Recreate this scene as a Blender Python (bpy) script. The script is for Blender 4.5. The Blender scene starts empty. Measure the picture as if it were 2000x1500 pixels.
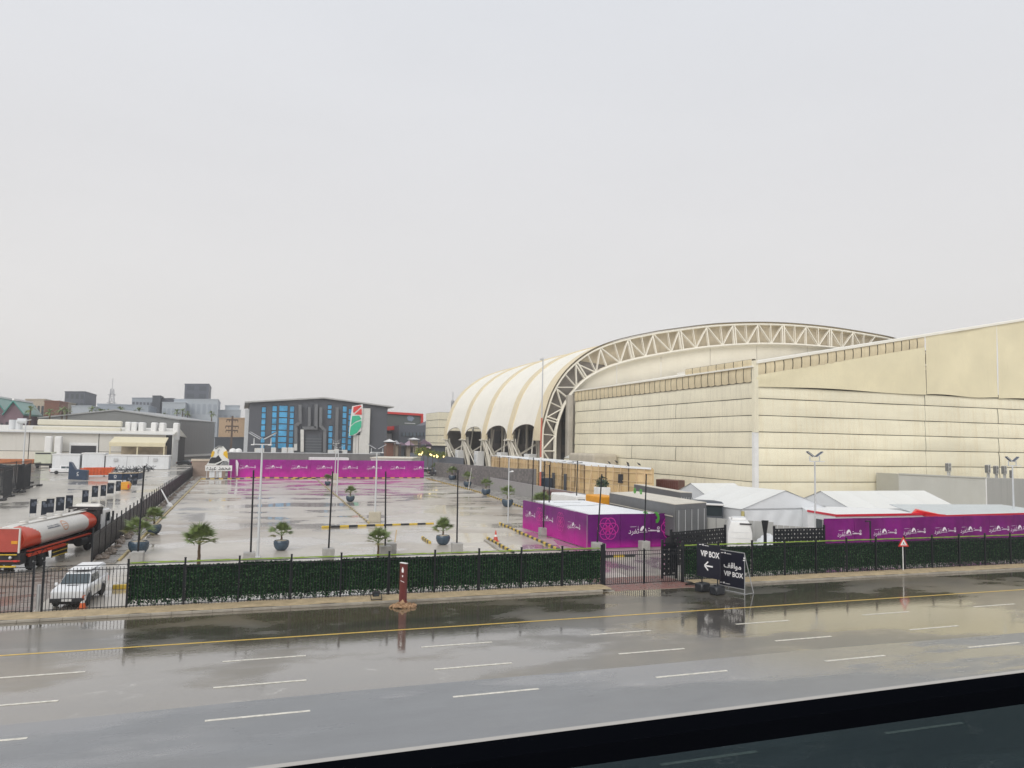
import bpy, bmesh, math, random
from mathutils import Vector as V, Matrix
random.seed(7)
S=bpy.context.scene; COL=S.collection; R=math.radians; PI=math.pi
# ---------------------------------------------------------------- camera
CH=9.3; F=1492.6; PIT,ROL,YAW=R(4.392),R(1.0476),R(19.449)
cd=bpy.data.cameras.new('camera'); cam=bpy.data.objects.new('camera',cd); COL.objects.link(cam); S.camera=cam
fw=V((math.sin(YAW)*math.cos(PIT),math.cos(YAW)*math.cos(PIT),math.sin(PIT)))
_r=V((math.cos(YAW),-math.sin(YAW),0)); _u=_r.cross(fw)
rt=_r*math.cos(ROL)+_u*math.sin(ROL); up=-_r*math.sin(ROL)+_u*math.cos(ROL)
m=Matrix((rt,up,-fw)).transposed().to_4x4(); m.translation=V((0,0,CH)); cam.matrix_world=m
cd.sensor_width=36; cd.lens=36*F/2000; cd.clip_start=.05; cd.clip_end=6000
# ---------------------------------------------------------------- sky, sun, exposure
EXPO=.68
SUND=V((-.50,-.62,.60)).normalized()
W=bpy.data.worlds.new('World'); S.world=W; W.use_nodes=True; nt=W.node_tree; nt.nodes.clear()
def nn(t,nt=nt,**k):
    n=nt.nodes.new(t)
    for a,b in k.items(): setattr(n,a,b)
    return n
out=nn('ShaderNodeOutputWorld'); bg=nn('ShaderNodeBackground'); nt.links.new(bg.outputs[0],out.inputs[0])
sky=nn('ShaderNodeTexSky',sky_type='NISHITA',sun_disc=False,sun_elevation=math.asin(SUND.z),sun_rotation=math.atan2(SUND.x,SUND.y),air_density=2,dust_density=6,altitude=600)
tc=nn('ShaderNodeTexCoord'); sx=nn('ShaderNodeSeparateXYZ'); nt.links.new(tc.outputs['Generated'],sx.inputs[0])
rp=nn('ShaderNodeValToRGB'); nt.links.new(sx.outputs['Z'],rp.inputs[0])
K=10.45/2**EXPO
e=rp.color_ramp.elements
stops=[(0,(.80,.775,.755)),(.10,(.77,.752,.742)),(.3,(.748,.742,.755)),(.55,(.728,.745,.785)),(1,(.75,.78,.83))]
e[0].position=0; e[0].color=(*stops[0][1],1); e[1].position=1; e[1].color=(*stops[-1][1],1)
for p,c in stops[1:-1]:
    q=e.new(p); q.color=(*c,1)
mp=nn('ShaderNodeMapping'); mp.inputs['Scale'].default_value=(1.2,1.2,4); nt.links.new(tc.outputs['Generated'],mp.inputs[0])
no=nn('ShaderNodeTexNoise'); no.inputs['Scale'].default_value=1.6; no.inputs['Detail'].default_value=4; nt.links.new(mp.outputs[0],no.inputs[0])
mr=nn('ShaderNodeMapRange'); mr.inputs[3].default_value=K*.95; mr.inputs[4].default_value=K*1.05; nt.links.new(no.outputs[0],mr.inputs[0])
vm=nn('ShaderNodeVectorMath',operation='SCALE'); nt.links.new(rp.outputs[0],vm.inputs[0]); nt.links.new(mr.outputs[0],vm.inputs['Scale'])
mx=nn('ShaderNodeMix',data_type='RGBA'); mx.inputs[0].default_value=.97
nt.links.new(sky.outputs[0],mx.inputs[6]); nt.links.new(vm.outputs[0],mx.inputs[7]); nt.links.new(mx.outputs[2],bg.inputs[0]); bg.inputs[1].default_value=.1
sd=bpy.data.lights.new('sun','SUN'); sd.energy=1.05; sd.angle=R(40); sd.color=(1,.97,.92)
so=bpy.data.objects.new('sun',sd); COL.objects.link(so); so.rotation_euler=(-SUND).to_track_quat('-Z','Y').to_euler()
vs=S.view_settings; vs.view_transform='Standard'; vs.look='None'; vs.gamma=1; vs.use_curve_mapping=False; vs.exposure=EXPO
# ---------------------------------------------------------------- rays: a pixel of the 2000 px photo -> a point of the place
def ray(x,y): return fw*F+rt*(x-1000)-up*(y-750)
O=V((0,0,CH))
def P(x,y,z=0): d=ray(x,y); return O+d*((z-CH)/d.z)
def PY(x,y,Y): d=ray(x,y); return O+d*(Y/d.y)
def PX(x,y,X): d=ray(x,y); return O+d*(X/d.x)
# ---------------------------------------------------------------- materials
MATS={}
def mat(name,col,r=.6,metal=0,var=.1,sc=.8,bump=0,bsc=20,streak=0,scol=(.25,.2,.13),spec=.5,rv=0,grad=None,emit=0,vs_=None,detail=6):
    if name in MATS: return MATS[name]
    m=bpy.data.materials.new(name); m.use_nodes=True; t=m.node_tree; b=t.nodes['Principled BSDF']; L=t.links.new
    geo=nn('ShaderNodeNewGeometry',t)
    b.inputs['Base Color'].default_value=(*col,1); b.inputs['Roughness'].default_value=r; b.inputs['Metallic'].default_value=metal
    b.inputs['Specular IOR Level'].default_value=spec
    mpn=nn('ShaderNodeMapping',t); mpn.inputs['Scale'].default_value=vs_ or (1,1,1); L(geo.outputs['Position'],mpn.inputs[0])
    n=nn('ShaderNodeTexNoise',t); n.inputs['Scale'].default_value=sc; n.inputs['Detail'].default_value=detail; n.inputs['Roughness'].default_value=.62; L(mpn.outputs[0],n.inputs[0])
    base=None
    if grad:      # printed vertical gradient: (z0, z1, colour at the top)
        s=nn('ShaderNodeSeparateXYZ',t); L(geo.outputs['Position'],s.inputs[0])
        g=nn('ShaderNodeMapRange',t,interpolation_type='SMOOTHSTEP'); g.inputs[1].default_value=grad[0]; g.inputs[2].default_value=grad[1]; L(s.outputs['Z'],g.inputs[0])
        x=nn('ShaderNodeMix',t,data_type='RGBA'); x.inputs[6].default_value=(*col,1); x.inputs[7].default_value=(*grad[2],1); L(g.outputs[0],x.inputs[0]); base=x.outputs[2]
    if var:
        a=nn('ShaderNodeMapRange',t); a.inputs[1].default_value=.3; a.inputs[2].default_value=.7; a.inputs[3].default_value=1-var; a.inputs[4].default_value=1+var; L(n.outputs[0],a.inputs[0])
        v=nn('ShaderNodeVectorMath',t,operation='SCALE'); v.inputs[0].default_value=col; L(a.outputs[0],v.inputs['Scale'])
        if base: L(base,v.inputs[0])
        base=v.outputs[0]
    if streak:
        m2=nn('ShaderNodeMapping',t); m2.inputs['Scale'].default_value=(1.3,1.3,.09); L(geo.outputs['Position'],m2.inputs[0])
        n2=nn('ShaderNodeTexNoise',t); n2.inputs['Scale'].default_value=1.5; n2.inputs['Detail'].default_value=7; n2.inputs['Roughness'].default_value=.7; L(m2.outputs[0],n2.inputs[0])
        a2=nn('ShaderNodeMapRange',t); a2.inputs[1].default_value=.48; a2.inputs[2].default_value=.75; a2.inputs[4].default_value=streak; L(n2.outputs[0],a2.inputs[0])
        x2=nn('ShaderNodeMix',t,data_type='RGBA'); L(a2.outputs[0],x2.inputs[0]); x2.inputs[6].default_value=(*col,1)
        if base: L(base,x2.inputs[6])
        x2.inputs[7].default_value=(*scol,1); base=x2.outputs[2]
    if base: L(base,b.inputs['Base Color'])
    if rv:
        a3=nn('ShaderNodeMapRange',t); a3.inputs[1].default_value=.35; a3.inputs[2].default_value=.65; a3.inputs[3].default_value=max(.02,r-rv); a3.inputs[4].default_value=min(1,r+rv); L(n.outputs[0],a3.inputs[0]); L(a3.outputs[0],b.inputs['Roughness'])
    if bump:
        n3=nn('ShaderNodeTexNoise',t); n3.inputs['Scale'].default_value=bsc; n3.inputs['Detail'].default_value=4; L(mpn.outputs[0],n3.inputs[0])
        bp=nn('ShaderNodeBump',t); bp.inputs['Strength'].default_value=min(1,bump); bp.inputs['Distance'].default_value=.05; L(n3.outputs[0],bp.inputs['Height']); L(bp.outputs[0],b.inputs['Normal'])
    if emit: b.inputs['Emission Color'].default_value=(*col,1); b.inputs['Emission Strength'].default_value=emit
    MATS[name]=m; return m
def ground_mat(name,cols,rough,sc=.05,stretch=(1,1,1),spec=.5,puddle=.5,fine=.1,bump=.15,pudcol=None,bscale=9,coat=0,coatr=(.03,.15),foam=0):
    """wet ground: big patches of two or three tones, smooth film of water in the low places"""
    m=bpy.data.materials.new(name); m.use_nodes=True; t=m.node_tree; b=t.nodes['Principled BSDF']; L=t.links.new
    geo=nn('ShaderNodeNewGeometry',t); mpn=nn('ShaderNodeMapping',t); mpn.inputs['Scale'].default_value=stretch; L(geo.outputs['Position'],mpn.inputs[0])
    n=nn('ShaderNodeTexNoise',t); n.inputs['Scale'].default_value=sc; n.inputs['Detail'].default_value=8; n.inputs['Roughness'].default_value=.6; n.inputs['Distortion'].default_value=.6; L(mpn.outputs[0],n.inputs[0])
    rmp=nn('ShaderNodeValToRGB',t); L(n.outputs[0],rmp.inputs[0]); el=rmp.color_ramp.elements
    el[0].position=.32; el[0].color=(*cols[0],1); el[1].position=.68; el[1].color=(*cols[-1],1)
    for i,c in enumerate(cols[1:-1]): q=el.new(.32+.36*(i+1)/(len(cols)-1)); q.color=(*c,1)
    n2=nn('ShaderNodeTexNoise',t); n2.inputs['Scale'].default_value=sc*14; n2.inputs['Detail'].default_value=8; n2.inputs['Roughness'].default_value=.7; L(mpn.outputs[0],n2.inputs[0])
    a=nn('ShaderNodeMapRange',t); a.inputs[1].default_value=.3; a.inputs[2].default_value=.7; a.inputs[3].default_value=1-fine; a.inputs[4].default_value=1+fine; L(n2.outputs[0],a.inputs[0])
    n5=nn('ShaderNodeTexNoise',t); n5.inputs['Scale'].default_value=28; n5.inputs['Detail'].default_value=3; L(geo.outputs['Position'],n5.inputs[0])
    a5=nn('ShaderNodeMapRange',t); a5.inputs[1].default_value=.3; a5.inputs[2].default_value=.7; a5.inputs[3].default_value=1-fine*.5; a5.inputs[4].default_value=1+fine*.5; L(n5.outputs[0],a5.inputs[0])
    ml=nn('ShaderNodeMath',t,operation='MULTIPLY'); L(a.outputs[0],ml.inputs[0]); L(a5.outputs[0],ml.inputs[1])
    v=nn('ShaderNodeVectorMath',t,operation='SCALE'); L(rmp.outputs[0],v.inputs[0]); L(ml.outputs[0],v.inputs['Scale'])
    # water film
    n3=nn('ShaderNodeTexNoise',t); n3.inputs['Scale'].default_value=sc*2.3; n3.inputs['Detail'].default_value=7; n3.inputs['Roughness'].default_value=.58
    m3=nn('ShaderNodeMapping',t); m3.inputs['Location'].default_value=(37,11,0); m3.inputs['Scale'].default_value=stretch; L(geo.outputs['Position'],m3.inputs[0]); L(m3.outputs[0],n3.inputs[0])
    pf=nn('ShaderNodeMapRange',t,interpolation_type='SMOOTHSTEP'); pf.inputs[1].default_value=.62-puddle*.25; pf.inputs[2].default_value=.68-puddle*.22; L(n3.outputs[0],pf.inputs[0])
    rr=nn('ShaderNodeMapRange',t); rr.inputs[3].default_value=rough[1]; rr.inputs[4].default_value=rough[0]; L(pf.outputs[0],rr.inputs[0]); 
    b.inputs['Specular IOR Level'].default_value=spec
    x=nn('ShaderNodeMix',t,data_type='RGBA'); L(v.outputs[0],x.inputs[6]); 
    if pudcol: x.inputs[7].default_value=(*pudcol,1)
    else:
        dk=nn('ShaderNodeVectorMath',t,operation='SCALE'); L(v.outputs[0],dk.inputs[0]); dk.inputs['Scale'].default_value=.72; L(dk.outputs[0],x.inputs[7])
    pm=nn('ShaderNodeMath',t,operation='MULTIPLY'); pm.inputs[1].default_value=.65; L(pf.outputs[0],pm.inputs[0]); L(pm.outputs[0],x.inputs[0]); last=x.outputs[2]
    if foam:
        ab=nn('ShaderNodeMath',t,operation='SUBTRACT'); ab.inputs[1].default_value=.565; L(n3.outputs[0],ab.inputs[0]); ab2=nn('ShaderNodeMath',t,operation='ABSOLUTE'); L(ab.outputs[0],ab2.inputs[0])
        fo_=nn('ShaderNodeMapRange',t); fo_.inputs[1].default_value=.0; fo_.inputs[2].default_value=.005; fo_.inputs[3].default_value=foam; fo_.inputs[4].default_value=0; L(ab2.outputs[0],fo_.inputs[0])
        fm2=nn('ShaderNodeMath',t,operation='MULTIPLY'); fmr=nn('ShaderNodeMapRange',t); fmr.inputs[1].default_value=.5; fmr.inputs[2].default_value=.62; L(n2.outputs[0],fmr.inputs[0]); L(fo_.outputs[0],fm2.inputs[0]); L(fmr.outputs[0],fm2.inputs[1])
        xf=nn('ShaderNodeMix',t,data_type='RGBA'); L(fm2.outputs[0],xf.inputs[0]); L(last,xf.inputs[6]); xf.inputs[7].default_value=(.42,.40,.35,1); last=xf.outputs[2]
    L(last,b.inputs['Base Color'])
    L(rr.outputs[0],b.inputs['Roughness'])
    if coat:
        b.inputs['Coat IOR'].default_value=1.72; cr=nn('ShaderNodeMapRange',t); cr.inputs[3].default_value=coatr[1]; cr.inputs[4].default_value=coatr[0]; L(pf.outputs[0],cr.inputs[0]); L(cr.outputs[0],b.inputs['Coat Roughness'])
        cw=nn('ShaderNodeMapRange',t); cw.inputs[3].default_value=coat*.72; cw.inputs[4].default_value=coat; L(pf.outputs[0],cw.inputs[0]); L(cw.outputs[0],b.inputs['Coat Weight'])
        n6=nn('ShaderNodeTexNoise',t); n6.inputs['Scale'].default_value=bscale*.6; n6.inputs['Detail'].default_value=3; L(geo.outputs['Position'],n6.inputs[0]); b6=nn('ShaderNodeBump',t); b6.inputs['Distance'].default_value=.006; b6.inputs['Strength'].default_value=.45; L(n6.outputs[0],b6.inputs['Height']); L(b6.outputs[0],b.inputs['Coat Normal'])
    n4=nn('ShaderNodeTexNoise',t); n4.inputs['Scale'].default_value=bscale; n4.inputs['Detail'].default_value=5; L(geo.outputs['Position'],n4.inputs[0])
    bs=nn('ShaderNodeMapRange',t); bs.inputs[3].default_value=bump; bs.inputs[4].default_value=bump*.12; L(pf.outputs[0],bs.inputs[0])
    bp=nn('ShaderNodeBump',t); bp.inputs['Distance'].default_value=.02; L(bs.outputs[0],bp.inputs['Strength']); L(n4.outputs[0],bp.inputs['Height']); L(bp.outputs[0],b.inputs['Normal'])
    MATS[name]=m; return m
# ---------------------------------------------------------------- mesh builder and things
def wmat(o):
    m=Matrix.LocRotScale(o.location,o.rotation_euler,o.scale)
    return (wmat(o.parent)@m) if o.parent else m
class MB:
    def __init__(s): s.v=[]; s.f=[]; s.mi=[]; s.cur=0
    def add(s,vs,fs):
        b=len(s.v); s.v+= [V(p) for p in vs]; s.f+=[tuple(b+i for i in f) for f in fs]; s.mi+=[s.cur]*len(fs); return s
    def poly(s,*pts): return s.add(pts,[tuple(range(len(pts)))])
    def prism(s,pts,vec):
        n=len(pts); vec=V(vec); vs=[V(p) for p in pts]+[V(p)+vec for p in pts]
        return s.add(vs,[tuple(range(n))[::-1],tuple(range(n,2*n))]+[(i,(i+1)%n,n+(i+1)%n,n+i) for i in range(n)])
    def box(s,x0,x1,y0,y1,z0,z1): return s.prism([(x0,y0,z0),(x1,y0,z0),(x1,y1,z0),(x0,y1,z0)],(0,0,z1-z0))
    def beam(s,a,b,w,h=None,upv=(0,0,1)):
        a=V(a); b=V(b); h=h or w; d=(b-a)
        if d.length<1e-6: return s
        dn=d.normalized(); u=V(upv)
        if abs(dn.dot(u))>.98: u=V((0,1,0))
        x=dn.cross(u).normalized(); y=x.cross(dn)
        return s.prism([a+x*w/2+y*h/2,a-x*w/2+y*h/2,a-x*w/2-y*h/2,a+x*w/2-y*h/2],d)
    def tube(s,a,b,r0,r1=None,n=8):
        a=V(a); b=V(b); r1=r0 if r1 is None else r1; d=(b-a).normalized(); u=V((0,0,1)) if abs(d.z)<.98 else V((0,1,0))
        x=d.cross(u).normalized(); y=x.cross(d); vs=[]
        for c,r in ((a,r0),(b,r1)):
            for i in range(n): t=2*PI*i/n; vs.append(c+(x*math.cos(t)+y*math.sin(t))*r)
        return s.add(vs,[tuple(range(n)),tuple(range(n,2*n))[::-1]]+[(i,n+i,n+(i+1)%n,(i+1)%n) for i in range(n)])
    def path(s,pts,r,n=6):
        for a,b in zip(pts[:-1],pts[1:]): s.tube(a,b,r,r,n)
        return s
    def lathe(s,prof,c=(0,0,0),n=20,ax='z',sx=1,sy=1):
        c=V(c); vs=[]
        for r,z in prof:
            for i in range(n):
                t=2*PI*i/n; p=(r*math.cos(t)*sx,r*math.sin(t)*sy,z)
                if ax=='x': p=(p[2],p[0],p[1])
                if ax=='y': p=(p[0],p[2],p[1])
                vs.append(c+V(p))
        k=len(prof); fs=[(j*n+i,j*n+(i+1)%n,(j+1)*n+(i+1)%n,(j+1)*n+i) for j in range(k-1) for i in range(n)]
        fs+=[tuple(range(n))[::-1],tuple(range((k-1)*n,k*n))]
        return s.add(vs,fs)
    def grid(s,nu,nv,fn):
        vs=[fn(i/nu,j/nv) for j in range(nv+1) for i in range(nu+1)]
        return s.add(vs,[(j*(nu+1)+i,j*(nu+1)+i+1,(j+1)*(nu+1)+i+1,(j+1)*(nu+1)+i) for j in range(nv) for i in range(nu)])
    def out(s,name,m,parent=None,W=True,bev=0,smooth=False,seg=1):
        me=bpy.data.meshes.new(name)
        vs=s.v
        if parent is not None and W:
            im=wmat(parent).inverted(); vs=[im@p for p in vs]
        me.from_pydata([tuple(p) for p in vs],[],s.f); 
        ms=m if isinstance(m,(list,tuple)) else [m]
        for q in ms: me.materials.append(q)
        if len(ms)>1: me.polygons.foreach_set('material_index',s.mi)
        bm=bmesh.new(); bm.from_mesh(me)
        bmesh.ops.recalc_face_normals(bm,faces=bm.faces)
        if bev:
            bmesh.ops.remove_doubles(bm,verts=bm.verts,dist=1e-4)
            es=[e for e in bm.edges if len(e.link_faces)==2 and e.calc_face_angle(0)>.5]
            bmesh.ops.bevel(bm,geom=es,offset=bev,segments=seg,affect='EDGES',profile=.6,clamp_overlap=True)
        bm.to_mesh(me); bm.free()
        if smooth:
            me.polygons.foreach_set('use_smooth',[True]*len(me.polygons))
            if hasattr(me,'set_sharp_from_angle'): me.set_sharp_from_angle(angle=.7)
        o=bpy.data.objects.new(name,me); COL.objects.link(o); o.parent=parent
        return o
def T(name,label,cat,loc=(0,0,0),rz=0,group=None):
    o=bpy.data.objects.new(name,None); COL.objects.link(o); o.location=V(loc); o.rotation_euler=(0,0,rz); o.empty_display_size=.3
    return tag(o,label,cat,group)
def tag(o,label=None,cat=None,group=None,kind=None):
    for k,v in (('label',label),('category',cat),('group',group),('kind',kind)):
        if v: o[k]=v
    return o
def struct(o): o['kind']='structure'; return o
def inst(name,src,parent,loc,rot=(0,0,0),sc=(1,1,1),W=False):
    me=src.data if hasattr(src,'data') else src
    o=bpy.data.objects.new(name,me); COL.objects.link(o); o.parent=parent
    if W and parent is not None: loc=wmat(parent).inverted()@V(loc)
    o.location=loc; o.rotation_euler=rot; o.scale=sc; return o
def dup(o,parent=None):
    c=o.copy(); COL.objects.link(c); c.parent=parent
    for ch in o.children: dup(ch,c)
    return c
def mesh(mb,name,m,**k):
    o=mb.out(name,m,None,**k); me=o.data; bpy.data.objects.remove(o); return me
def text_mesh(s,size,m,ext=.01,off=0):
    c=bpy.data.curves.new('lettering','FONT'); c.body=s; c.size=size; c.extrude=ext; c.offset=off; c.align_x='CENTER'; c.align_y='CENTER'
    o=bpy.data.objects.new('lettering',c); COL.objects.link(o); bpy.context.view_layer.update()
    me=bpy.data.meshes.new_from_object(o.evaluated_get(bpy.context.evaluated_depsgraph_get()))
    bpy.data.objects.remove(o); me.materials.clear(); me.materials.append(m); return me
def put(me,name,parent,origin,xdir,zup=(0,0,1),sx=1,sy=1):
    """stand a flat XY mesh upright: its x along xdir, its y along zup"""
    x=V(xdir).normalized(); y=V(zup).normalized(); n=x.cross(y)
    M=Matrix((x,y,n)).transposed().to_4x4(); M.translation=V(origin)
    M=M@Matrix.Diagonal((sx,sy,1,1)); o=bpy.data.objects.new(name,me); COL.objects.link(o); o.parent=parent
    o.matrix_basis=(wmat(parent).inverted()@M) if parent else M
    return o
rnd=random.uniform
# palette
WHITE=mat('white_paint',(.78,.78,.77),.45,var=.05,sc=.7,streak=.12,scol=(.5,.47,.4))
BLACK=mat('black_paint',(.018,.02,.024),.4,var=.2,sc=3)
STEEL=mat('galvanised_steel',(.55,.56,.57),.4,.4,var=.06)
GREYP=mat('pale_grey_paint',(.62,.64,.66),.4,var=.05)
CONC=mat('wet_concrete_block',(.36,.35,.33),.55,var=.18,sc=2.5,bump=.3,bsc=12,streak=.25,scol=(.2,.19,.17))
YEL=mat('kerb_yellow',(.62,.43,.05),.5,var=.18,sc=3)
KBL=mat('kerb_black',(.03,.03,.034),.45,var=.25,sc=3)
GLASS=mat('dark_glass',(.03,.04,.045),.08,var=.1)
TYRE=mat('tyre_rubber',(.022,.022,.024),.75,var=.15,sc=4)
RIM=mat('wheel_rim',(.35,.35,.36),.4,.5,var=.1)
REDP=mat('red_paint',(.62,.04,.03),.4,var=.08)
ORNG=mat('orange_paint',(.72,.13,.03),.45,var=.12,sc=2)
LETTER=mat('white_lettering',(.85,.84,.84),.5,var=0)
# ================================================================ THE GROUND
YF=46.0; YK=44.3; LX0=-8.0
yardm=ground_mat('wet_yard_concrete',[(.31,.28,.23),(.44,.405,.345),(.54,.50,.44)],(.2,.5),sc=.045,stretch=(1,.6,1),spec=.5,puddle=.55,fine=.07,bump=.14,bscale=1.7,coat=.7,coatr=(.06,.22))
lotm=ground_mat('wet_parking_concrete',[(.29,.235,.175),(.46,.415,.35),(.58,.54,.48)],(.2,.5),sc=.055,stretch=(.8,1.2,1),spec=.5,puddle=.55,fine=.08,bump=.14,bscale=1.6,coat=.75,coatr=(.05,.24))
roadm=ground_mat('wet_road_asphalt',[(.056,.053,.045),(.105,.093,.069),(.16,.13,.082),(.25,.20,.13)],(.15,.45),sc=.06,stretch=(.5,1,1),spec=.8,puddle=.75,fine=.14,bump=.2,bscale=7,coat=1,coatr=(.05,.20),foam=.7)
shoulderm=ground_mat('blue_grey_asphalt',[(.115,.122,.13),(.155,.162,.17),(.185,.175,.155)],(.2,.45),sc=.07,stretch=(.35,1,1),spec=.6,puddle=.5,fine=.12,bump=.2,bscale=9,coat=.8,coatr=(.12,.28),foam=.4)
struct(MB().box(-1600,1600,-60,1600,-.6,0).out('ground',yardm))
rd=MB(); rd.poly((-400,-40,.004),(400,-40,.004),(400,YK,.004),(-400,YK,.004)); struct(rd.out('road',roadm))
sh_=MB(); sh_.grid(160,2,lambda u,v:V((-200+460*u,-39+v*(68.3+.10*math.sin(u*57)+.08*math.sin(u*131)),.006))); struct(sh_.out('near_lane',shoulderm))
lot=MB(); pts=[(LX0+.1,YF+.6,.004),(26.2,YF+.6,.004),(26.9,62,.004),(38.4,102,.004),(42.1,139,.004),(44.1,186,.004),(44,190.4,.004),(-7.7,190.4,.004)]
lot.poly(*pts); struct(lot.out('parking_lot',lotm))
# lane paint
LP=mat('worn_white_lane_paint',(.66,.63,.55),.35,var=.32,sc=5,detail=9); YP=mat('worn_yellow_lane_paint',(.68,.45,.07),.35,var=.2,sc=4)
ym=MB(); ym.poly((-400,37.97,.009),(400,37.97,.009),(400,38.13,.009),(-400,38.13,.009)); struct(ym.out('yellow_lane_line',YP))
dm=MB(); dm.box(-1.68,1.68,-.075,.075,0,.006); dme=mesh(dm,'lane_dash',LP)
lm=struct(bpy.data.objects.new('lane_markings',None)); COL.objects.link(lm)
for Y,x0 in ((34.65,9.8),(31.2,9.55),(27.7,9.4),(20.25,13.65)):
    for k in range(-8,14):
        X=x0+8.42*k
        if Y==20.25: X=13.65+8.42*k
        inst('lane_dash',dme,lm,(X,Y,.008))
# kerb and sandy verge
SAND=mat('sandy_verge',(.46,.36,.22),.8,var=.22,sc=2.2,bump=.8,bsc=26)
KERB=mat('kerb_concrete',(.33,.30,.25),.5,var=.2,sc=1.5,bump=.2,bsc=15)
vg=MB()
def verge(x0,x1):
    n=max(4,int((x1-x0)*1.5))
    vg.grid(n,8,lambda u,v:V((x0+(x1-x0)*u,YK+.16+(1.95-.16)*v,.145+.05*math.sin(v*PI)+rnd(-.02,.02))))
verge(-60,22.7); verge(29.0,140); struct(vg.out('sandy_verge',SAND))
kb=MB(); kb.box(-.995/2*2,.0,-.0,.15,0,.14); kme=mesh(kb,'kerb_stone',KERB,bev=.02)
ke=struct(bpy.data.objects.new('roadside_kerb',None)); COL.objects.link(ke)
X=-19.
while X<84:
    if not(22.7<X<29.9): inst('kerb_stone',kme,ke,(X,YK,0))
    X+=1.0
kb=MB(); kb.box(-60,-20,YK,YK+.15,0,.14); kb.box(83,140,YK,YK+.15,0,.14); tag(kb.out('kerb_run',KERB,ke),kind='stuff')
# brick driveway at the gate
PAV=mat('red_paving_block',(.26,.125,.105),.4,var=.3,sc=7,rv=.12); PAV2=mat('grey_paving_block',(.22,.17,.15),.3,var=.25,sc=7,rv=.12)
pv=MB()
for j in range(22):
    for i in range(62):
        x=22.9+i*.098+(.049 if j%2 else 0); y=44.35+j*.1*2
        pv.cur=1 if random.random()<.25 else 0
        if x<28.9: pv.box(x,x+.09,y,y+.19,.005,.03+rnd(0,.008))
o=pv.out('paving_block',[PAV,PAV2]); tag(o,kind='stuff'); dw=struct(bpy.data.objects.new('driveway',None)); COL.objects.link(dw); o.parent=dw
MB().box(22.75,29.0,44.3,48.9,.003,.012).out('mortar_bed',KERB,dw)
# yard strip to the left (wet block paving inside left gate)
struct(MB().box(-60,-9.9,46.6,60,.003,.008).out('inner_driveway',ground_mat('wet_brown_paving',[(.16,.13,.11),(.23,.195,.165),(.29,.25,.22)],(.2,.45),sc=.2,stretch=(1,2,1),puddle=.6,fine=.2,bump=.3,bscale=8)))
# raised footpath between the left fence and the lot
struct(MB().box(-9.6,LX0-.2,62.5,212,.0,.11).out('footpath',ground_mat('wet_grey_footpath',[(.22,.20,.18),(.30,.28,.25),(.34,.32,.29)],(.15,.35),sc=.3,puddle=.5,fine=.12,bump=.2)))
# path along the brick wall
fp=MB(); fp.prism([(38.9,103,0),(42.6,139,0),(44.6,186,0),(48,200,0),(50.8,186,0),(46.2,137,0),(46.2,103,0)],(0,0,.1)); struct(fp.out('pavement',MATS['wet_grey_footpath']))
# ---------------------------------------------------------------- yellow and black kerbs
kyel=mesh(MB().box(-.49,.49,-.1,.1,0,.2),'kerb_block',YEL,bev=.03); kblk=mesh(MB().box(-.49,.49,-.1,.1,0,.2),'kerb_block',KBL,bev=.03)
def kerbline(label,a,b,step=1.0,group=None,colors=(kyel,kblk),h=1,cat='kerb'):
    a=V(a); b=V(b); d=b-a; L=d.length; n=max(2,round(L/step)); t=T('painted_kerb',label,cat,a,0,group); ang=math.atan2(d.y,d.x)
    for i in range(n):
        p=d*((i+.5)/n); inst('kerb_block',colors[i%2],t,p,(0,0,ang+rnd(-.01,.01)),(L/n*.985/.98,1,h*rnd(.95,1.05)))
    return t
ymut=mat('faded_yellow_kerb',(.46,.36,.16),.5,var=.25,sc=2); kym=mesh(MB().box(-.49,.49,-.1,.1,0,.16),'kerb_block',ymut,bev=.03); kyb=mesh(MB().box(-.49,.49,-.1,.1,0,.16),'kerb_block',mat('faded_dark_kerb',(.16,.13,.09),.5,var=.25,sc=2),bev=.03)
kerbline('long faded yellow kerb along the left side of the wet parking lot',(-8.1,64,0),(-7.75,182,0),1.2,colors=(kym,kym))
kerbline('yellow and black kerb in front of the white lettered sign, far left of the lot',(-7.7,182.6,0),(1.2,185,0),.9)
kerbline('yellow and black kerb at the foot of the long far purple hoarding',(1.6,189.6,0),(44,189.9,0),1.05)
kerbline('short yellow and black kerb just left of the lamp block by far hoarding',(11.5,184.6,0),(17.0,184.9,0),1)
g=T('painted_kerb','long yellow and black kerb curving along the right side of the lot by the potted palms','kerb',(44,187,0))
ptsr=[P(835,935),P(930,960),P(1025,993),P(1032,997)]; 
ptsr=[V((44.1,187.5,0)),V((42.3,139,0)),V((38.6,103,0)),V((35.0,84,0))]
k=0
for a,b in zip(ptsr[:-1],ptsr[1:]):
    d=b-a; n=round(d.length/.85)
    for i in range(n):
        p=a+d*((i+.5)/n); inst('kerb_block',(kyel,kblk)[k%2],g,p-V((44,187,0)),(0,0,math.atan2(d.y,d.x)),(.86,1,1)); k+=1
kerbline('plain dull kerb running away up the middle of the parking lot',(14.0,87,0),(17.3,190,0),1.1,colors=(kym,kyb))
kerbline('yellow and black kerb lying straight across the middle of the lot',P(628,1031),P(847,1024),.95)
kerbline('yellow and black kerb in front of the left side of the near purple hoarding',P(976,1023),P(1093,1076),.8)
kerbline('short yellow and black kerb beside the red traffic cone',P(952,1052),P(1003,1081),.7)
kerbline('tiny loose yellow and black kerb piece left of a potted palm',P(825,1051),P(840,1062),.55)
kerbline('yellow and black kerb behind the entrance gate',(21.5,57.5,0),(31.5,57.6,0),1)
kerbline('yellow and blue black kerb stub beside the parked pickup behind the left railing',(-6.9,52.4,0),(-3.2,52.3,0),.85,h=1.5)
g=T('painted_kerb_island','low grey island kerb left of the red traffic cone','kerb',P(960,1065))
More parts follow.
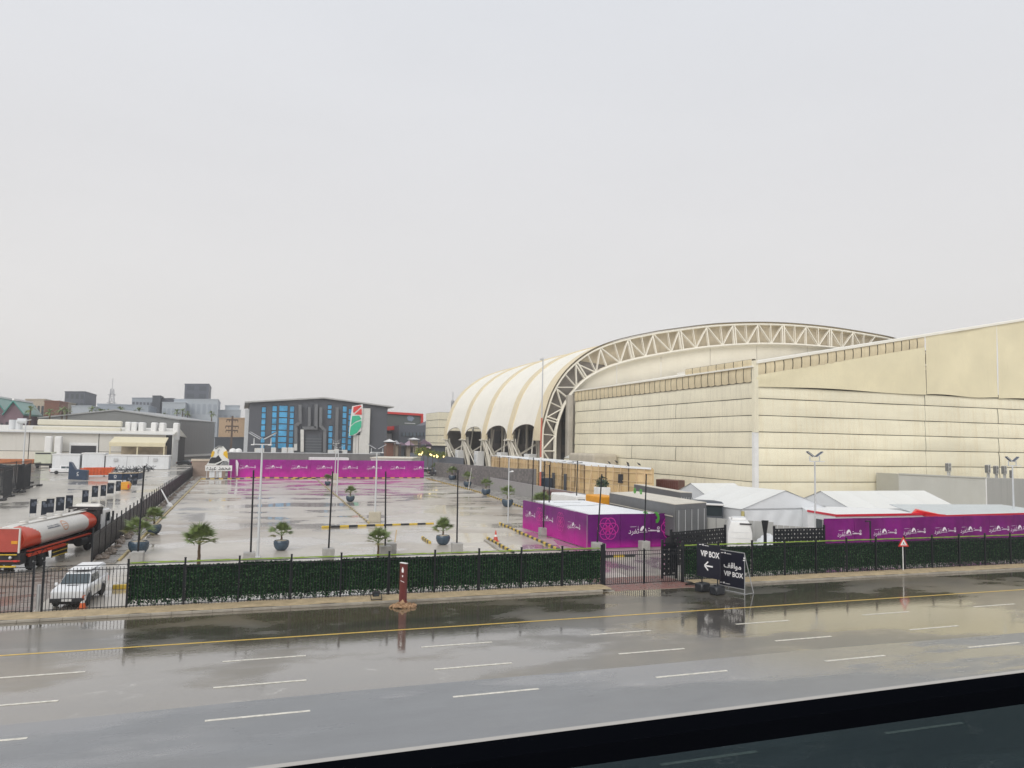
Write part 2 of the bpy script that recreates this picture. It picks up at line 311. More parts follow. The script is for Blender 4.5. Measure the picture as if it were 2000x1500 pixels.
MB().beam(P(948,1056)+V((0,0,.05)),P(985,1082)+V((0,0,.05)),.3,.14).out('kerb_edge',KERB,g)

# ================================================================ FENCES
BARM=mat('black_fence_metal',(.012,.014,.018),.4,.2,var=.15,sc=4)
def bar_mesh(h,w=.028): return mesh(MB().box(-w/2,w/2,-w/2,w/2,0,h),'bar',BARM)
BH=2.36
barm=bar_mesh(BH-.12); postm=mesh(MB().box(-.05,.05,-.05,.05,0,BH+.32).box(-.06,.06,-.06,.06,BH+.32,BH+.36),'post',BARM)
LEAF=mat('artificial_hedge_leaf',(.012,.042,.019),.8,spec=.15,var=.55,sc=5,detail=3); LEAF2=mat('artificial_hedge_leaf_pale',(.06,.13,.05),.7,spec=.2,var=.3,sc=9)
HB=mat('hedge_backing',(.003,.009,.005),.9,var=.3,sc=4); TURF=mat('artificial_turf_top',(.20,.29,.035),.9,spec=.1,var=.25,sc=3,bump=.6,bsc=60)
def hedge_panel(w,h):
    m=MB()
    m.cur=2; m.box(.03,w-.03,.08,.14,.42,h-.03)
    for i in range(int(420*w*h)):
        x=rnd(0,w); z=rnd(.1,h)
        if z<.20+.12*math.sin(x*4.1+h)*math.sin(x*13.)+rnd(-.05,.1): continue
        y=rnd(-.015,.07); s=rnd(.035,.075); c=V((x,y,z)); a=V((rnd(-1,1),rnd(-.5,.5),rnd(-1,1))).normalized()*s; n=V((rnd(-.6,.6),-1,rnd(-.2,.9))).normalized(); b=a.cross(n)*.7
        m.cur=1 if random.random()<.2 else 0
        m.add([c-a,c+b,c+a,c-b],[(0,1,2,3)])
    for i in range(int(22*w)):      # ragged lower fringe
        x=rnd(0,w); z=rnd(.08,.4); s=rnd(.03,.05); m.cur=0; m.add([(x,rnd(0,.1),z),(x+s,0,z+s),(x,rnd(0,.1),z+2*s)],[(0,1,2)])
    return mesh(m,'hedge_panel',[LEAF,LEAF2,HB])
hps=[hedge_panel(2.8,2.2) for _ in range(3)]
turfm=mesh(MB().grid(14,3,lambda u,v:V((2.8*u,.0+.5*v,2.25+rnd(0,.03)))),'hedge_top',TURF)
def fence(name,label,cat,x0,x1,bays,hedge,Y=YF,limit=300,sp=.17,post0=True,z0=.1):
    t=T(name,label,cat,(x0,Y,z0)); L=x1-x0; bw=L/bays
    for i in range(bays+1):
        if i==0 and not post0: continue
        inst('post',postm,t,(i*bw,0,-.1))
    for z in (.13,BH-.25,BH-.02):
        MB().box(0,L,-.018,.018,z-.018,z+.018).out('rail',BARM,t,W=False)
    n=int(L/sp); order=sorted(range(n),key=lambda i:abs(x0+i*sp-10)); keep=set(order[:limit]); st=MB()
    for i in range(1,n):
        x=i*sp
        if i in keep: inst('bar',barm,t,(x,-.0,.0))
        else: st.box(x-.014,x+.014,-.014,.014,0,BH-.12)
    if st.v: tag(st.out('bar',BARM,t,W=False),kind='stuff')
    if hedge:
        for i in range(bays):
            inst('hedge_panel',random.choice(hps),t,(i*bw+.03,.06,-.02),(rnd(-.01,.01),rnd(-.004,.004),0),((bw-.02)/2.8,1,rnd(1.0,1.04))); inst('hedge_top',turfm,t,(i*bw+.02,.06,.03),(0,0,0),(bw/2.8,1,1.03))
    return t
fence('railing_fence','black railing fence at far left, wet brown drive seen through it','fence',-21.5,-9.75,4,False)
fence('railing_fence','short black railing section in front of the parked white pickup','fence',-9.3,-5.35,1,False)
fence('hedge_fence','green artificial hedge fence with black railings, left of the gate','hedge',-5.35,22.7,10,True,post0=False)
fence('hedge_fence','green artificial hedge fence with black railings, right of the gate behind the black signs','hedge',28.9,28.9+2.8*19,19,True)
# gate
g=T('entrance_gate','closed black barred double gate over the red brick drive','gate',(22.85,YF,.05)); gb=bar_mesh(2.15,.03)
for x in (0,6.0): MB().box(x-.08,x+.08,-.08,.08,-.05,2.75).out('gate_post',BARM,g,W=False)
for s,(xa,xb) in enumerate(((.12,2.98),(3.06,5.9))):
    lf=MB(); 
    for z in (.08,1.95,2.2): lf.box(xa,xb,-.02,.02,z-.02,z+.02)
    for x in (xa,xb): lf.box(x-.03,x+.03,-.03,.03,.04,2.28)
    f=lf.out('gate_leaf',BARM,g,W=False); n=int((xb-xa)/.15)
    for i in range(1,n): inst('bar',gb,f,(xa+i*(xb-xa)/n,0,.06))
MB().box(3.0,3.06,.03,.09,0,2.35).out('drop_bolt',BARM,g,W=False)
# black slatted fence at the left side of the lot
g=T('picket_fence','tall black metal picket fence running away along the left edge of the lot','fence',(-9.8,63.2,0)); L=147; n=int(L/.16)
pk=mesh(MB().box(-.02,.02,-.055,.055,.12,2.12),'picket',BARM); pp=mesh(MB().box(-.05,.05,-.05,.05,0,2.55),'post',BARM)
for i in range(51): inst('post',pp,g,(-.003*i*2.9,i*2.9,0))
for z in (.3,1.98): MB().beam((0,0,z),(-.5,L,z),.05,.05).out('rail',BARM,g,W=False)
st=MB()
for i in range(n):
    y=i*.16
    if i<300: inst('picket',pk,g,(-.0034*y,y,0))
    else: x=-.0034*y; st.box(x-.02,x+.02,y-.055,y+.055,.12,2.12)
tag(st.out('picket',BARM,g,W=False),kind='stuff')
# rubble along it
RUB=mat('wet_rubble',(.24,.19,.15),.5,var=.35,sc=3,bump=.5,bsc=8)
def rock(m,c,s):
    vs=[]; 
    for i in range(3):
        for j in range(6):
            t=2*PI*j/6+rnd(-.3,.3); rr=s*(.75,1,.55)[i]*rnd(.75,1.2); vs.append((c[0]+rr*math.cos(t),c[1]+rr*math.sin(t),c[2]+s*(0,.35,.8)[i]*rnd(.8,1.1)))
    fs=[tuple(range(12,18))]+[(i*6+j,i*6+(j+1)%6,(i+1)*6+(j+1)%6,(i+1)*6+j) for i in range(2) for j in range(6)]
    m.add(vs,fs)
m=MB()
for i in range(230): y=64+146*rnd(0,1)**1.5; rock(m,(-9.35+rnd(-.3,.3),y,.1),rnd(.12,.34))
tag(m.out('rubble',RUB),'broken grey rubble strewn along the foot of the black picket fence','rubble',kind='stuff')
# perforated black screens with diamond holes
def perf(label,a,b,z0,z1,holes=1):
    a=V(a);b=V(b);d=(b-a);L=d.length;x=d.normalized(); t=T('perforated_screen',label,'screen',a,math.atan2(d.y,d.x)); n=int(L/.3); k=int((z1-z0)/.3); c=L/n; h=(z1-z0)/k
    m=MB()
    for i in range(n):
        for j in range(k):
            X=i*c;Z=z0+j*h; r=.15 if (i+j)%2 else .27
            for yy in (0,.02):
                C=[(X,yy,Z),(X+c,yy,Z),(X+c,yy,Z+h),(X,yy,Z+h)]; M=(X+c/2,yy,Z+h/2); D=[(M[0],yy,M[2]-h*r),(M[0]+c*r,yy,M[2]),(M[0],yy,M[2]+h*r),(M[0]-c*r,yy,M[2])]
                m.add(C+D,[(0,1,4),(1,5,4),(1,2,5),(2,6,5),(2,3,6),(3,7,6),(3,0,7),(0,4,7)])
    m.out('pierced_sheet',BARM,t,W=False)
    for X in (0,L): MB().box(X-.07,X+.07,-.07,.07,0,z1+.22).out('post',BARM,t,W=False)
    return t
perf('black pierced screen with diamond holes, left of the white van',(30.6,50.4,0),(36.9,52.6,0),.35,2.85)
perf('black pierced screen with diamond holes, in front of the marquee doorway',(41.0,51.8,0),(46.0,51.8,0),.3,2.75)
perf('narrow black pierced screen standing just behind the right gate leaf',(28.2,47.6,0),(29.3,47.6,0),.2,2.5)
g=T('metal_post','single thin black post with a bent top in front of the right purple hoarding','post',P(1701,1100)); b=V(g.location)
MB().beam(b,b+V((0,0,3.4)),.09).beam(b+V((0,0,3.4)),b+V((-.5,0,3.4)),.09).out('post',BARM,g)
# ================================================================ THE ARENA
CREAM=mat('cream_cladding',(.83,.775,.60),.55,var=.06,sc=.18,streak=.5,scol=(.52,.47,.36),bump=.35,bsc=.8,vs_=(1,1,1.6))
CREAM2=mat('cream_cladding_front',(.84,.785,.60),.5,var=.11,sc=.13,streak=.5,scol=(.70,.58,.36),bump=.4,bsc=.6,vs_=(.5,1,1.8))
MEMB=mat('pale_roof_membrane',(.86,.83,.74),.5,var=.04,sc=.3,streak=.18,scol=(.68,.60,.45),bump=.1,bsc=2)
TAN=mat('tan_roof_rib',(.72,.62,.42),.55,var=.07,sc=.4,streak=.2,scol=(.5,.42,.28))
TRUSS=mat('white_truss_steel',(.82,.78,.68),.45,var=.06,sc=.8,streak=.15)
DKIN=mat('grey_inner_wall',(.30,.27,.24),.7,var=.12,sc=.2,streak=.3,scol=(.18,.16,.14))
FLAP=mat('tan_eave_flap',(.70,.60,.40),.6,var=.13,sc=.35,streak=.4,scol=(.42,.33,.20),bump=.3,bsc=1.5)
SEAM=mat('dark_seam',(.13,.11,.08),.8,var=.2)
XC,YC=72.,95.2
hall=T('exhibition_hall','huge cream banded exhibition hall filling the right side behind the tents','hall',(XC,YC,0))
# core just behind the cladding (seams show it)
zb=[0,1.65,4.15,6.65,9.2,11.6,14.05,16.6,19.1]
zr=lambda X: 20.35+(X-64.6)*.186      # roof edge
m=MB(); XE=165
m.prism([(XC+.3,YC+.3,0),(XE,YC+.3,0),(XE,YC+.3,19),(XC+.3,YC+.3,19)],(0,64,0)); m.out('core_wall',SEAM,hall)
# left facet cladding, Y from YC to 160
segs=[95.25,117,133,147,160]
for j in range(8):
    for i in range(4):
        y0,y1=segs[i]+.02,segs[i+1]-.02; z0,z1=zb[j]+.045,zb[j+1]-.045
        def fn(u,v,y0=y0,y1=y1,z0=z0,z1=z1,a=rnd(.05,.08),ph=rnd(0,6)):
            return V((XC+.02-a*math.sin(PI*min(1,max(0,v)))**.5-.10*(1-v)+.03*math.sin(u*9+ph),y0+(y1-y0)*u,z0+(z1-z0)*v))
        m=MB().grid(8,8,fn); m.out('cladding_panel',CREAM,hall,smooth=True)
# right facet cladding
segx=[XC+.15,105.2,121.5,137,150,163]
for j in range(8):
    for i in range(5):
        x0,x1=segx[i]+.03,segx[i+1]-.03; z0,z1=zb[j]+.05,zb[j+1]-.05
        if j==7: z0,z1=zb[7]+.05,18.35
        def fn(u,v,x0=x0,x1=x1,z0=z0,z1=z1,a=rnd(.05,.10),ph=rnd(0,6)):
            return V((x0+(x1-x0)*u,YC+.02-a*math.sin(PI*min(1,max(0,v)))**.5-.10*(1-v)+.04*math.sin(u*11+ph),z0+(z1-z0)*v))
        MB().grid(10,8,fn).out('cladding_panel',CREAM2,hall,smooth=True)
# upper gable sheets, sloping top
UP=mat('upper_gable_sheet',(.79,.715,.49),.5,var=.08,sc=.15,streak=.15,scol=(.55,.46,.3),bump=.5,bsc=.5)
for i,(x0,x1) in enumerate(((XC+.1,105.3),(105.45,121.4),(121.55,137.5),(137.6,165))):
    def fn(u,v,x0=x0,x1=x1,ph=rnd(0,6)):
        X=x0+(x1-x0)*u; zt=zr(X)-(1.75 if i==0 else 0); zl=18.42+.12*math.sin(u*7+ph)*(v<.1)
        return V((X,YC-.32+.10*math.sin(u*8+ph)*math.sin(v*4+ph),zl+(zt-zl)*v))
    MB().grid(18,8,fn).out('gable_sheet',UP,hall,smooth=True)
n=20
for i in range(n):
    x0=72.2+(105.3-72.2)*i/n; x1=72.2+(105.3-72.2)*(i+1)/n-.16
    MB().grid(3,4,lambda u,v: V((x0+(x1-x0)*u,YC-.30-.10*math.sin(PI*v),zr(x0+(x1-x0)*u)-1.75+1.72*v+.1*math.sin(PI*u)*(v-1)))).out('eave_flap',FLAP,hall,smooth=True)
MB().prism([(72.1,YC-.02,zr(72.1)-1.7),(105.3,YC-.02,zr(105.3)-1.7),(105.3,YC-.02,zr(105.3)-.1),(72.1,YC-.02,zr(72.1)-.1)],(0,.25,0)).out('flap_backing',SEAM,hall)
# roof slab
MB().prism([(72.0,YC-.55,zr(72.0)),(165,YC-.55,zr(165)),(165,YC-.55,zr(165)+.35),(72.0,YC-.55,zr(72.0)+.35)],(0,22,0)).out('roof',MEMB,hall)
for i in range(8):
    y0=95.6+i*2.3; y1=y0+2.15
    MB().grid(3,3,lambda u,v: V((71.9-.08*math.sin(PI*v),y0+(y1-y0)*u,21.45+1.0*v))).out('eave_flap',FLAP,hall,smooth=True)
MB().box(72.0,72.4,95.4,114,21.4,22.5).out('flap_backing',SEAM,hall)
MB().prism([(72.5,YC+30,zr(72.5)-.8),(165,YC+30,zr(165)-.8),(165,YC+30,zr(165)-.3),(72.5,YC+30,zr(72.5)-.3)],(0,35,0)).out('roof',MEMB,hall)
# left facet eave flaps
n=34
for i in range(n):
    y0=95.6+(160-95.6)*i/n; y1=95.6+(160-95.6)*(i+1)/n-.16
    zt=lambda y: 21.3-(y-95)*.0
    MB().grid(3,4,lambda u,v: V((XC-.22-.10*math.sin(PI*v),y0+(y1-y0)*u,19.12+2.1*v+.12*math.sin(PI*u)*(v-1)))).out('eave_flap',FLAP,hall,smooth=True)
MB().box(XC-.1,XC+.3,95.3,160,19.0,21.15).out('flap_backing',SEAM,hall)
MB().box(XC-.55,XC+1.4,95.0,160,21.2,21.45).out('parapet',MEMB,hall)
# corner trim
MB().box(XC-.28,XC+.45,YC-.3,YC+.3,0,11.5).out('corner_trim',WHITE,hall)
MB().box(XC-.26,XC+.4,YC-.4,YC+.3,11.5,22.2).out('corner_trim',CREAM,hall)
# ---- vault
Y0=163.
OUTC=[(64.8,6.1),(64.7,9.9),(64.85,12.9),(65.9,17.0),(67.3,21.0),(69.8,25.0),(73.0,28.2),(76.9,30.9),(81.6,33.0),(86.8,34.6),(91.6,35.8),(96.6,36.9),(111.6,39.5),(127.4,40.9),(143.2,41.1),(158.7,40.3),(169.4,39.2)]
# continue symmetrically about X=137
OUTF=OUTC+[(274-x,z) for x,z in reversed(OUTC[:-3]) if 274-x>172]
INC=[(67.9,.0),(67.9,6.1),(67.95,11.8),(68.9,15.5),(70.5,19.1),(73.3,22.6),(76.0,24.9),(79.5,26.8),(82.7,28.1),(87.5,29.6),(92.4,30.8),(102.4,32.9),(111.6,34.4),(122.8,35.6),(132.4,36.1),(142.6,36.2),(153.3,35.9),(163,35.2),(175,33.8),(190,30.5)]
def along(pts):
    L=[0]
    for a,b in zip(pts[:-1],pts[1:]): L.append(L[-1]+math.hypot(b[0]-a[0],b[1]-a[1]))
    def f(s):
        s=max(0,min(L[-1],s))
        for i in range(len(L)-1):
            if s<=L[i+1]:
                k=(s-L[i])/(L[i+1]-L[i]); 
                p0=pts[max(0,i-1)];p1=pts[i];p2=pts[i+1];p3=pts[min(len(pts)-1,i+2)]
                h=lambda a,b,c,d: .5*((2*b)+(-a+c)*k+(2*a-5*b+4*c-d)*k*k+(-a+3*b-3*c+d)*k**3)
                return h(p0[0],p1[0],p2[0],p3[0]),h(p0[1],p1[1],p2[1],p3[1])
        return pts[-1]
    return f,L[-1]
SH=OUTF[1:-1]; sf,SL=along(SH)
vault=T('arched_roof','pale ribbed barrel vault roof on open steel legs beside the hall','roof',(64.8,Y0,0))
BAY=21.6; NB=4; RW=2.3
def rib_arch(y0,y1,off,a0=0.,a1=None):
    a1=a1 or SL
    def fn(u,v):
        s=a0+(a1-a0)*v; x,z=sf(s); x2,z2=sf(min(SL,s+.3)); x1,z1=sf(max(0,s-.3)); d=V((x2-x1,0,z2-z1)).normalized(); n=V((-d.z,0,d.x))
        return V((x,y0+(y1-y0)*u,z))+n*off
    return fn
for k in range(NB+1):
    y0=Y0+BAY*k-(0 if k==0 else RW*.9); y1=y0+RW*(1.4 if k else 1.7)
    fo=rib_arch(y0,y1,.30); fi=rib_arch(y0,y1,-.35); m=MB()
    m.grid(2,90,fo); m.grid(2,90,fi); m.grid(1,90,lambda u,v:fo(0,v).lerp(fi(0,v),u)); m.grid(1,90,lambda u,v:fo(1,v).lerp(fi(1,v),u))
    m.out('roof_rib',TAN,vault,smooth=True)
for k in range(NB):
    y0=Y0+BAY*k+RW*.5; y1=Y0+BAY*(k+1)-RW*.5
    def fn(u,v,y0=y0,y1=y1,off=.1):
        w=abs(2*u-1); cut=4.1*math.sqrt(max(0,1-w**2.2))        # arched opening at the foot of the bay
        s0=cut; s=s0+(SL-s0)*v
        x,z=sf(s); x2,z2=sf(min(SL,s+.3)); x1,z1=sf(max(0,s-.3)); d=V((x2-x1,0,z2-z1)).normalized(); n=V((-d.z,0,d.x))
        return V((x,y0+(y1-y0)*u,z))+n*(off-.22*math.sin(PI*u)**.6)
    vm=MB(); vm.grid(24,110,lambda u,v:fn(u,v**1.25)); vm.out('roof_panel',MEMB,vault,smooth=True)
    # dark rim of the opening and steel curve inside
    rim=MB(); 
    ps=[]
    for i in range(21):
        p=fn(i/20,0); ps.append(p+V((.1,0,0)))
    for a,b in zip(ps[:-1],ps[1:]): rim.beam(a,b,.14,.22)
    rim.out('opening_rim',DKIN,vault)
# roof edge reaching over the truss, with a thin dark flashing line
fo=rib_arch(Y0-1.5,Y0,.50); m=MB(); m.grid(1,110,fo); m.grid(1,110,rib_arch(Y0-1.5,Y0,.38)); m.grid(1,110,lambda u,v:fo(0,v)+V((0,0,-.1*u))); m.out('edge_overhang',TAN,vault,smooth=True)
fo=rib_arch(Y0-1.62,Y0-1.5,.60); m=MB(); m.grid(1,110,fo); m.grid(1,110,rib_arch(Y0-1.62,Y0-1.5,.44)); ff=rib_arch(Y0-1.62,Y0-1.5,.44); m.grid(1,110,lambda u,v:fo(0,v).lerp(ff(0,v),u)); m.out('edge_flashing',SEAM,vault,smooth=True)
# steel legs under each rib
for k in range(NB+1):
    y=Y0+BAY*k+.3; m=MB()
    if k:
        for s in (-1,1):
            m.tube((64.9,y+s*.9,10.2),(67.6,y+s*.35,0),.28,n=8); m.tube((65.4,y+s*.9,10.2),(71.5,y+s*.35,.0),.25,n=8); m.tube((72.5,y+s*.7,11),(73.2,y+s*.7,0),.26,n=8)
            m.tube((66.2,y+s*.7,5.3),(73,y+s*.5,9.5),.14,n=6)
            m.tube((64.6,y+s*.9,9.9),(64.6,y+s*3.6,9.9),.16,n=6)
        for s in (-1,1):
            if 0<k<NB or s<0: m.tube((64.8,y+s*1.2,10),(68.2,y+s*6.2,0),.17,n=6); m.tube((65.6,y+s*2.6,10.3),(67.2,y+s*.4,1.2),.13,n=6); m.tube((68.2,y+s*6.2,0),(69.5,y+s*5.2,13),.2,n=6)
        m.tube((66,y-1,6),(66,y+1,6),.15); m.tube((64.7,y-1.4,10.1),(64.7,y+1.4,10.1),.34)
        m.out('support_leg',TRUSS,vault)
        MB().tube((67.6,y,0),(67.6,y,.9),.9,.7,n=10).out('footing',CONC,vault)
# inner row of columns and dark interior wall
for k in range(9):
    y=Y0+9+BAY*k/2; MB().tube((77,y,0),(77,y,22),.4,n=10).out('inner_column',TRUSS,vault)
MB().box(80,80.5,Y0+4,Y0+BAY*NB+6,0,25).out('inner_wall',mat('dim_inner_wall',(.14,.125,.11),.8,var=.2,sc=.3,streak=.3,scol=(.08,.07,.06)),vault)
m=MB()
for k in range(9): 
    for z in (3,9,15): m.box(79.6,79.95,Y0+7+k*9.4,Y0+13+k*9.4,z,z+4)
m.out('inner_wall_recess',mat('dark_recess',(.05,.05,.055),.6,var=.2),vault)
for k,(c,y) in enumerate(((mat('faded_violet_banner',(.35,.25,.45),.6),Y0+7),(mat('faded_pink_banner',(.50,.32,.48),.6),Y0+12))): MB().box(76.5-k*2,76.8-k*2,y,y+4,9,24).out('hanging_banner',c,vault)
# equipment boxes between the legs
for k in range(NB):
    y=Y0+BAY*k+13; MB().box(66.8,69.0,y,y+3.4,1.2,6.6).out('plant_room',WHITE,vault,bev=.1); MB().box(66.5,66.9,y+.8,y+2.4,3.2,5.6).out('plant_grille',GREYP,vault,bev=.05)
    m=MB(); m.tube((68,y+1,0),(68,y+1,1.6),.3); m.tube((68,y+3.4,0),(68,y+3.4,1.6),.3); m.out('plant_leg',TRUSS,vault)
# ---- front truss
tr=T('arch_truss','long white lattice arch truss along the front edge of the vault','truss',(66,Y0-1.0,0))
of,OL=along([(64.9,0)]+OUTF[:-1]); inf_,IL=along(INC)
def chord(f,L,y,rad,name,upto):
    m=MB(); n=70; ps=[V((f(L*upto*i/n)[0],y,f(L*upto*i/n)[1])) for i in range(n+1)]; m.path(ps,rad,8); m.out(name,TRUSS,tr,smooth=True)
for y in (Y0-1.3,Y0-.7):
    chord(of,OL,y+.0,.24,'outer_chord',.80); chord(inf_,IL,y,.26,'inner_chord',1)
# stations: pairs on outer/inner by X
def onouter(t): return of(t)
Lu=OL*.66; N=16
def V3(p): return V((p[0],0,p[1]))
ISAMP=[V3(inf_(IL*i/600)) for i in range(601)]
def near(p,ref=ISAMP): return min(ref,key=lambda q:(q-p).length_squared)
for i in range(N):
    a=V3(of(Lu*i/N)); d=V3(of(Lu*(i+1)/N)); e2=V3(of(Lu*(i+.5)/N)); b=near(a); c=near(e2)
    tg=(d-a).normalized()*.45; m=MB()
    for y in (Y0-1.3,Y0-.7):
        o=V((0,y,0)); r_=.17 if y<Y0-1 else .1; m.tube(a+o,c+o,r_*.8,n=6); m.tube(d+o,c+o,r_*.8,n=6); m.tube(e2+o,c+o,r_*.65,n=6)
        m.tube(a+o-tg*.5,b+o-tg*.4,r_,n=6)
        if i%2==0: m.tube(a+o+tg,b+o+tg,r_,n=6)
    m.tube(a+V((0,Y0-1.3,0)),a+V((0,Y0-.7,0)),.1,n=6); m.tube(c+V((0,Y0-1.3,0)),c+V((0,Y0-.7,0)),.1,n=6)
    m.out('truss_web',TRUSS,tr)
# soffit behind the truss, rising wall below the arch
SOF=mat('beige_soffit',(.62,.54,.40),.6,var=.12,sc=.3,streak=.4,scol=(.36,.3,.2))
m=MB(); n=60
def soff(u,v):
    s=.25+.75*v; x,z=of(Lu*1.06*s); x2,z2=inf_(IL*min(1,s)); return V((x+(x2-x)*u,Y0+.4+.5*u,z-.3+(z2-.4-z+.3)*u))
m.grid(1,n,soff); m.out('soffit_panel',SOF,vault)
m=MB()
def soff2(u,v):
    s=.02+.24*v; x,z=of(Lu*1.06*s); x2,z2=inf_(IL*min(1,s)); return V((x+(x2-x)*u,Y0+.6+.5*u,z-.3+(z2-.4-z+.3)*u))
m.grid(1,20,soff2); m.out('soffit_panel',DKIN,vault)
MB().box(66,80,Y0+BAY*NB+3,Y0+BAY*NB+3.4,0,13).out('end_wall',MATS['dim_inner_wall'],vault)
upw=T('upper_wall','plain cream upper wall under the arch, above the flapped eaves','wall',(80,Y0+6,0))
UPW=mat('cream_upper_wall',(.84,.79,.66),.6,var=.05,sc=.2,streak=.2,scol=(.64,.55,.4))
xs=[71.4,84,96,110,124,140,158,176]
for a,b in zip(xs[:-1],xs[1:]):
    def fn(u,v,a=a,b=b):
        X=a+.05+(b-a-.1)*u; 
        zt=5
        for i in range(len(INC)-1):
            if INC[i][0]<=X<=INC[i+1][0]: zt=INC[i][1]+(INC[i+1][1]-INC[i][1])*(X-INC[i][0])/(INC[i+1][0]-INC[i][0])+1.2
        return V((X,Y0-.1,8+(zt-.8-8)*v))
    MB().grid(6,6,fn).out('wall_panel',UPW,upw)
# grey pier between arch foot and hall
pr=T('concrete_pier','rounded grey pier between the truss foot and the banded wall','pier',(70.9,161,0)); m=MB()
m.box(70.3,71.8,160.3,162,0,20.5); m.out('pier',mat('grey_render',(.42,.39,.34),.7,var=.15,sc=.3,streak=.4,scol=(.22,.2,.17)),pr,bev=.4,smooth=True,seg=3)
MB().box(68.8,71.9,168,168.4,0,22).out('recess_wall',DKIN,pr)
# service boxes by the foot of hall
GW=mat('pale_polycarbonate',(.66,.66,.62),.35,var=.1,sc=.5)
xa,xb=PY(1116,890,150).x,PY(1178,890,150).x; zs=PY(1150,886,150).z
g=T('curved_shelter','pale low curved shelter roof between the truss foot and the timber hoarding','shelter',(xa,150,0))
MB().grid(10,6,lambda u,v:V((xa+(xb-xa)*u,148+6*v,zs-1.6+1.6*math.sin(PI*(.12+.8*u))))).out('curved_roof',GW,g,smooth=True); MB().box(xa,xb,148.1,154,0,zs-1.2).out('wall',CREAM,g)
g=T('grey_duct','rounded beige plant box at the foot of the banded hall wall','plant box',(68,146,0)); MB().box(66,71.5,138,150,0,7.4).out('casing',mat('beige_render',(.5,.45,.36),.7,var=.1),g,bev=.6,seg=3,smooth=True)
# masts
def lattice(label,cat,base,h,w0,w1,r,m_,n=10,arms=0,top=0):
    t=T('lattice_mast',label,cat,base); m=MB(); b=V(base)
    cs=lambda z: [b+V((sx*(w0+(w1-w0)*z/h)/2,sy*(w0+(w1-w0)*z/h)/2,z)) for sx,sy in ((-1,-1),(1,-1),(1,1),(-1,1))]
    for i in range(n):
        A,B=cs(h*i/n),cs(h*(i+1)/n)
        for k in range(4): m.beam(A[k],B[k],r*1.6); m.beam(A[k],B[(k+1)%4],r); m.beam(A[(k+1)%4],B[k],r); m.beam(B[k],B[(k+1)%4],r)
    if top: m.beam(b+V((0,0,h)),b+V((0,0,h+top)),r*1.5)
    m.out('lattice',m_,t)
    for z,wd in [(h*a,c) for a,c in ((.62,arms),(.76,arms*.85),(.9,arms*.7))]:
        if arms: mm=MB(); mm.beam(b+V((-wd,0,z)),b+V((wd,0,z)),r*2); mm.beam(b+V((-wd,0,z)),b+V((0,0,z+r*6)),r); mm.beam(b+V((wd,0,z)),b+V((0,0,z+r*6)),r); mm.out('cross_arm',m_,t)
    return t
PYL=mat('distant_steel',(.45,.46,.48),.6,.2,var=.05)
# ================================================================ FAR BUILDINGS
def block(name,label,cat,px0,px1,pyt,Y,depth,m_,z0=0,pyt2=None,rows=0,cols=0,wm=None,parapet=True):
    a=PY(px0,pyt,Y); b=PY(px1,pyt2 or pyt,Y); h=(a.z+b.z)/2
    t=T(name,label,cat,(a.x,Y,0)); MB().prism([(a.x,Y,z0),(b.x,Y,z0),(b.x,Y,b.z),(a.x,Y,a.z)],(0,depth,0)).out('wall',m_,t)
    if parapet: MB().prism([(a.x-.2,Y-.2,a.z),(b.x+.2,Y-.2,b.z),(b.x+.2,Y-.2,b.z+.5),(a.x-.2,Y-.2,a.z+.5)],(0,depth+.4,0)).out('parapet',m_,t)
    if rows:
        w=b.x-a.x
        wi=mesh(MB().box(-w/cols*.3,w/cols*.3,-.12,.1,-h/rows*.28,h/rows*.28),'window',wm or GLASS)
        for i in range(cols):
            for j in range(rows):
                inst('window',wi,t,(a.x+w*(i+.5)/cols,Y-.02,h*(j+.5)/rows),W=True)
    return t,a,b,h
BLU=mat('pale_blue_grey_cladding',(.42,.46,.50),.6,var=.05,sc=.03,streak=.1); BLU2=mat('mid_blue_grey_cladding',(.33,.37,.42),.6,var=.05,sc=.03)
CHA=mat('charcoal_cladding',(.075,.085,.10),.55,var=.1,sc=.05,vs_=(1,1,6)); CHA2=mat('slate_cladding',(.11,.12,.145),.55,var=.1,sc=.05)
BEI=mat('beige_facade',(.42,.36,.28),.7,var=.1,sc=.1); BRN=mat('brown_facade',(.20,.09,.06),.7,var=.2,sc=.2,vs_=(1,1,.3)); SLT=mat('near_black_fill',(.03,.03,.035),.7)  # SLT: near-black tone for windows, shutters, frames and machine parts
GRN=mat('green_glass_roof',(.05,.24,.20),.3,var=.15,sc=.3); PUR=mat('mauve_brick',(.16,.10,.12),.7,var=.2,sc=.5)
# green-roofed pavilions far left
for k,(xc,lab) in enumerate(((-118,'green glass gabled pavilion cut by the left edge, far skyline'),(-104,'second green glass gabled pavilion, right of the one at the edge'))):
    pass
def pavilion(pxl,pxr,ptop,pbot,Y,lab):
    a=PY(pxl,pbot,Y); b=PY(pxr,pbot,Y); c=PY((pxl+pxr)/2,ptop,Y); t=T('gabled_pavilion',lab,'pavilion',(c.x,Y,0),0,'green roofed pavilions on the far left skyline')
    MB().prism([(a.x,Y,0),(b.x,Y,0),(b.x,Y,a.z),(c.x,Y,c.z-.8),(a.x,Y,a.z)],(0,26,0)).out('wall',PUR,t)
    for s in (a,b): MB().prism([(s.x+(s.x-c.x)*.12,Y-1,s.z-1),(c.x,Y-1,c.z-.3),(c.x,Y-1,c.z+.3),(s.x+(s.x-c.x)*.12,Y-1,s.z-.4)],(0,28,0)).out('roof',GRN,t)
    MB().beam((c.x,Y-1,c.z+.5),(c.x,Y+26,c.z+.5),.7).out('ridge_cap',WHITE,t)
    w=b.x-a.x
    for i in range(4): MB().box(a.x+w*(.12+.22*i),a.x+w*(.24+.22*i),Y-.3,Y,a.z*.25,a.z*.8).out('window',SLT,t)
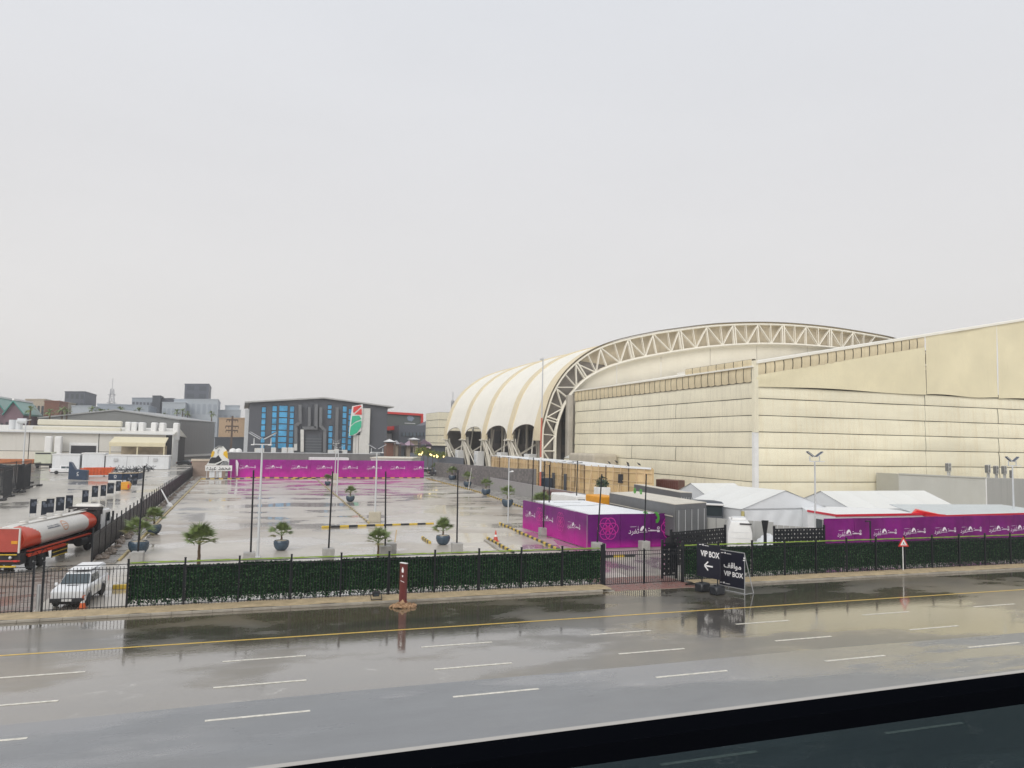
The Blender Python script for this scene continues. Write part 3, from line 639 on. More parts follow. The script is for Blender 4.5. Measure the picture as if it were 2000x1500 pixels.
pavilion(-34,14,777,808,330,'green glass gabled pavilion cut off by the left edge of the far skyline')
pavilion(8,46,783,806,322,'green glass gabled pavilion with mauve gable, left of the beige building')
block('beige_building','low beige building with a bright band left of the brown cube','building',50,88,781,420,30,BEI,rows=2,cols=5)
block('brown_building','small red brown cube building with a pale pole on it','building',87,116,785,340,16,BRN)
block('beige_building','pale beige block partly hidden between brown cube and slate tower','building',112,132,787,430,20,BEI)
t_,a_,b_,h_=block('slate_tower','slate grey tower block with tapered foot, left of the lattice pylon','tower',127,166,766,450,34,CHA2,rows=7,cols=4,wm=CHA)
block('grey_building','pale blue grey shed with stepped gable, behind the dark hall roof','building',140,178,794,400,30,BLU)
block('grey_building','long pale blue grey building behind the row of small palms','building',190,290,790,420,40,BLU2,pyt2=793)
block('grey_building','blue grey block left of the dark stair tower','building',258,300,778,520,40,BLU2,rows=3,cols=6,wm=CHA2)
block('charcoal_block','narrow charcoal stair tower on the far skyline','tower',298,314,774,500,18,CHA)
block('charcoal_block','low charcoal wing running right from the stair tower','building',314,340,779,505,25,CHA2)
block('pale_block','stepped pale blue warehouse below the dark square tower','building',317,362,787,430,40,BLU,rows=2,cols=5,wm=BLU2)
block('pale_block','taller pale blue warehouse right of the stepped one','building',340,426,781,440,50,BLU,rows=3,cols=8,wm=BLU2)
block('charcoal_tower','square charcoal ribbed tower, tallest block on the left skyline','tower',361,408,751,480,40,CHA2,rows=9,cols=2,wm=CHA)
block('pale_block','small pale blue warehouse with rooftop box left of the blue windowed hall','building',424,470,802,460,40,BLU,rows=2,cols=4,wm=BLU2)
block('pale_block','rooftop box on the pale warehouse near the blue windowed hall','building',440,468,793,462,20,BLU)
block('peach_wall','pale peach wall left of the blue windowed hall','wall',428,488,818,345,6,mat('peach_render',(.56,.40,.26),.7,var=.06),rows=0)
block('dark_wall','dark grey low wall left of the blue windowed hall','wall',420,484,856,325,3,CHA)
# pylons
lattice('tall pale lattice transmission pylon rising behind the left skyline','pylon',(PY(214,850,640).x,640,0),44,8,2.0,.24,PYL,n=8,arms=4,top=8)
lattice('thin lattice mast with a platform behind the left end of the vault','mast',(PY(884,800,330).x,330,0),27.5,1.3,1.0,.16,PYL,n=14,top=4)
# roofscape mast on hall
for (x,y,Y,h) in ((1345,0,0,0),): pass
g=T('power_pole','brown timber pylon with three cross arms and hanging insulators','pylon',(PY(452,860,310).x,310,0)); b=V(g.location); BR=mat('weathered_brown_timber',(.12,.08,.06),.8,var=.2)
m=MB(); m.beam(b,b+V((0,0,17.5)),.7); m.out('pole',BR,g)
for z,w in ((16,4),(13.6,4.6),(12,4.2),(4.5,3.4)):
    m=MB(); m.beam(b+V((-w/2,0,z)),b+V((w/2,0,z)),.4,.5); 
    for i in range(5): m.beam(b+V((-w/2+w*i/4,-.1,z)),b+V((-w/2+w*i/4,-.1,z-.9)),.25)
    m.out('cross_arm',BR,g)
# ---- grey hall with blue windows
BLD=mat('slate_grey_hall_cladding',(.085,.09,.105),.5,var=.06,sc=.06,bump=.3,bsc=3,vs_=(3,1,.2))
BG=T('grey_hall','slate grey gabled hall with vertical strips of bright blue windows','hall',(2.8,300,0)); YB=300
MB().prism([(2.6,YB,0),(54.2,YB,0),(54.2,YB,22.3),(29.4,YB,24.8),(2.8,YB,22.3)],(0,60,0)).out('wall',BLD,BG)
for a,b in (((1.0,22.2),(29.4,24.85)),((29.4,24.85),(56.5,22.2))): MB().prism([(a[0],YB-1.5,a[1]),(b[0],YB-1.5,b[1]),(b[0],YB-1.5,b[1]+.5),(a[0],YB-1.5,a[1]+.5)],(0,62,0)).out('roof',mat('pale_roof_edge',(.42,.42,.41),.6),BG)
BWIN=mat('blue_window_glass',(.05,.33,.60),.12,var=.38,sc=.2,spec=.8); DRK=mat('dark_mullion',(.03,.035,.045),.5)
def z5(x,y): p=PY(470+x/6.667,760+y/6.667,YB); return p.x,p.z
def strip(x0,x1,yt,yb,n,shift=None):
    ym_=(yt+yb)/2; X0=z5(x0,ym_)[0]; X1=z5(x1,ym_)[0]; Z1=z5(x0,yt)[1]; Z0=z5(x0,yb)[1]; f=MB().box(X0-.1,X1+.1,YB-.22,YB-.01,Z0-.1,Z1+.1).out('window',DRK,BG)
    me=None
    for i in range(n):
        za=Z0+(Z1-Z0)*i/n; zb_=Z0+(Z1-Z0)*(i+1)/n
        if me is None: me=mesh(MB().box(0,X1-X0,0,.12,0,(zb_-za)-.42),'pane',BWIN)
        inst('pane',me,f,(X0,YB-.34,za+.11),W=True)
for a in ((268,318,225,780,7),(405,460,210,780,7),(495,600,205,775,7),(635,685,215,785,7),(1133,1180,200,385,3),(1142,1190,470,790,4),(1322,1370,215,790,7),(1400,1440,250,800,7)): strip(*a)
DUCT=mat('grey_duct_cladding',(.16,.165,.175),.45,.1,var=.08,sc=.5); DW=mat('white_duct',(.66,.65,.62),.5,var=.08,sc=.6)
def duct(pts,w,m_,lab=None,cap=True):
    q=[z5(*p) for p in pts]; m=MB()
    for a,b in zip(q[:-1],q[1:]): m.beam((a[0],YB-1,a[1]),(b[0],YB-1,b[1]),w,1.4,upv=(0,1,0))
    for a in q[1:-1]: m.box(a[0]-w/2,a[0]+w/2,YB-1.68,YB-.32,a[1]-w/2,a[1]+w/2)
    return m.out('air_duct',m_,BG)
duct([(770,205),(770,430),(715,480),(715,715)],1.15,DUCT); duct([(890,235),(890,490)],1.05,DUCT); duct([(980,200),(975,505),(800,508)],1.2,DUCT)
duct([(1040,240),(1035,475),(1090,540),(1088,820)],1.15,DUCT); duct([(1250,240),(1240,790)],1.15,DUCT)
duct([(797,525),(797,815)],1.15,DW); duct([(712,710),(712,800)],1.1,DW)
X0,Z1=z5(1562,250); X1,Z0=z5(1660,840); MB().box(X0,X1,YB-2,YB-.02,Z0-2,Z1).out('air_duct',DW,BG)
m=MB(); X0,Z1=z5(840,610); X1,Z0=z5(1050,815)
MB().box(X0,X1,YB-.5,YB-.02,Z0-2,Z1).out('roller_door',CHA,BG)
for i in range(7): MB().box(X0,X1,YB-.62,YB-.5,Z0-1.6+i*(Z1-Z0+1.5)/7,Z0-1.35+i*(Z1-Z0+1.5)/7).out('door_rail',DUCT,BG)
# logo sign: red and green shapes with white outline
def shape(pts,m_,y,name,th=.25): 
    MB().prism([(z5(*p)[0],y,z5(*p)[1]) for p in pts],(0,th,0)).out(name,m_,BG)
shape([(1440,225),(1578,200),(1575,345),(1565,460),(1555,540),(1480,600),(1400,608),(1405,500),(1425,330)],WHITE,YB-2.6,'emblem_backing')
SR=mat('sign_red',(.70,.05,.04),.5,var=.04); SG=mat('sign_green',(.03,.48,.27),.5,var=.05)
shape([(1458,235),(1540,215),(1560,225),(1462,315),(1450,300)],SR,YB-2.8,'emblem_red'); shape([(1560,250),(1565,335),(1470,332)],SR,YB-2.8,'emblem_red')
shape([(1440,352),(1530,348),(1560,392),(1480,425),(1425,470)],SG,YB-2.8,'emblem_green'); shape([(1560,412),(1555,495),(1500,570),(1440,600),(1406,600),(1420,490),(1480,440)],SG,YB-2.8,'emblem_green')
for x in (1480,1510,1550,1590): 
    X,Z=z5(x,600); MB().box(X-.5,X+.5,YB-1.7,YB-.5,0,Z).out('flue',DW,BG)
# side annex at left
m=MB(); X,Z=z5(70,240); MB().box(X-.2,X+3.2,YB+4,YB+12,0,20).out('side_stair',GREYP,BG)
# low white units in front of it and dark base wall
for x,w in ((240,14),(420,7),(560,8),(640,9),(1160,10),(1230,6),(1335,7)):
    X,Z=z5(x,800); g=T('ground_unit','white box at the foot of the blue windowed hall, %s'%{240:'leftmost low one',420:'under second window strip',560:'under the widest window strip',640:'under the fourth window strip',1160:'under the cranked window strip',1230:'right of the cranked strip',1335:'under the sixth strip'}[x],'air unit',(X,YB-5,0),0,'white units along the foot of the grey hall')
    MB().box(X-w*.12,X+w*.12,YB-6,YB-4,0,5.6+rnd(-.3,.5)).out('casing',DW,g,bev=.1); MB().box(X-w*.09,X+w*.09,YB-6.1,YB-6,3.4,5.0).out('grille',GREYP,g)
g=T('perimeter_wall','dark grey rendered wall between the purple hoarding and the blue windowed hall','wall',(-2,215,0)); MB().box(-3.5,37,215,215.5,0,5.4).out('wall',mat('grey_render_wall',(.17,.165,.165),.6,var=.12,sc=.4,streak=.5,scol=(.09,.09,.09)),g); MB().box(-3.6,37.1,214.9,215.6,5.4,5.55).out('coping',GREYP,g)
g=T('cabin_roof','long white cabin roof peeping above the right half of far hoarding','cabin',(40,205,0)); MB().prism([(32,199,0),(43,200,0),(48,212,0),(36,212,0)],(0,0,4.6)).out('wall',WHITE,g); MB().prism([(31.7,198.7,4.6),(43.3,199.6,4.6),(48.3,212.5,4.6),(36,212.5,4.6)],(0,0,.25)).out('roof',mat('cream_cabin_roof',(.74,.71,.6),.5,var=.06),g)
g=T('cabin_roof','small white roof edge showing above the far hoarding, left half','cabin',(20,200,0)); MB().box(16.5,26,196,200,0,4.75).out('wall',WHITE,g)
# ---- red trimmed dark building and clutter to the right of it
YR=360
RB=T('red_trim_hall','dark green grey hall with a bright red roof edge and white emblem','hall',(68,YR,0))
def z4(x,y,Y): p=PY(740+x/10.71,780+y/10.71,Y); return p.x,p.z
def fl(t,name,pts,m_,Y,th): MB().prism([(z4(*p,Y)[0],Y,z4(*p,Y)[1]) for p in pts],(0,th,0)).out(name,m_,t)
DG=mat('dark_green_grey',(.10,.12,.115),.6,var=.08)
fl(RB,'wall',[(100,300),(905,330),(905,1300),(100,1300)],DG,YR,30); fl(RB,'roof_edge',[(100,250),(925,300),(925,345),(100,295)],REDP,YR-1,31); fl(RB,'roof_edge',[(885,300),(930,300),(930,550),(885,545)],REDP,YR-1.3,31)
fl(RB,'canopy',[(130,570),(385,560),(465,670),(430,710),(345,640),(130,650)],REDP,YR-14,12); fl(RB,'emblem',[(620,340),(700,350),(740,400),(690,460),(610,440),(590,380)],mat('blue_grey_emblem',(.25,.3,.38),.6),YR-.2,.15); fl(RB,'emblem_text',[(540,490),(760,500),(760,512),(540,502)],WHITE,YR-.2,.15)
fl(RB,'window',[(140,715),(270,715),(270,870),(140,870)],WHITE,YR-9,6); fl(RB,'wall',[(150,650),(440,700),(440,1000),(150,1000)],mat('dark_teal_wall',(.05,.10,.11),.6),YR-8,8)  # white window block and a dark teal wall under the canopy
for i,(x,lab) in enumerate(((0,0),)): pass
g=T('dark_block','dark slate upper block in front of red trimmed hall','building',(80,340,0)); fl(g,'wall',[(420,540),(930,545),(1170,440),(1170,1200),(420,1200)],CHA2,335,18)
fl(g,'window_band',[(470,700),(1160,690),(1160,760),(470,770)],mat('blue_grey_glass',(.12,.15,.18),.2),334.6,.3)
for x in range(480,1160,75): fl(g,'mullion',[(x,690),(x+12,690),(x+12,775),(x,775)],SLT,334.3,.4)
LT=[mat('mauve_awning',(.42,.30,.38),.6,var=.1),mat('dark_mauve_awning',(.12,.07,.10),.6,var=.2),WHITE,mat('grey_tent_cloth',(.3,.3,.32),.6)]
def smalltent(x,y,w,h,c,lab,Y=275):
    X,Z=z4(x,y,Y); g=T('small_tent',lab,'tent',(X,Y,0),0,'small tents and awnings by the far street'); W_=w/10.7*Y/1590; H_=h/10.7*Y/1590
    MB().add([(X-W_,Y-2,Z-H_),(X+W_,Y-2,Z-H_),(X+W_,Y+4,Z-H_),(X-W_,Y+4,Z-H_),(X,Y+1,Z)],[(0,1,4),(1,2,4),(2,3,4),(3,0,4)]).out('canopy',c,g)
    m=MB(); 
    for sx in (-1,1): m.beam((X+sx*W_*.95,Y-1.9,0),(X+sx*W_*.95,Y-1.9,Z-H_),.25)
    m.out('leg',BR,g); MB().box(X-W_*.8,X+W_*.8,Y,Y+3,0,Z-H_-.4).out('stall_body',random.choice([BRN,CHA,SLT,BEI]),g)
smalltent(230,830,110,60,LT[2],'white pitched awning beside the grey hall corner'); smalltent(370,850,70,90,LT[3],'grey peaked awning right of the white one')
smalltent(470,890,90,70,LT[1],'dark red brown awning among the far stalls'); smalltent(640,860,100,110,LT[0],'pale mauve pitched awning, slanted, mid clutter'); smalltent(740,800,110,40,LT[2],'white swept canopy with raised end')
smalltent(960,830,130,120,LT[1],'dark mauve striped big awning near the black kiosk'); smalltent(1060,880,90,140,LT[0],'grey mauve awning behind the black kiosk')
g=T('black_kiosk','black square kiosk on posts left of the vault','kiosk',(PY(860,880,235).x,235,0)); b=V(g.location); MB().box(b.x-2.2,b.x+1.6,235,238,3.6,7.6).out('cabin',CHA,g); MB().box(b.x-9,b.x+2,234.5,238.5,7.6,7.95).out('roof',SLT,g)
for d in (-2,1.4): MB().beam((b.x+d,235.3,0),(b.x+d,235.3,3.6),.2).out('leg',SLT,g)
g=T('dark_hoarding','dark grey site hoarding left of the lantern posts','hoarding',(60,222,0)); MB().prism([(50.5,238,0),(60.5,212,0),(60.5,212,4.6),(50.5,238,5.6)],(.2,.1,0)).out('panel',CHA2,g)
BB=T('beige_end_building','beige banded building end just left of the vault','building',(100,275,0))
for j in range(7):
    a=PY(856,806,280); MB().box(a.x,a.x+22,280,300,j*2.9+.1,j*2.9+2.8).out('cladding_panel',CREAM,BB)
MB().box(a.x+.2,a.x+21.8,280.2,299.8,0,20.3).out('core_wall',SEAM,BB)
# ---- left yard halls
WH=T('white_hall','long white flat fronted hall with dark shutter at left','hall',(-40,268,0)); HW=mat('pale_panel_wall',(.66,.645,.60),.55,var=.04,sc=.1,streak=.15); HW2=mat('pale_panel_wall_low',(.70,.66,.58),.55,var=.04,sc=.1,streak=.2,scol=(.5,.4,.3))
XW=[-118,-96,-75,-60.3,-41.5,-22.3]
for a,b in zip(XW[:-1],XW[1:]):
    MB().box(a+.12,b-.12,268,268.4,4.2,9.9).out('wall_panel',HW,WH); MB().box(a+.12,b-.12,267.95,268.4,0,4.05).out('wall_panel',HW2,WH)
MB().box(-117.8,-20.6,268.3,330,0,9.8).out('core_wall',SLT,WH)
MB().prism([(-119,267.2,9.9),(-20,267.2,9.9),(-20,267.2,10.1),(-20,282,12.4),(-119,282,12.4),(-119,267.2,10.1)],(0,0,.0001)) if 0 else None
MB().prism([(-119,267.2,9.8),(-119,267.2,10.05),(-119,290,12.1),(-119,331,9)],(99,0,0)).out('roof',mat('pale_roof_sheet',(.72,.70,.64),.45,var=.05,sc=.2),WH)
MB().box(-119,-20.2,266.9,267.25,9.75,10.05).out('gutter',GREYP,WH)
MB().prism([(-20.55,267.9,0),(-20.55,290,0),(-20.55,290,11.4),(-20.55,267.9,9.8)],(.3,0,0)).out('end_wall',WHITE,WH)
a=PY(139,870,267.7); b=PY(187,890,267.7); MB().box(a.x,b.x,267.6,267.9,1.5,a.z).out('shutter_door',SLT,WH); MB().box(a.x-.5,b.x+.5,267.7,267.95,1.5,a.z+.9).out('door_frame',WHITE,WH)
for x in (96,115): 
    a=PY(x-6,852,266); b=PY(x+6,885,266); MB().box(a.x,b.x,264.5,266.5,1,a.z).out('air_duct',WHITE,WH,bev=.3); 
for i,x in enumerate((252,264,278,302,318,345)):
    a=PY(x-5,824+i*.4,280); b=PY(x+5,840,280); MB().box(a.x,b.x,277,284,8,a.z).out('roof_vent',WHITE,WH,bev=.3)
a=PY(66,820,276); b=PY(238,824,276); MB().box(a.x,b.x,275,277.5,9.8,11.8).out('roof_duct',mat('cream_duct',(.66,.63,.52),.5,var=.06,sc=.3),WH,bev=.3); MB().box(a.x+1,b.x,276,278.5,12.1,14.0).out('roof_duct',MATS['cream_duct'],WH,bev=.3)
for x in (25,38): a=PY(x,820,274); MB().tube((a.x,274,9),(a.x,274,a.z),1,n=12).out('roof_flue',GREYP,WH)
a=PY(45,816,274); MB().tube((a.x-1.2,273.2,a.z-1),(a.x+1.2,273.2,a.z-1),.8,n=12).out('roof_drum',GREYP,WH)
# yellow canopy on posts at its right end
g=T('yellow_canopy','pale yellow sun canopy on posts before the white hall','canopy',(-30,262,0)); a=PY(220,853,262); b=PY(327,853,262); CY=mat('pale_yellow_cloth',(.72,.65,.45),.7,var=.06)
MB().prism([(a.x,256,a.z-1.9),(b.x,256,a.z-1.9),(b.x,266,a.z-.2),(a.x,266,a.z-.2)],(0,0,.25)).out('canopy_roof',CY,g); MB().box(a.x,b.x,255.9,256.05,a.z-2.8,a.z-1.9).out('valance',CY,g)
for k in range(3): X=a.x+.3+(b.x-a.x-.6)*k/2; MB().beam((X,256.3,0),(X,256.3,a.z-1.9),.35).out('post',CY,g)
MB().box(a.x+2,b.x-.4,266.5,267.3,2.5,a.z-2.6).out('stored_boards',mat('wet_tan_board',(.4,.33,.24),.6,var=.25,sc=.6),g)
DH=T('grey_gable_hall','big dark grey gabled hall behind the white one','hall',(-46,330,0)); GH=mat('grey_roof_sheet',(.20,.205,.20),.5,var=.05,sc=.2,streak=.1); GH2=mat('grey_side_sheet',(.22,.225,.23),.5,var=.05,sc=.1,vs_=(1,.1,.1),bump=.3,bsc=2)
MB().prism([(-69,330,0),(-23.1,330,0),(-23.1,330,15.8),(-46,330,18.9),(-71.5,330,15.2)],(11.8,40,0)).out('gable_wall',GH,DH)
MB().prism([(-72,329.4,15.1),(-46,329.4,18.95),(-22.6,329.4,15.8),(-22.6,329.4,16.2),(-46,329.4,19.4),(-72,329.4,15.6)],(11.9,41,0)).out('roof',mat('grey_roof_edge',(.34,.345,.34),.5),DH)
n=14
for i in range(n):
    q0=V((-23,330,0)).lerp(V((-11.2,370,0)),(i+.02)/n); q1=V((-23,330,0)).lerp(V((-11.2,370,0)),(i+.98)/n); MB().prism([q0+V((0,0,2.2)),q1+V((0,0,2.2)),q1+V((0,0,15.6)),q0+V((0,0,15.6))],(.2,-.06,0)).out('side_panel',GH2,DH)
MB().prism([(-23,330,1.2),(-11,370,1.2),(-11,370,2.1),(-23,330,2.1)],(.4,-.1,0)).out('base_band',WHITE,DH)
# street backing, low wall with brick planter
g=T('low_wall','pinkish brown brick wall left of the lettered sign','wall',(-9,196,0)); MB().box(-10.5,-3,196,197,0,3.6).out('wall',mat('pink_brown_brick',(.33,.25,.20),.7,var=.15,sc=1),g); MB().box(-10.7,-4,195.8,197.2,3.6,4.1).out('coping',mat('beige_coping',(.58,.5,.4),.6),g)
# small domes beyond the left of the grey hall
for x,lab in ((466,'little white domed tent, left of the grey hall foot'),(455,'second little white dome half hidden by the lettered sign')):
    a=PY(x,878,245); g=T('dome_tent',lab,'tent',(a.x,245,0)); MB().lathe([(1.1,0),(1.1,4.9),(1.0,5.5),(.7,5.9),(.2,6.1)],(a.x,245,0),12).out('dome',WHITE,g,smooth=True)
# ================================================================ HOARDINGS
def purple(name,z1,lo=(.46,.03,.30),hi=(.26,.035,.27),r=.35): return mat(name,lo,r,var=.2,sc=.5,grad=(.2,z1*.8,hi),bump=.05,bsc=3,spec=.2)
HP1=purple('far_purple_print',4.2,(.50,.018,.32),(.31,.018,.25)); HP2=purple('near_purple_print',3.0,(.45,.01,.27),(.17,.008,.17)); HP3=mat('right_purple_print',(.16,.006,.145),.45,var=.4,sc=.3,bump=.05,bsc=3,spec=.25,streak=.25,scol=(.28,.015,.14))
PINK=mat('magenta_print',(.58,.02,.32),.4,var=.05); LILAC=mat('white_print',(.80,.72,.80),.5,var=0)
ARW='\uFEA9\uFEAE\uFED4\uFE97'
def logo_mesh(mt):
    """row of small white marks: script word, arched emblem, thin lettering, seal (2.9 m wide, 0.6 m tall)"""
    bm=bmesh.new()
    tm=text_mesh(ARW,.62,mt,0)
    bm.from_mesh(tm); bmesh.ops.translate(bm,verts=bm.verts,vec=(-.98,-.1,0))
    def P2(pts): bm.faces.new([bm.verts.new((x,y,0)) for x,y in pts])
    P2([(-1.3,.27),(-.72,.29),(-.72,.31),(-1.3,.30)]); P2([(-.56,-.3),(-.54,-.3),(-.54,.35),(-.56,.35)])
    P2([(-.38,-.06),(-.3,.18),(-.16,.33),(-.04,.36),(.08,.3),(.2,.1),(.26,-.08),(.14,-.08),(.1,.06),(.0,.14),(-.1,.05),(-.14,-.07)])
    P2([(-.45,-.16),(.34,-.15),(.34,-.19),(-.45,-.2)])
    x=.42
    for k in range(11):
        w=rnd(.05,.1); h=rnd(.06,.16); P2([(x,-.1),(x+w,-.12),(x+w*.8,-.1+h),(x+w*.3,-.1+h*.8)]); x+=w*1.05
    P2([(.42,.12),(.56,.1),(.58,.15),(.46,.17)]); P2([(.4,-.05),(1.22,-.06),(1.2,-.09),(.42,-.09)])
    for k in range(14):
        a=2*PI*k/14;b=2*PI*(k+1)/14; P2([(1.42+.12*math.cos(a),.16+.12*math.sin(a)),(1.42+.12*math.cos(b),.16+.12*math.sin(b)),(1.42+.075*math.cos(b),.16+.075*math.sin(b)),(1.42+.075*math.cos(a),.16+.075*math.sin(a))])
    P2([(1.27,-.02),(1.57,-.02),(1.57,-.08),(1.27,-.08)]); P2([(1.3,-.11),(1.54,-.11),(1.54,-.2),(1.3,-.2)])
    me=bpy.data.meshes.new('print_mark'); bm.to_mesh(me); bm.free(); me.materials.append(mt); return me
LOGO=logo_mesh(LILAC)
def rosette():
    m=MB()
    def ring(cx,cy,r,w,n=28):
        for k in range(n):
            a=2*PI*k/n;b=2*PI*(k+1)/n
            m.add([(cx+r*math.cos(a),cy+r*math.sin(a),0),(cx+r*math.cos(b),cy+r*math.sin(b),0),(cx+(r-w)*math.cos(b),cy+(r-w)*math.sin(b),0),(cx+(r-w)*math.cos(a),cy+(r-w)*math.sin(a),0)],[(0,1,2,3)])
    for k in range(6): ring(.42*math.cos(k*PI/3),.42*math.sin(k*PI/3),.42,.05)
    ring(0,0,.2,.16); ring(0,0,.42,.05)
    return mesh(m,'rosette_print',PINK)
ROS=rosette()
BACKM=mat('hoarding_back',(.3,.3,.3),.7)
def hoarding(label,a,b,h,mt,step,logos=(),rosettes=(),th=.12,group=None,lz=.6,ls=1,z0=.05,rs=1.,skew=0):
    a=V(a);b=V(b);d=b-a;L=d.length;x=d.normalized(); n=V((x.y,-x.x,0)); t=T('purple_hoarding',label,'hoarding',a,0,group); k=max(1,round(L/step))
    for i in range(k):
        p=a+d*(i/k)+x*.015; q=a+d*((i+1)/k)-x*.015; o=n*rnd(0,.02)
        MB().prism([p+o+V((0,0,z0)),q+o+V((0,0,z0)),q+o+V((0,0,h+rnd(-.02,.02))),p+o+V((0,0,h+rnd(-.02,.02)))],-n*th).out('panel',mt,t)
    for s in logos: put(LOGO,'printed_logo',t,a+x*s+n*.035+V((0,0,h*lz)),x,(0,0,1),ls,ls)
    for s in rosettes: put(ROS,'printed_rosette',t,a+x*s+n*.03+V((0,0,h*.58)),x,(0,0,1),rs,rs)
    for i in range(k+1): 
        p=a+d*(i/k)-n*(th+.08); MB().beam(p,p+V((0,0,h-.1)),.08).out('stay',BACKM,t)
    return t
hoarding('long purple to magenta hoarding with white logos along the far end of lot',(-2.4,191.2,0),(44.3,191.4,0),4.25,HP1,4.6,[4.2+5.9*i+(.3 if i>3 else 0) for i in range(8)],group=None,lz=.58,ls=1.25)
g=T('feather_flag','pale feather shaped banner at the left end of far purple hoarding','flag',(-.1,190.8,0)); MB().prism([(PY(462,930,190.8).x,190.8,.3),(PY(464,930,190.8).x,190.8,.4),(PY(466,905,190.8).x,190.8,3.3),(PY(463,898,190.8).x,190.8,4.1),(PY(460.5,898,190.8).x,190.8,4.1)],(0,.05,0)).out('cloth',LILAC,g); MB().beam((-.75,190.9,0),(-.75,190.9,4.1),.05).out('pole',STEEL,g)
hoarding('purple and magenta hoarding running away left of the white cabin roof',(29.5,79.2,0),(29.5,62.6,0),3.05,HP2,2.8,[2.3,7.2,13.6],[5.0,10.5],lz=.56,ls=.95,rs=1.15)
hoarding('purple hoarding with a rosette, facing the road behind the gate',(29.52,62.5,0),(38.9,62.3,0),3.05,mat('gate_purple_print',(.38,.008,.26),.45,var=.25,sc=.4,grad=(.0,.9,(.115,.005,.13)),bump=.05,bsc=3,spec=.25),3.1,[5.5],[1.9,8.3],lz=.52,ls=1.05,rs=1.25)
hoarding('long deep purple hoarding with white logos on the right',(48.9,55,0),(92,55.2,0),3.1,HP3,3.4,[2.7,6.8,10.3,14.1,17.4,21.1,24,28.4,32.6],lz=.58,ls=.9)
# cabin with white roof behind near hoarding
CORR=mat('corrugated_grey_metal',(.40,.40,.385),.4,.2,var=.06,sc=1)
WROOF=mat('white_cabin_roof',(.84,.86,.88),.45,var=.04,sc=.8,streak=.0)
g=T('white_roofed_cabin','low cabin with a bright white flat roof boxed in by purple hoardings','cabin',(32,68,0))
MB().prism([(30.3,63.6,0),(36.6,63.6,0),(36.6,79,0),(31.2,79,0)],(0,0,2.85)).out('wall',WHITE,g); MB().prism([(30.1,63.3,2.85),(36.8,63.3,2.85),(36.8,79.3,2.85),(31.0,79.3,2.85)],(0,0,.12)).out('roof',WROOF,g)
m=MB(); m.path([V((30.2,71.5,2.99)),V((32,72.3,3.0)),V((34,72.0,3.0)),V((36.6,73.5,3.0))],.035,5); m.path([V((32,76.5,2.99)),V((35,76.2,2.99))],.03,5); m.out('cable',STEEL,g)
# grey brick wall & corrugated fence, right side of the lot
BRK=mat('dark_grey_brick',(.165,.15,.145),.65,var=.18,sc=.8,streak=.35,scol=(.10,.09,.085))
g=T('grey_brick_wall','long dark grey brick wall behind the potted palms on the right side','wall',(50.5,186,0)); 
wl=[(50.8,204,3.75),(50.8,174,3.9),(50.7,149,4.0),(47.0,149,0)]
a=V((50.8,206,0)); b=V((46.9,121,0)); d=b-a; nseg=17; nr=V((d.y,-d.x,0)).normalized()
if nr.x>0: nr=-nr
bkm=[mat('wall_brick_%s'%n_,c,.65,var=.15,sc=2) for n_,c in (('dark',(.14,.13,.128)),('mid',(.18,.165,.16)),('light',(.22,.20,.19)))]
for i in range(nseg):
    p=a+d*(i/nseg); q=a+d*((i+1)/nseg); h0=3.6+.07*i; m=MB()
    m.prism([p,q,q+V((0,0,h0)),p+V((0,0,h0))],-nr*.25); o=m.out('wall_bay',BRK,g)
    # courses of individual blocks
    m=MB(); L=(q-p).length; x=(q-p).normalized(); rows=12
    for r in range(rows):
        nb=8 if i<10 else 10
        for k in range(nb):
            s0=(k+(.5 if r%2 else 0))/nb*L; s1=min(L,s0+L/nb-.03); m.cur=random.randrange(3); z=r*h0/rows
            m.prism([p+x*s0+V((0,0,z+.02)),p+x*s1+V((0,0,z+.02)),p+x*s1+V((0,0,z+h0/rows-.02)),p+x*s0+V((0,0,z+h0/rows-.02))],nr*rnd(.02,.045))
    tag(m.out('brick',bkm,o),kind='stuff')
MB().prism([a-nr*.3,a+nr*.12,b+nr*.12,b-nr*.3],(0,0,.08)).out('coping',BRK,g).location.z+=0
g=T('corrugated_fence','pale grey corrugated metal fence between brick wall and near hoarding','fence',(46.4,120,0)); a=V((47.3,146,0)); b=V((45.4,80,0)); d=b-a; n=60; x=d.normalized(); 
m0=MB(); w=d.length/n
for k in range(6): y0=w*k/6; m0.prism([(0,y0,0),(0,y0+w/6*.9,0),(-.05,y0+w/6*.65,0),(-.05,y0+w/6*.3,0)],(0,0,2.3))
sh=mesh(m0,'sheet',CORR)
for i in range(n): 
    p=a+d*(i/n); inst('sheet',sh,g,p-V((46.4,120,0)),(0,0,math.atan2(-(x.x),x.y)),(1,1,1.))
MB().beam(a+V((0,0,2.3)),b+V((0,0,2.3)),.08).out('top_rail',STEEL,g)
g=T('grey_panel_wall','tall lighter grey block wall piece next to the timber hoarding','wall',(47.2,133,0)); MB().prism([(47.55,136,0),(46.9,120,0),(46.9,120,5.0),(47.55,136,4.5)],(.1,0,0)).out('panel',mat('grey_block_wall',(.19,.18,.175),.65,var=.15,sc=1.2,streak=.3,scol=(.14,.13,.12)),g)
g=T('corrugated_fence','short pale corrugated fence between dark container and pierced screen','fence',(39.2,62,0)); a=V((39.2,66,0)); b=V((45.5,57.5,0)); d=b-a; n=12
for i in range(n):
    p=a+d*(i/n); q=a+d*((i+.94)/n); MB().prism([p,q,q+V((0,0,2.6)),p+V((0,0,2.6))],(.05,.05,0)).out('sheet',CORR,g)
g=T('corrugated_fence','pale ribbed fence piece below the marquee doorway, behind right pierced screen','fence',(47,58,0)); a=V((47.5,63,0)); b=V((51.5,57.5,0)); d=b-a; n=12
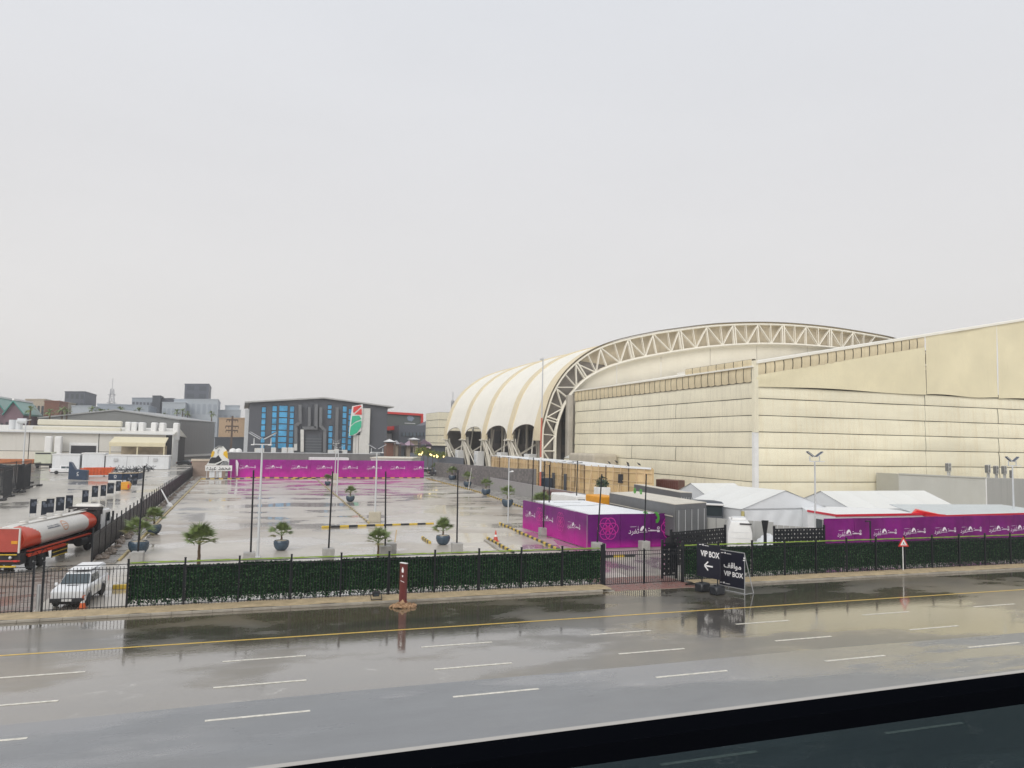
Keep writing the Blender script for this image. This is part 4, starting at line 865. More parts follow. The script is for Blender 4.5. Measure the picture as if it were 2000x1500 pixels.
for i in range(n):
    p=a+d*(i/n); q=a+d*((i+.92)/n); MB().prism([p,q,q+V((0,0,1.9)),p+V((0,0,1.9))],(.05,.05,0)).out('sheet',CORR,g)
# timber hoarding
BR_=mat('dark_wet_timber',(.14,.09,.05),.6,var=.2)
TMB=[mat('timber_ply_a',(.60,.44,.23),.6,var=.14,sc=.5,streak=.3,scol=(.35,.23,.1)),mat('timber_ply_b',(.67,.50,.28),.6,var=.12,sc=.5,streak=.25,scol=(.4,.27,.13)),mat('timber_ply_c',(.50,.36,.19),.6,var=.15,sc=.5,streak=.3,scol=(.3,.2,.1))]
BAT=mat('pale_timber_batten',(.66,.50,.30),.6,var=.12,sc=1)
ZT=5.8
A=P(960,890,ZT+.6); B=P(1142,908,ZT); C=P(1275,914,ZT)
A.z=B.z=C.z=0; g=T('timber_hoarding','long raw plywood hoarding with battens and a white roof, birds on it','hoarding',B)
def ply(a,b,n,h0,h1,oz=0,cols=(0,1)):
    d=b-a; x=d.normalized(); nr=V((x.y,-x.x,0)); 
    if nr.dot(V((0,-1,0)))<0 and nr.x>0: nr=-nr
    if nr.dot(V((-1,-1,0)))<0: nr=-nr
    for i in range(n):
        p=a+d*(i/n)+x*.05; q=a+d*((i+1)/n)-x*.05; h=h0+(h1-h0)*(i+.5)/n+rnd(-.06,.06)
        for (z0,z1) in ((.0,h*.48),(h*.49,h)): MB().prism([p+V((0,0,z0)),q+V((0,0,z0)),q+V((0,0,z1)),p+V((0,0,z1))],-nr*(.1+rnd(0,.06))).out('plywood_sheet',random.choice(TMB),g)
        MB().beam(p+nr*.12,p+nr*.12+V((0,0,h+.05)),.12).out('batten',BAT if i%3 else BR_,g)
        if i%4==1: MB().beam(p+nr*1.3,p+nr*.15+V((0,0,h*.8)),.1).out('raking_strut',BAT,g)
    for f in (.3,.62,.86): MB().beam(a+nr*.13+V((0,0,h0*f)),b+nr*.13+V((0,0,h1*f)),.07,.1).out('rail',BAT,g)
ply(A,B,26,ZT+.6,ZT); ply(B,C,9,ZT,ZT-.1)
nr=V((1,.15,0)).normalized()
MB().prism([A+V((0,0,ZT+.35)),B+V((0,0,ZT-.15)),C+V((-.3,0,ZT-.25)),C+V((-.3,10,ZT-.25)),B+V((7,14,ZT-.1)),A+V((4,0,ZT+.35))],(0,0,.3)).out('roof',WROOF,g)
MB().prism([C,C+V((6,12,0)),C+V((6,12,ZT-.3)),C+V((0,0,ZT-.2))],(.2,0,0)).out('side_sheet',TMB[0],g)
for k in range(6): 
    p=A.lerp(B,.55+.075*k); MB().beam(p+V((.1,0,ZT+.2)),p+V((1.3,.3,ZT+.28)),.35,.1).out('roof_strap',BLACK,g)
for f in (.62,.73,.84): p=A.lerp(B,f); MB().box(p.x-.25,p.x-.1,p.y-.5,p.y+.5,.8,4.0).out('dark_opening',CHA,g)
p=B.lerp(C,.56); MB().box(p.x-.7,p.x+.7,p.y-.35,p.y-.2,3.2,4.6).out('window',SLT,g)
# birds
BIRD=mat('dark_bird_feathers',(.03,.03,.035),.6,var=.2)
def bird(p,s,lab,rz):
    m=MB(); m.lathe([(.01,-.5),(.09,-.42),(.17,-.2),(.19,0),(.15,.2),(.07,.34),(.085,.42),(.07,.5),(.015,.56)],(0,0,0),8)
    o=m.out('bird',BIRD,None,smooth=True); 
    o.data.transform(Matrix.Rotation(R(-55),4,'X')); m2=MB().add([(-.06,.38,-.3),(.06,.38,-.3),(.09,.75,-.42),(-.09,.75,-.42)],[(0,1,2,3)]).add([(-.02,-.45,.33),(.02,-.45,.33),(0,-.62,.30)],[(0,1,2)])
    w=m2.out('tail',BIRD,o); w.matrix_parent_inverse=Matrix(); 
    o.location=p; o.scale=(s,s,s); o.rotation_euler=(0,0,rz); tag(o,lab,'bird',group='dark birds sitting on the timber hoarding roof')
for (x,y,l,rz) in ((1190,904,'dark bird at the left of the three on the white roof edge',.4),(1204,902,'dark bird on white roof above the hoarding corner, upper one',1.2),(1226,905,'black bird standing near the middle of the right roof part',2),(1227,909,'small dark bird right below another one on the white roof',.1),(1248,907,'rightmost dark bird near the end of the timber roof',1)):
    q=P(x,y+3,ZT+.1); bird(q+V((0,0,.3)),.75,l,rz)
# containers, trailers
def container(label,a,b,h,depthv,m_,z0=0,cat='container',ribs=True,name='shipping_container',doors=False):
    """a-b: the near long side; depthv: the width vector"""
    a=V(a);b=V(b);d=b-a;L=d.length;x=d.normalized(); dv=V(depthv); t=T(name,label,cat,a)
    MB().prism([a+V((0,0,z0)),b+V((0,0,z0)),b+dv+V((0,0,z0)),a+dv+V((0,0,z0))],(0,0,h)).out('box',m_,t,bev=.04)
    nn_=-dv.normalized()
    if ribs:
        m=MB(); k=int(L/.45)
        for i in range(k): p=a+x*(.15+i*.45)+V((0,0,z0+.15)); m.prism([p,p+x*.2,p+x*.2+V((0,0,h-.3)),p+V((0,0,h-.3))],nn_*.05)
        m.out('side_rib',m_,t)
    return t
MAR=mat('maroon_container',(.12,.045,.04),.5,var=.15,sc=1,streak=.3,scol=(.2,.12,.08)); DGC=mat('dark_grey_trailer',(.13,.135,.14),.45,var=.1,sc=.6,streak=.2,scol=(.2,.19,.17)); CRM=mat('dusty_trailer_roof',(.62,.58,.5),.6,var=.1,sc=.8)
a=P(1281,936,3.8); b=P(1324,939,3.8)
container('maroon shipping container between timber hoarding and white marquee',(a.x,a.y,0),(b.x,b.y,0),3.8,(2.4,1.8,0),MAR)
a=P(1060,956,2.4);b=P(1160,975,2.4); container('row of low maroon containers at the foot of the timber hoarding',(a.x,a.y,0),(b.x,b.y,0),2.4,(2.4,.4,0),MAR)
GLO=mat('lime_green_graphic',(.08,.38,.04),.4,var=.1,sc=1.5)
def trailer(label,pa,pb,pc,zt,gx,gs=.9):
    a=P(*pa,zt); b=P(*pb,zt); c=P(*pc,zt); a.z=b.z=c.z=0; d=(a-b).normalized(); w=(c-b); t=T('box_trailer',label,'trailer',b)
    hh=zt-1.1
    MB().prism([b+V((0,0,1.1)),a+V((0,0,1.1)),a+w+V((0,0,1.1)),b+w+V((0,0,1.1))],(0,0,hh)).out('box',DGC,t,bev=.05)
    MB().prism([b+V((0,0,zt)),a+V((0,0,zt)),a+w+V((0,0,zt)),b+w+V((0,0,zt))],(0,0,.06)).out('roof',CRM,t)
    nr=-w.normalized(); m=MB(); q=b+d*.3+nr*.05+V((0,0,1.1+hh*.62)); m.prism([q,a-d*.3+nr*.05+V((0,0,1.1+hh*.62)),a-d*.3+nr*.05+V((0,0,1.1+hh*.62+.08)),q+V((0,0,.08))],nr*.03); m.out('side_rail',CRM,t)
    for gpx in gx:
        rr_=ray(*gpx); pl=b+nr*.06; tt=(pl-O).dot(nr)/rr_.dot(nr); hc=O+rr_*tt; m=MB(); n=16
        for k in range(n):
            A1=2*PI*k/n; B1=2*PI*(k+1)/n; r0,r1=.25,.75
            pt=lambda r,an: hc+d*r*gs*math.cos(an)+V((0,0,r*gs*.75*math.sin(an)+(.05-.45*gs)))
            m.prism([pt(r1,A1),pt(r1,B1),pt(r0,B1),pt(r0,A1)],nr*.02)
        m.out('green_graphic',GLO,t)
    # end doors
    for k in range(2):
        p=b+w*(k*.5+.02)-d*.05; q=b+w*(k*.5+.48)-d*.05; MB().prism([p+V((0,0,1.2)),q+V((0,0,1.2)),q+V((0,0,zt-.5)),p+V((0,0,zt-.5))],-d*.06).out('rear_door',DGC,t)
    for k in range(5): p=b+w*(.1+.2*k)-d*.13; MB().beam(p+V((0,0,1.2)),p+V((0,0,zt-.5)),.05).out('lock_rod',STEEL,t)
    for i,s in enumerate((1.2,2.5,7)):
        for e_ in (0.02,.9): p=b+d*s+w*e_; MB().tube(p+V((0,0,.5)),p+w.normalized()*.3+V((0,0,.5)),.5,n=16).out('wheel',TYRE,t)
    return t,a,b,w,d
t1,a1,b1,w1,d1=trailer('near dark grey box trailer with lime green ring graphics, behind the purple corner',(1190,963),(1318,986),(1380,982),4.0,((1261,1001),(1282,1003)))
ORG=mat('orange_tarp',(.75,.33,.02),.5,var=.12,sc=1.5)
t2,a2,b2,w2,d2=trailer('far dark grey box trailer with a lime green graphic, in front of the timber hoarding',(1238,946),(1328,962),(1352,963),4.0,((1240,955),(1252,957)),.45)
# tractor of far trailer
g=T('dark_lorry_cab','dark lorry tractor unit with a white sun visor beside the marquee','lorry',b2-d2*3); x=-d2; yv=w2.normalized()
def ob(t,name,m_,l0,l1,w0,w1,z0,z1,bv=.05,base=b2,X=None,Y=None):
    X=X or x; Y=Y or yv; p=lambda l,w: base+X*l+Y*w+V((0,0,z0)); return MB().prism([p(l0,w0),p(l1,w0),p(l1,w1),p(l0,w1)],(0,0,z1-z0)).out(name,m_,t,bev=bv)
ob(g,'chassis',SLT,.2,5.6,.2,2.3,.6,1.1); ob(g,'cab',CHA,3.2,5.6,0,2.5,1.0,3.5,.15); ob(g,'sleeper',CHA,1.4,3.25,.1,2.4,1.2,3.2,.1); ob(g,'sun_visor',WHITE,5.5,5.95,.1,2.4,3.1,3.3,.03); ob(g,'windscreen',GLASS,5.55,5.66,.2,2.3,2.0,3.0,.02); ob(g,'grille',SLT,5.58,5.68,.5,2.0,.8,1.7,.02)
for s in (.3,2.0): ob(g,'headlight',WHITE,5.6,5.72,s,s+.35,.8,1.1,.02)
for l in (1.2,4.6):
    for w_ in (0,2.2): p=b2+x*l+yv*w_; MB().tube(p+V((0,0,.5)),p+yv*.35+V((0,0,.5)),.5,n=16).out('wheel',TYRE,g)
g=T('orange_box_truck','small lorry body with an orange tarp next to the near trailer','truck',P(1181,1000)); q=P(1181,972,3.3); MB().box(q.x-1.0,q.x+1.1,q.y-1,q.y+3,1.6,3.5).out('tarp_body',ORG,g,bev=.1); MB().box(q.x-.9,q.x+1.0,q.y-1.2,q.y+3,.8,1.55).out('deck',WHITE,g)
for yy in (-.4,2): MB().tube((q.x-1,q.y+yy,.45),(q.x+1,q.y+yy,.45),.45,n=14).out('wheel',TYRE,g)
for (px,py,w,l,h,lab) in ((1112,965,2.2,4.2,2.7,'small white van nearest the corrugated fence'),(1140,968,2.4,5,2.9,'white van between the corrugated fence and the orange tarp'),(1164,976,2.2,4,2.5,'white van roof just left of the orange tarp')):
    q=P(px,py,h); g=T('white_van',lab,'van',(q.x,q.y,0),0,'white vans parked behind the white cabin roof')
    pr=[(-w/2,0,.45),(w/2,0,.45),(w/2,0,h-.1),(w/2-.2,0,h),(-w/2+.2,0,h),(-w/2,0,h-.1)]
    MB().prism([(q.x+a_,q.y-.5,c_) for a_,b_,c_ in pr],(0,l,0)).out('body',WHITE,g,bev=.08); MB().box(q.x-w/2+.2,q.x+w/2-.2,q.y-.56,q.y-.5,h*.55,h*.85).out('windscreen',GLASS,g)
    for yy in (.4,l-1.2):
        for sx_ in (-1,1): MB().tube((q.x+sx_*w/2,q.y+yy,.36),(q.x+sx_*(w/2-.25),q.y+yy,.36),.36,n=14).out('wheel',TYRE,g)
q=P(1115,975,2.2); g=T('blue_barrier','bright blue rail barrier lying on white boards by the vans','barrier',(q.x,q.y,0)); BLUE=mat('bright_blue_paint',(.03,.25,.48),.4,var=.1)
for z in (1.9,2.2): MB().beam(P(1088,966,z),P(1116,974,z),.12).out('rail',BLUE,g)
for f in (0,.5,1): p=P(1088,966,2.2).lerp(P(1116,974,2.2),f); MB().beam((p.x,p.y,0),(p.x,p.y,2.2),.08).out('post',BLUE,g)
# ================================================================ MARQUEES
TENT=mat('white_tent_pvc',(.70,.72,.74),.4,var=.03,sc=.6,bump=.12,bsc=1.3); TENTR=mat('white_tent_roof',(.74,.745,.72),.4,var=.03,sc=.5,bump=.1,bsc=1.1); TSEAM=mat('tent_seam',(.66,.67,.68),.6)
def marquee(label,A,wx,wy,eave,ridge,axis='y',rot=0,seams=3,open_=0):
    """A: near left ground corner; gable across x when axis is y"""
    t=T('marquee',label,'tent',A,rot,'white marquees in front of the banded hall')
    if axis=='y':
        G=[(0,0),(wx,0),(wx/2,0)]; e=.12
        for yy in (0,wy): MB().prism([(0,yy,0),(wx,yy,0),(wx,yy,eave),(wx/2,yy,ridge),(0,yy,eave)],(0,.06,0)).out('gable_wall',TENT,t,W=False)
        for xx in (0,wx-.06): MB().box(xx,xx+.06,.06,wy,0,eave).out('side_wall',TENT,t,W=False)
        for s in (0,1):
            x0=-e if s==0 else wx+e
            for k in range(seams):
                y0=-.15+(wy+.3)*k/seams; y1=-.15+(wy+.3)*(k+1)/seams
                MB().grid(4,4,lambda u,v:V((x0+(wx/2-x0)*v,y0+.02+(y1-y0-.04)*u,eave-.05+(ridge-eave+.1)*v-.09*math.sin(PI*u)*math.sin(PI*v)))).out('roof_panel',TENTR,t,W=False,smooth=True)
                MB().beam((x0,y1,eave-.06),(wx/2,y1,ridge+.04),.04).out('roof_seam',TSEAM,t,W=False)
        for xx in (0,wx): MB().beam((xx,-.02,0),(xx,-.02,eave),.14).out('leg',STEEL,t,W=False)
        MB().box(0,wx,-.08,-.03,eave-.08,eave).out('eave_beam',STEEL,t,W=False)
    return t
Q=P(1448,1052); Q.z=0; Rr=P(1602,1046); d=(Rr-Q); an=math.atan2(d.y,d.x)
tB=marquee('middle white marquee, nearest one, gable facing the road',(49.0,67,0),11.2,9.5,2.95,4.75,rot=R(2),seams=3)
m=MB(); m.grid(40,10,lambda u,v:V((.3+7.5*u,-.12-.05*math.sin(u*9+6*v)*(1-v)-.04*math.sin(u*23-5*v),.05+2.7*v))); m.out('hanging_curtain',TENT,tB,W=False,smooth=True)
MB().box(8.6,10.6,-.1,-.04,.1,2.6).out('doorway',mat('dim_tent_interior',(.30,.29,.26),.6,var=.2,sc=1),tB,W=False); MB().box(-.12,.16,-.25,-.08,.2,2.7).out('yellow_post',mat('straw_yellow_post',(.55,.48,.2),.6),tB,W=False)
MB().box(8.2,8.32,-.18,-.08,0,2.9).out('door_post',STEEL,tB,W=False); MB().box(10.7,10.82,-.18,-.08,0,2.9).out('door_post',STEEL,tB,W=False)
A_=P(1316,964,2.95)
marquee('left white marquee behind the middle one, beside the lorry cab',(56,92.5,0),10.5,6.5,2.5,4.4,rot=R(-90),seams=2)
marquee('right white marquee with a long three panel roof behind the red trimmed cabins',(66,79.5,0),9.6,16,2.5,4.15,rot=R(-90),seams=4)
# low building with air conditioners
LB=T('low_grey_building','low plain grey green building at the foot of banded hall, far right','building',(92,87,0)); LBM=mat('grey_green_render',(.46,.46,.42),.6,var=.05,sc=.3,streak=.2,scol=(.34,.32,.27)); LBS=mat('ribbed_grey_wall',(.36,.36,.34),.55,var=.08,sc=.5,vs_=(6,1,.1),bump=.2,bsc=2)
lb0=PY(1755,926,89); lb1=PY(1925,934,84); lb2=PY(2060,940,88)
MB().prism([(lb0.x,89,0),(lb1.x,84,0),(lb1.x,84,lb1.z),(lb0.x,89,lb0.z)],(1.2,5.5,0)).out('wall',LBM,LB); MB().prism([(lb1.x+.05,84.05,0),(lb2.x,88,0),(lb2.x,88,4.9),(lb1.x+.05,84.05,lb1.z)],(-1,4,0)).out('side_wall',LBS,LB)
MB().beam((lb0.x,88.95,lb0.z+.05),(lb1.x,83.95,lb1.z+.05),.18).out('coping',LBM,LB); MB().beam((lb1.x,83.95,0),(lb1.x,83.95,lb1.z),.12).out('corner_trim',WHITE,LB)
ACM=mat('aircon_white',(.60,.59,.55),.5,var=.08,streak=.3,sc=2)
def aircon(px,py,w,lab):
    p=PY(px,py,90); t=T('air_conditioner',lab,'air conditioner',(p.x,90,4.9),R(20),'outdoor air conditioner units on the low grey building')
    MB().box(-.45*w,.45*w,-.2,.25,p.z-4.9,p.z-4.9+1.35).out('casing',ACM,t,W=False,bev=.04)
    for k in range(2): MB().lathe([(.02,-.22),(.22*w,-.22),(.24*w,-.2)],(-.02,0,p.z-4.9+.38+.6*k),12,ax='y').out('fan_grille',mat('grey_louvre',(.16,.16,.155),.6),t,W=False)
    MB().box(-.45*w-.22,-.45*w-.04,-.24,.2,p.z-4.9+.1,p.z-4.9+1.25).out('side_louvre',MATS['grey_louvre'],t,W=False)
    m=MB(); m.box(-.4,-.3,-.1,.1,0,p.z-4.9); m.box(.3,.4,-.1,.1,0,p.z-4.9); m.out('leg',STEEL,t,W=False)
    return t
aircon(1853,921,1.3,'lone air conditioner unit on the flat grey wall top, leftmost'); aircon(1930,924,1.3,'air conditioner unit at the left end of the right hand cluster'); aircon(1946,926,1.2,'dark fronted air conditioner in the middle of the right cluster'); aircon(1962,926,1.3,'air conditioner with double fan, fourth from the left'); aircon(1976,934,.4,'smallest air conditioner unit at the right end')
# red trimmed white cabins
CAB=mat('white_sandwich_panel',(.80,.81,.82),.45,var=.03,sc=1); REDT=mat('red_roof_trim',(.60,.015,.04),.4,var=.06); CROOF=mat('pale_blue_grey_roof',(.55,.60,.63),.4,var=.05,sc=.8)
g=T('red_trimmed_cabin','white site cabin with dark red roof edge left end of the right hoarding','cabin',(49,60,0))
a=P(1577,997,3.0); b=P(1632,1006,3.0); c=P(1825,1003,3.0)
for q in (a,b,c): q.z=0
MB().prism([a,b,c,c+V((0,6,0)),a+V((4,6,0))],(0,0,2.85)).out('wall',CAB,g)
for s,e_ in ((a,b),(b,c)): MB().beam(s+V((-.05,-.08,2.97)),e_+V((0,-.08,2.97)),.12,.2).out('roof_edge',REDT,g)
MB().prism([a+V((0,0,2.85)),b+V((0,0,2.85)),c+V((0,0,2.85)),c+V((0,6,2.85)),a+V((4,6,2.85))],(0,0,.12)).out('roof',CAB,g)
q=a.lerp(b,.33); MB().beam(q+V((-.1,-.12,1.9)),a.lerp(b,.62)+V((-.1,-.12,1.9)),.08,.9).out('window',GLASS,g)
g=T('red_trimmed_cabin','right hand site cabin with bright red fascia and pale blue roof','cabin',(70,60,0))
a=P(1785,999,3.15);b=P(1845,1006,3.0);c=P(2060,1001,3.0)
for q in (a,b,c): q.z=0
MB().prism([a+V((0,.3,0)),b,c,c+V((0,6,0)),a+V((3,6,0))],(0,0,2.75)).out('wall',CAB,g); MB().prism([a+V((0,0,2.95)),b+V((0,0,2.9)),c+V((0,0,2.95)),c+V((0,6,3.3)),a+V((3,6,3.3))],(0,0,.06)).out('roof',CROOF,g)
MB().beam(a+V((0,-.05,2.95)),b+V((0,-.08,2.9)),.3,.3).out('roof_edge',REDT,g); MB().beam(b+V((0,-.08,2.9)),c+V((0,-.08,2.95)),.12,.22).out('roof_edge',REDT,g)
MB().prism([a+V((-.4,-.1,2.98)),b+V((0,-.1,2.92)),b+V((-1.6,1.8,3.3)),a+V((1.3,1.0,3.28))],(0,0,.05)).out('red_flashing',mat('bright_red_flashing',(.78,.02,.03),.35),g)
# dark container with doors below the near trailer's end; white van top; funnel
# ================================================================ LAMPS, POLES
PV=mat('solar_cell_blue_black',(.06,.07,.10),.15,var=.1); LW=mat('lamp_pole_grey',(.60,.62,.63),.4,.2,var=.05)
def solar_lamp(base,h,label,rz=0,block=None,cat='street lamp',pw=.32):
    t=T('street_lamp',label,cat,base,rz,'solar street lamps around the lot')
    z0=0
    if block: MB().box(-block/2,block/2,-block/2,block/2,0,block*.85).out('concrete_block',mat('sandy_concrete_block',(.46,.42,.33),.6,var=.1,sc=1,streak=.3,scol=(.3,.26,.2)),t,W=False,bev=.05); z0=block*.85
    else: MB().box(-.22,.22,-.22,.22,0,.05).out('base_plate',LW,t,W=False)
    MB().tube((0,0,z0),(0,0,h-1.0),.115,.07,n=12).out('pole',LW,t,W=False,smooth=True)
    f=MB(); f.beam((-.65,0,h-1.0),(.65,0,h-1.0),.08); f.beam((-.65,0,h-1.0),(-.65,0,h-.5),.07); f.beam((.65,0,h-1.0),(.65,0,h-.5),.07); f.out('cross_frame',LW,t,W=False)
    for s in (-1,1):
        q=MB(); a=V((s*.12,0,h-.55)); b=V((s*1.0,0,h-.05)); n=V((-s*.5,0,.87)); 
        q.prism([a+V((0,-pw,0)),b+V((0,-pw,0)),b+V((0,pw,0)),a+V((0,pw,0))],n*.05); q.out('solar_panel',[PV],t,W=False)
        q=MB(); q.beam(a-n*.04+V((0,-pw,0)),b-n*.04+V((0,-pw,0)),.05); q.beam(a-n*.04+V((0,pw,0)),b-n*.04+V((0,pw,0)),.05); q.out('panel_frame',LW,t,W=False)
        MB().box(s*.65-.12,s*.65+.12,-.55,-.1,h-1.06,h-.98).out('lamp_head',WHITE,t,W=False)
    return t
def gp(x,y): p=P(x,y); p.z=0; return p
solar_lamp(gp(503,1088),9.8,'tall solar street lamp nearest on the left, rising over the hedge',R(-12))
solar_lamp((21.2,183,0),9.4,'solar street lamp on a block before the far hoarding, middle one',R(-8),1.6)
solar_lamp(gp(658,967),8.5,'solar street lamp right of the central dull kerb',R(-8))
solar_lamp(gp(732,1019),8.9,'solar street lamp on a big sandy block in the middle of the lot',R(-12),1.35)
g=T('street_lamp','thin grey camera pole with a small round head, near the kerb bend','lamp post',gp(992,1028)); b=V(g.location); MB().tube(b,b+V((0,0,7.6)),.08,.05,n=8).out('pole',LW,g); MB().box(b.x-.35,b.x+.35,b.y-.3,b.y+.3,0,.35).out('base_block',CONC,g,bev=.04); MB().tube(b+V((0,0,6)),b+V((.35,0,6.1)),.06).out('arm',LW,g); MB().lathe([(.02,0),(.16,.04),(.16,.14),(.02,.2)],tuple(b+V((.4,0,6.0))),10).out('lamp_head',WHITE,g)
solar_lamp((54.2,62.2,0),9.0,'solar street lamp in front of the banded hall corner above the hoarding',R(5),pw=.14)
solar_lamp((79.2,60.5,0),8.8,'solar street lamp cut off by the right edge of the picture',R(5),pw=.14)
g=T('street_lamp','plain thin white pole by the fence panels at far left','lamp post',(-47.5,207,0)); MB().tube((-47.5,207,0),(-47.5,207,12.5),.2,.12,n=8).out('pole',LW,g); MB().beam((-47.5,207,12.4),(-46.2,206,12.6),.15).out('arm',LW,g)
g=T('fallen_lamp','white lamp post with a base cone leaning on the black picket fence','lamp post',gp(331,990)); a=gp(331,990)+V((0,0,.2)); b=P(315,956,2.2); MB().tube(a,b,.12,.07,n=8).out('pole',WHITE,g); MB().lathe([(.5,0),(.45,.1),(.2,.5),(.1,.6)],tuple(a-V((0,0,.2))),12).out('base_cone',WHITE,g)
# festoon poles
WIRE=mat('black_wire',(.02,.02,.02),.5)
tops=[]
def fpole(base,h,label,lean=(0,0),blk=.85,bz=0,off=(0,0)):
    base=V(base); t=T('festoon_pole',label,'pole',base,0,'black festoon poles in concrete blocks')
    if blk: MB().box(base.x-blk/2,base.x+blk/2,base.y-blk/2,base.y+blk/2,0,blk).out('concrete_block',CONC,t,bev=.04)
    top=V((base.x+lean[0],base.y+lean[1],h)); MB().tube(base+V((off[0],off[1],blk*.5)),top,.07,.06,n=8).out('pole',BARM,t); tops.append(top); return t
fpole(gp(268,1100),7.1,'black festoon pole nearest the left edge planters',(.1,.2)); fpole(gp(486,1101),6.9,'black festoon pole just left of the tall solar lamp',(.05,0),.85,off=(.1,0))
fpole(gp(641,1092),6.8,'black festoon pole behind the hedge, left of the leaning palm',(.1,0)); fpole(gp(752,1088),6.8,'black festoon pole standing beside the potted palm at the hedge',(-.1,.3),.9)
fpole(gp(892,1080),6.9,'thick black festoon pole of two tubes right of the big palm',(-.0,.2),.85); fpole(gp(1061,1046),7.5,'black festoon pole against the side of the near purple hoarding',(.05,0),.8)
fpole(gp(1166,1077),6.7,'black festoon pole at the corner of the near purple hoarding',(.4,.0),.8); fpole((34.3,61.0,0),6.7,'black festoon pole in front of the purple hoarding behind the gate',(.35,.3),.8)
b=gp(892,1080); 
g=T('festoon_pole','tall thin black pole behind the near hoarding, left','pole',(31.6,76.8,0),0,'thin black poles behind the near hoarding'); MB().beam((31.6,76.8,0),(31.6,76.8,7.0),.1).out('pole',BARM,g); MB().beam((31.6,76.8,6.9),(31.0,76.6,7.0),.05).out('arm',BARM,g)
for x,y0,y1,lab in ((1129,920,985,'second thin black pole, rising out of the white cabin roof'),(1043,914,965,'thin black pole next to the red and white mast')):
    p=P(x-4,y1+10,0 if 0 else 1.2); g=T('festoon_pole',lab,'pole',(p.x,p.y,0),0,'thin black poles behind the near hoarding'); MB().beam((p.x,p.y,0),(p.x+.15,p.y,7.2),.1).out('pole',BARM,g); MB().beam((p.x+.15,p.y,7.1),(p.x-.6,p.y,7.15),.05).out('arm',BARM,g)
for i in range(len(tops)-1):
    a,b=tops[i],tops[i+1]
    if (b-a).length>14: continue
# red and white mast
p=PY(1056,895,118); g=T('red_white_mast','tall slim mast, red and white below and grey above, in front of the truss','mast',(p.x,118,0)); zt=PY(1058,698,118).z
hs=[0,2.2,4.6,7,9.5]; 
for i in range(4): MB().tube((p.x,118,hs[i]),(p.x,118,hs[i+1]),.16,n=8).out('mast_section',[WHITE,mat('faded_red',(.5,.13,.09),.5)][i%2],g)
MB().tube((p.x,118,9.5),(p.x+.1,118,13.5),.15,.14,n=8).out('mast_section',MATS['faded_red'],g); MB().tube((p.x+.1,118,13.5),(p.x+.15,118,zt),.13,.10,n=8).out('mast_section',STEEL,g)
MB().box(p.x-.35,p.x+.25,117.9,118.1,zt-.5,zt-.2).out('floodlight',STEEL,g)
# lanterns
LAN=mat('lit_lantern_glass',(1,.75,.3),.4,emit=1.6,var=0); FOL=mat('yellow_green_foliage',(.16,.20,.02),.7,var=.35,sc=2)
def foliage(c,r,n,m_,name,parent,sz=.12,flat=1):
    m=MB()
    for i in range(n):
        d=V((random.gauss(0,1),random.gauss(0,1),random.gauss(0,1))).normalized()*r*rnd(.35,1); d.z*=flat; p=V(c)+d; a=V((rnd(-1,1),rnd(-1,1),rnd(-1,1))).normalized()*sz; b=a.cross(V((rnd(-1,1),rnd(-1,1),rnd(-1,1))).normalized())*.8
        m.add([p-a,p+b,p+a,p-b],[(0,1,2,3)])
    return m.out(name,m_,parent)
for k,(x,y,pl) in enumerate(((817,886,'leftmost one'),(828,884,'second'),(836,888,'third'),(845,890,'fourth'),(856,893,'fifth'),(866,893,'sixth'))):
    p=PY(x,y,212+k*2); g=T('lantern_tree','small tree with glowing yellow lanterns, %s of the row left of the vault'%pl,'tree',(p.x,p.y,0),0,'small trees with yellow lanterns left of the vault')
    MB().tube((p.x,p.y,0),(p.x,p.y,p.z+1),.12,.06).out('trunk',BR,g); foliage((p.x,p.y,p.z+.5),1.3,160,FOL,'crown',g,.22)
    for q in range(2): MB().lathe([(.02,-.25),(.2,-.1),(.2,.15),(.02,.28)],(p.x+rnd(-.9,.9),p.y-1.2,p.z+rnd(-.3,.4)),8).out('lantern',LAN,g,smooth=True)
for x,y,lab in ((856,905,'dark car parked behind the end of purple hoarding'),(838,900,'second dark car beside the white kiosk end')):
    pass
# ================================================================ PALMS
POT=mat('blue_grey_glazed_pot',(.045,.075,.11),.22,var=.25,sc=3,spec=.6); SOIL=mat('pale_pot_gravel',(.48,.42,.33),.8,var=.3,sc=9,bump=.5,bsc=30); TRK=mat('palm_trunk_fibre',(.11,.075,.045),.9,var=.35,sc=8,bump=.8,bsc=14)
FR=mat('palm_leaf_green',(.15,.20,.065),.5,var=.35,sc=3); FRD=mat('palm_leaf_dry',(.17,.16,.055),.6,var=.3,sc=3)
def frond_mesh(L,m_):
    m=MB(); m.beam((0,0,0),(L*.5,0,.04),.018,.012); c=V((L*.5,0,.04)); n=15
    for k in range(n):
        a=R(-78+156*k/(n-1)); l=L*.56*(1-.22*abs(math.sin(a)))*rnd(.9,1.08); d=V((math.cos(a),math.sin(a),-.05)); s=V((-math.sin(a),math.cos(a),0))*.034
        mid=c+d*l*.5+V((0,0,.02)); tip=c+d*l+V((0,0,-.10*l-rnd(0,.06)))
        m.add([c-s*.3,c+s*.3,mid+s,mid-s,tip],[(0,1,2,3),(3,2,4)]); 
    return mesh(m,'frond',m_)
FM=[frond_mesh(.95,FR),frond_mesh(.85,FR),frond_mesh(.95,FR)]; FMD=frond_mesh(.85,FRD)
potm=mesh(MB().lathe([(.26,0),(.42,.10),(.56,.32),(.61,.55),(.595,.72),(.55,.80),(.51,.80),(.49,.70)],n=28),'pot',POT,smooth=True)
soilm=mesh(MB().lathe([(.5,.70),(.45,.76),(.2,.83),(.05,.85)],n=16),'soil',SOIL,smooth=True)
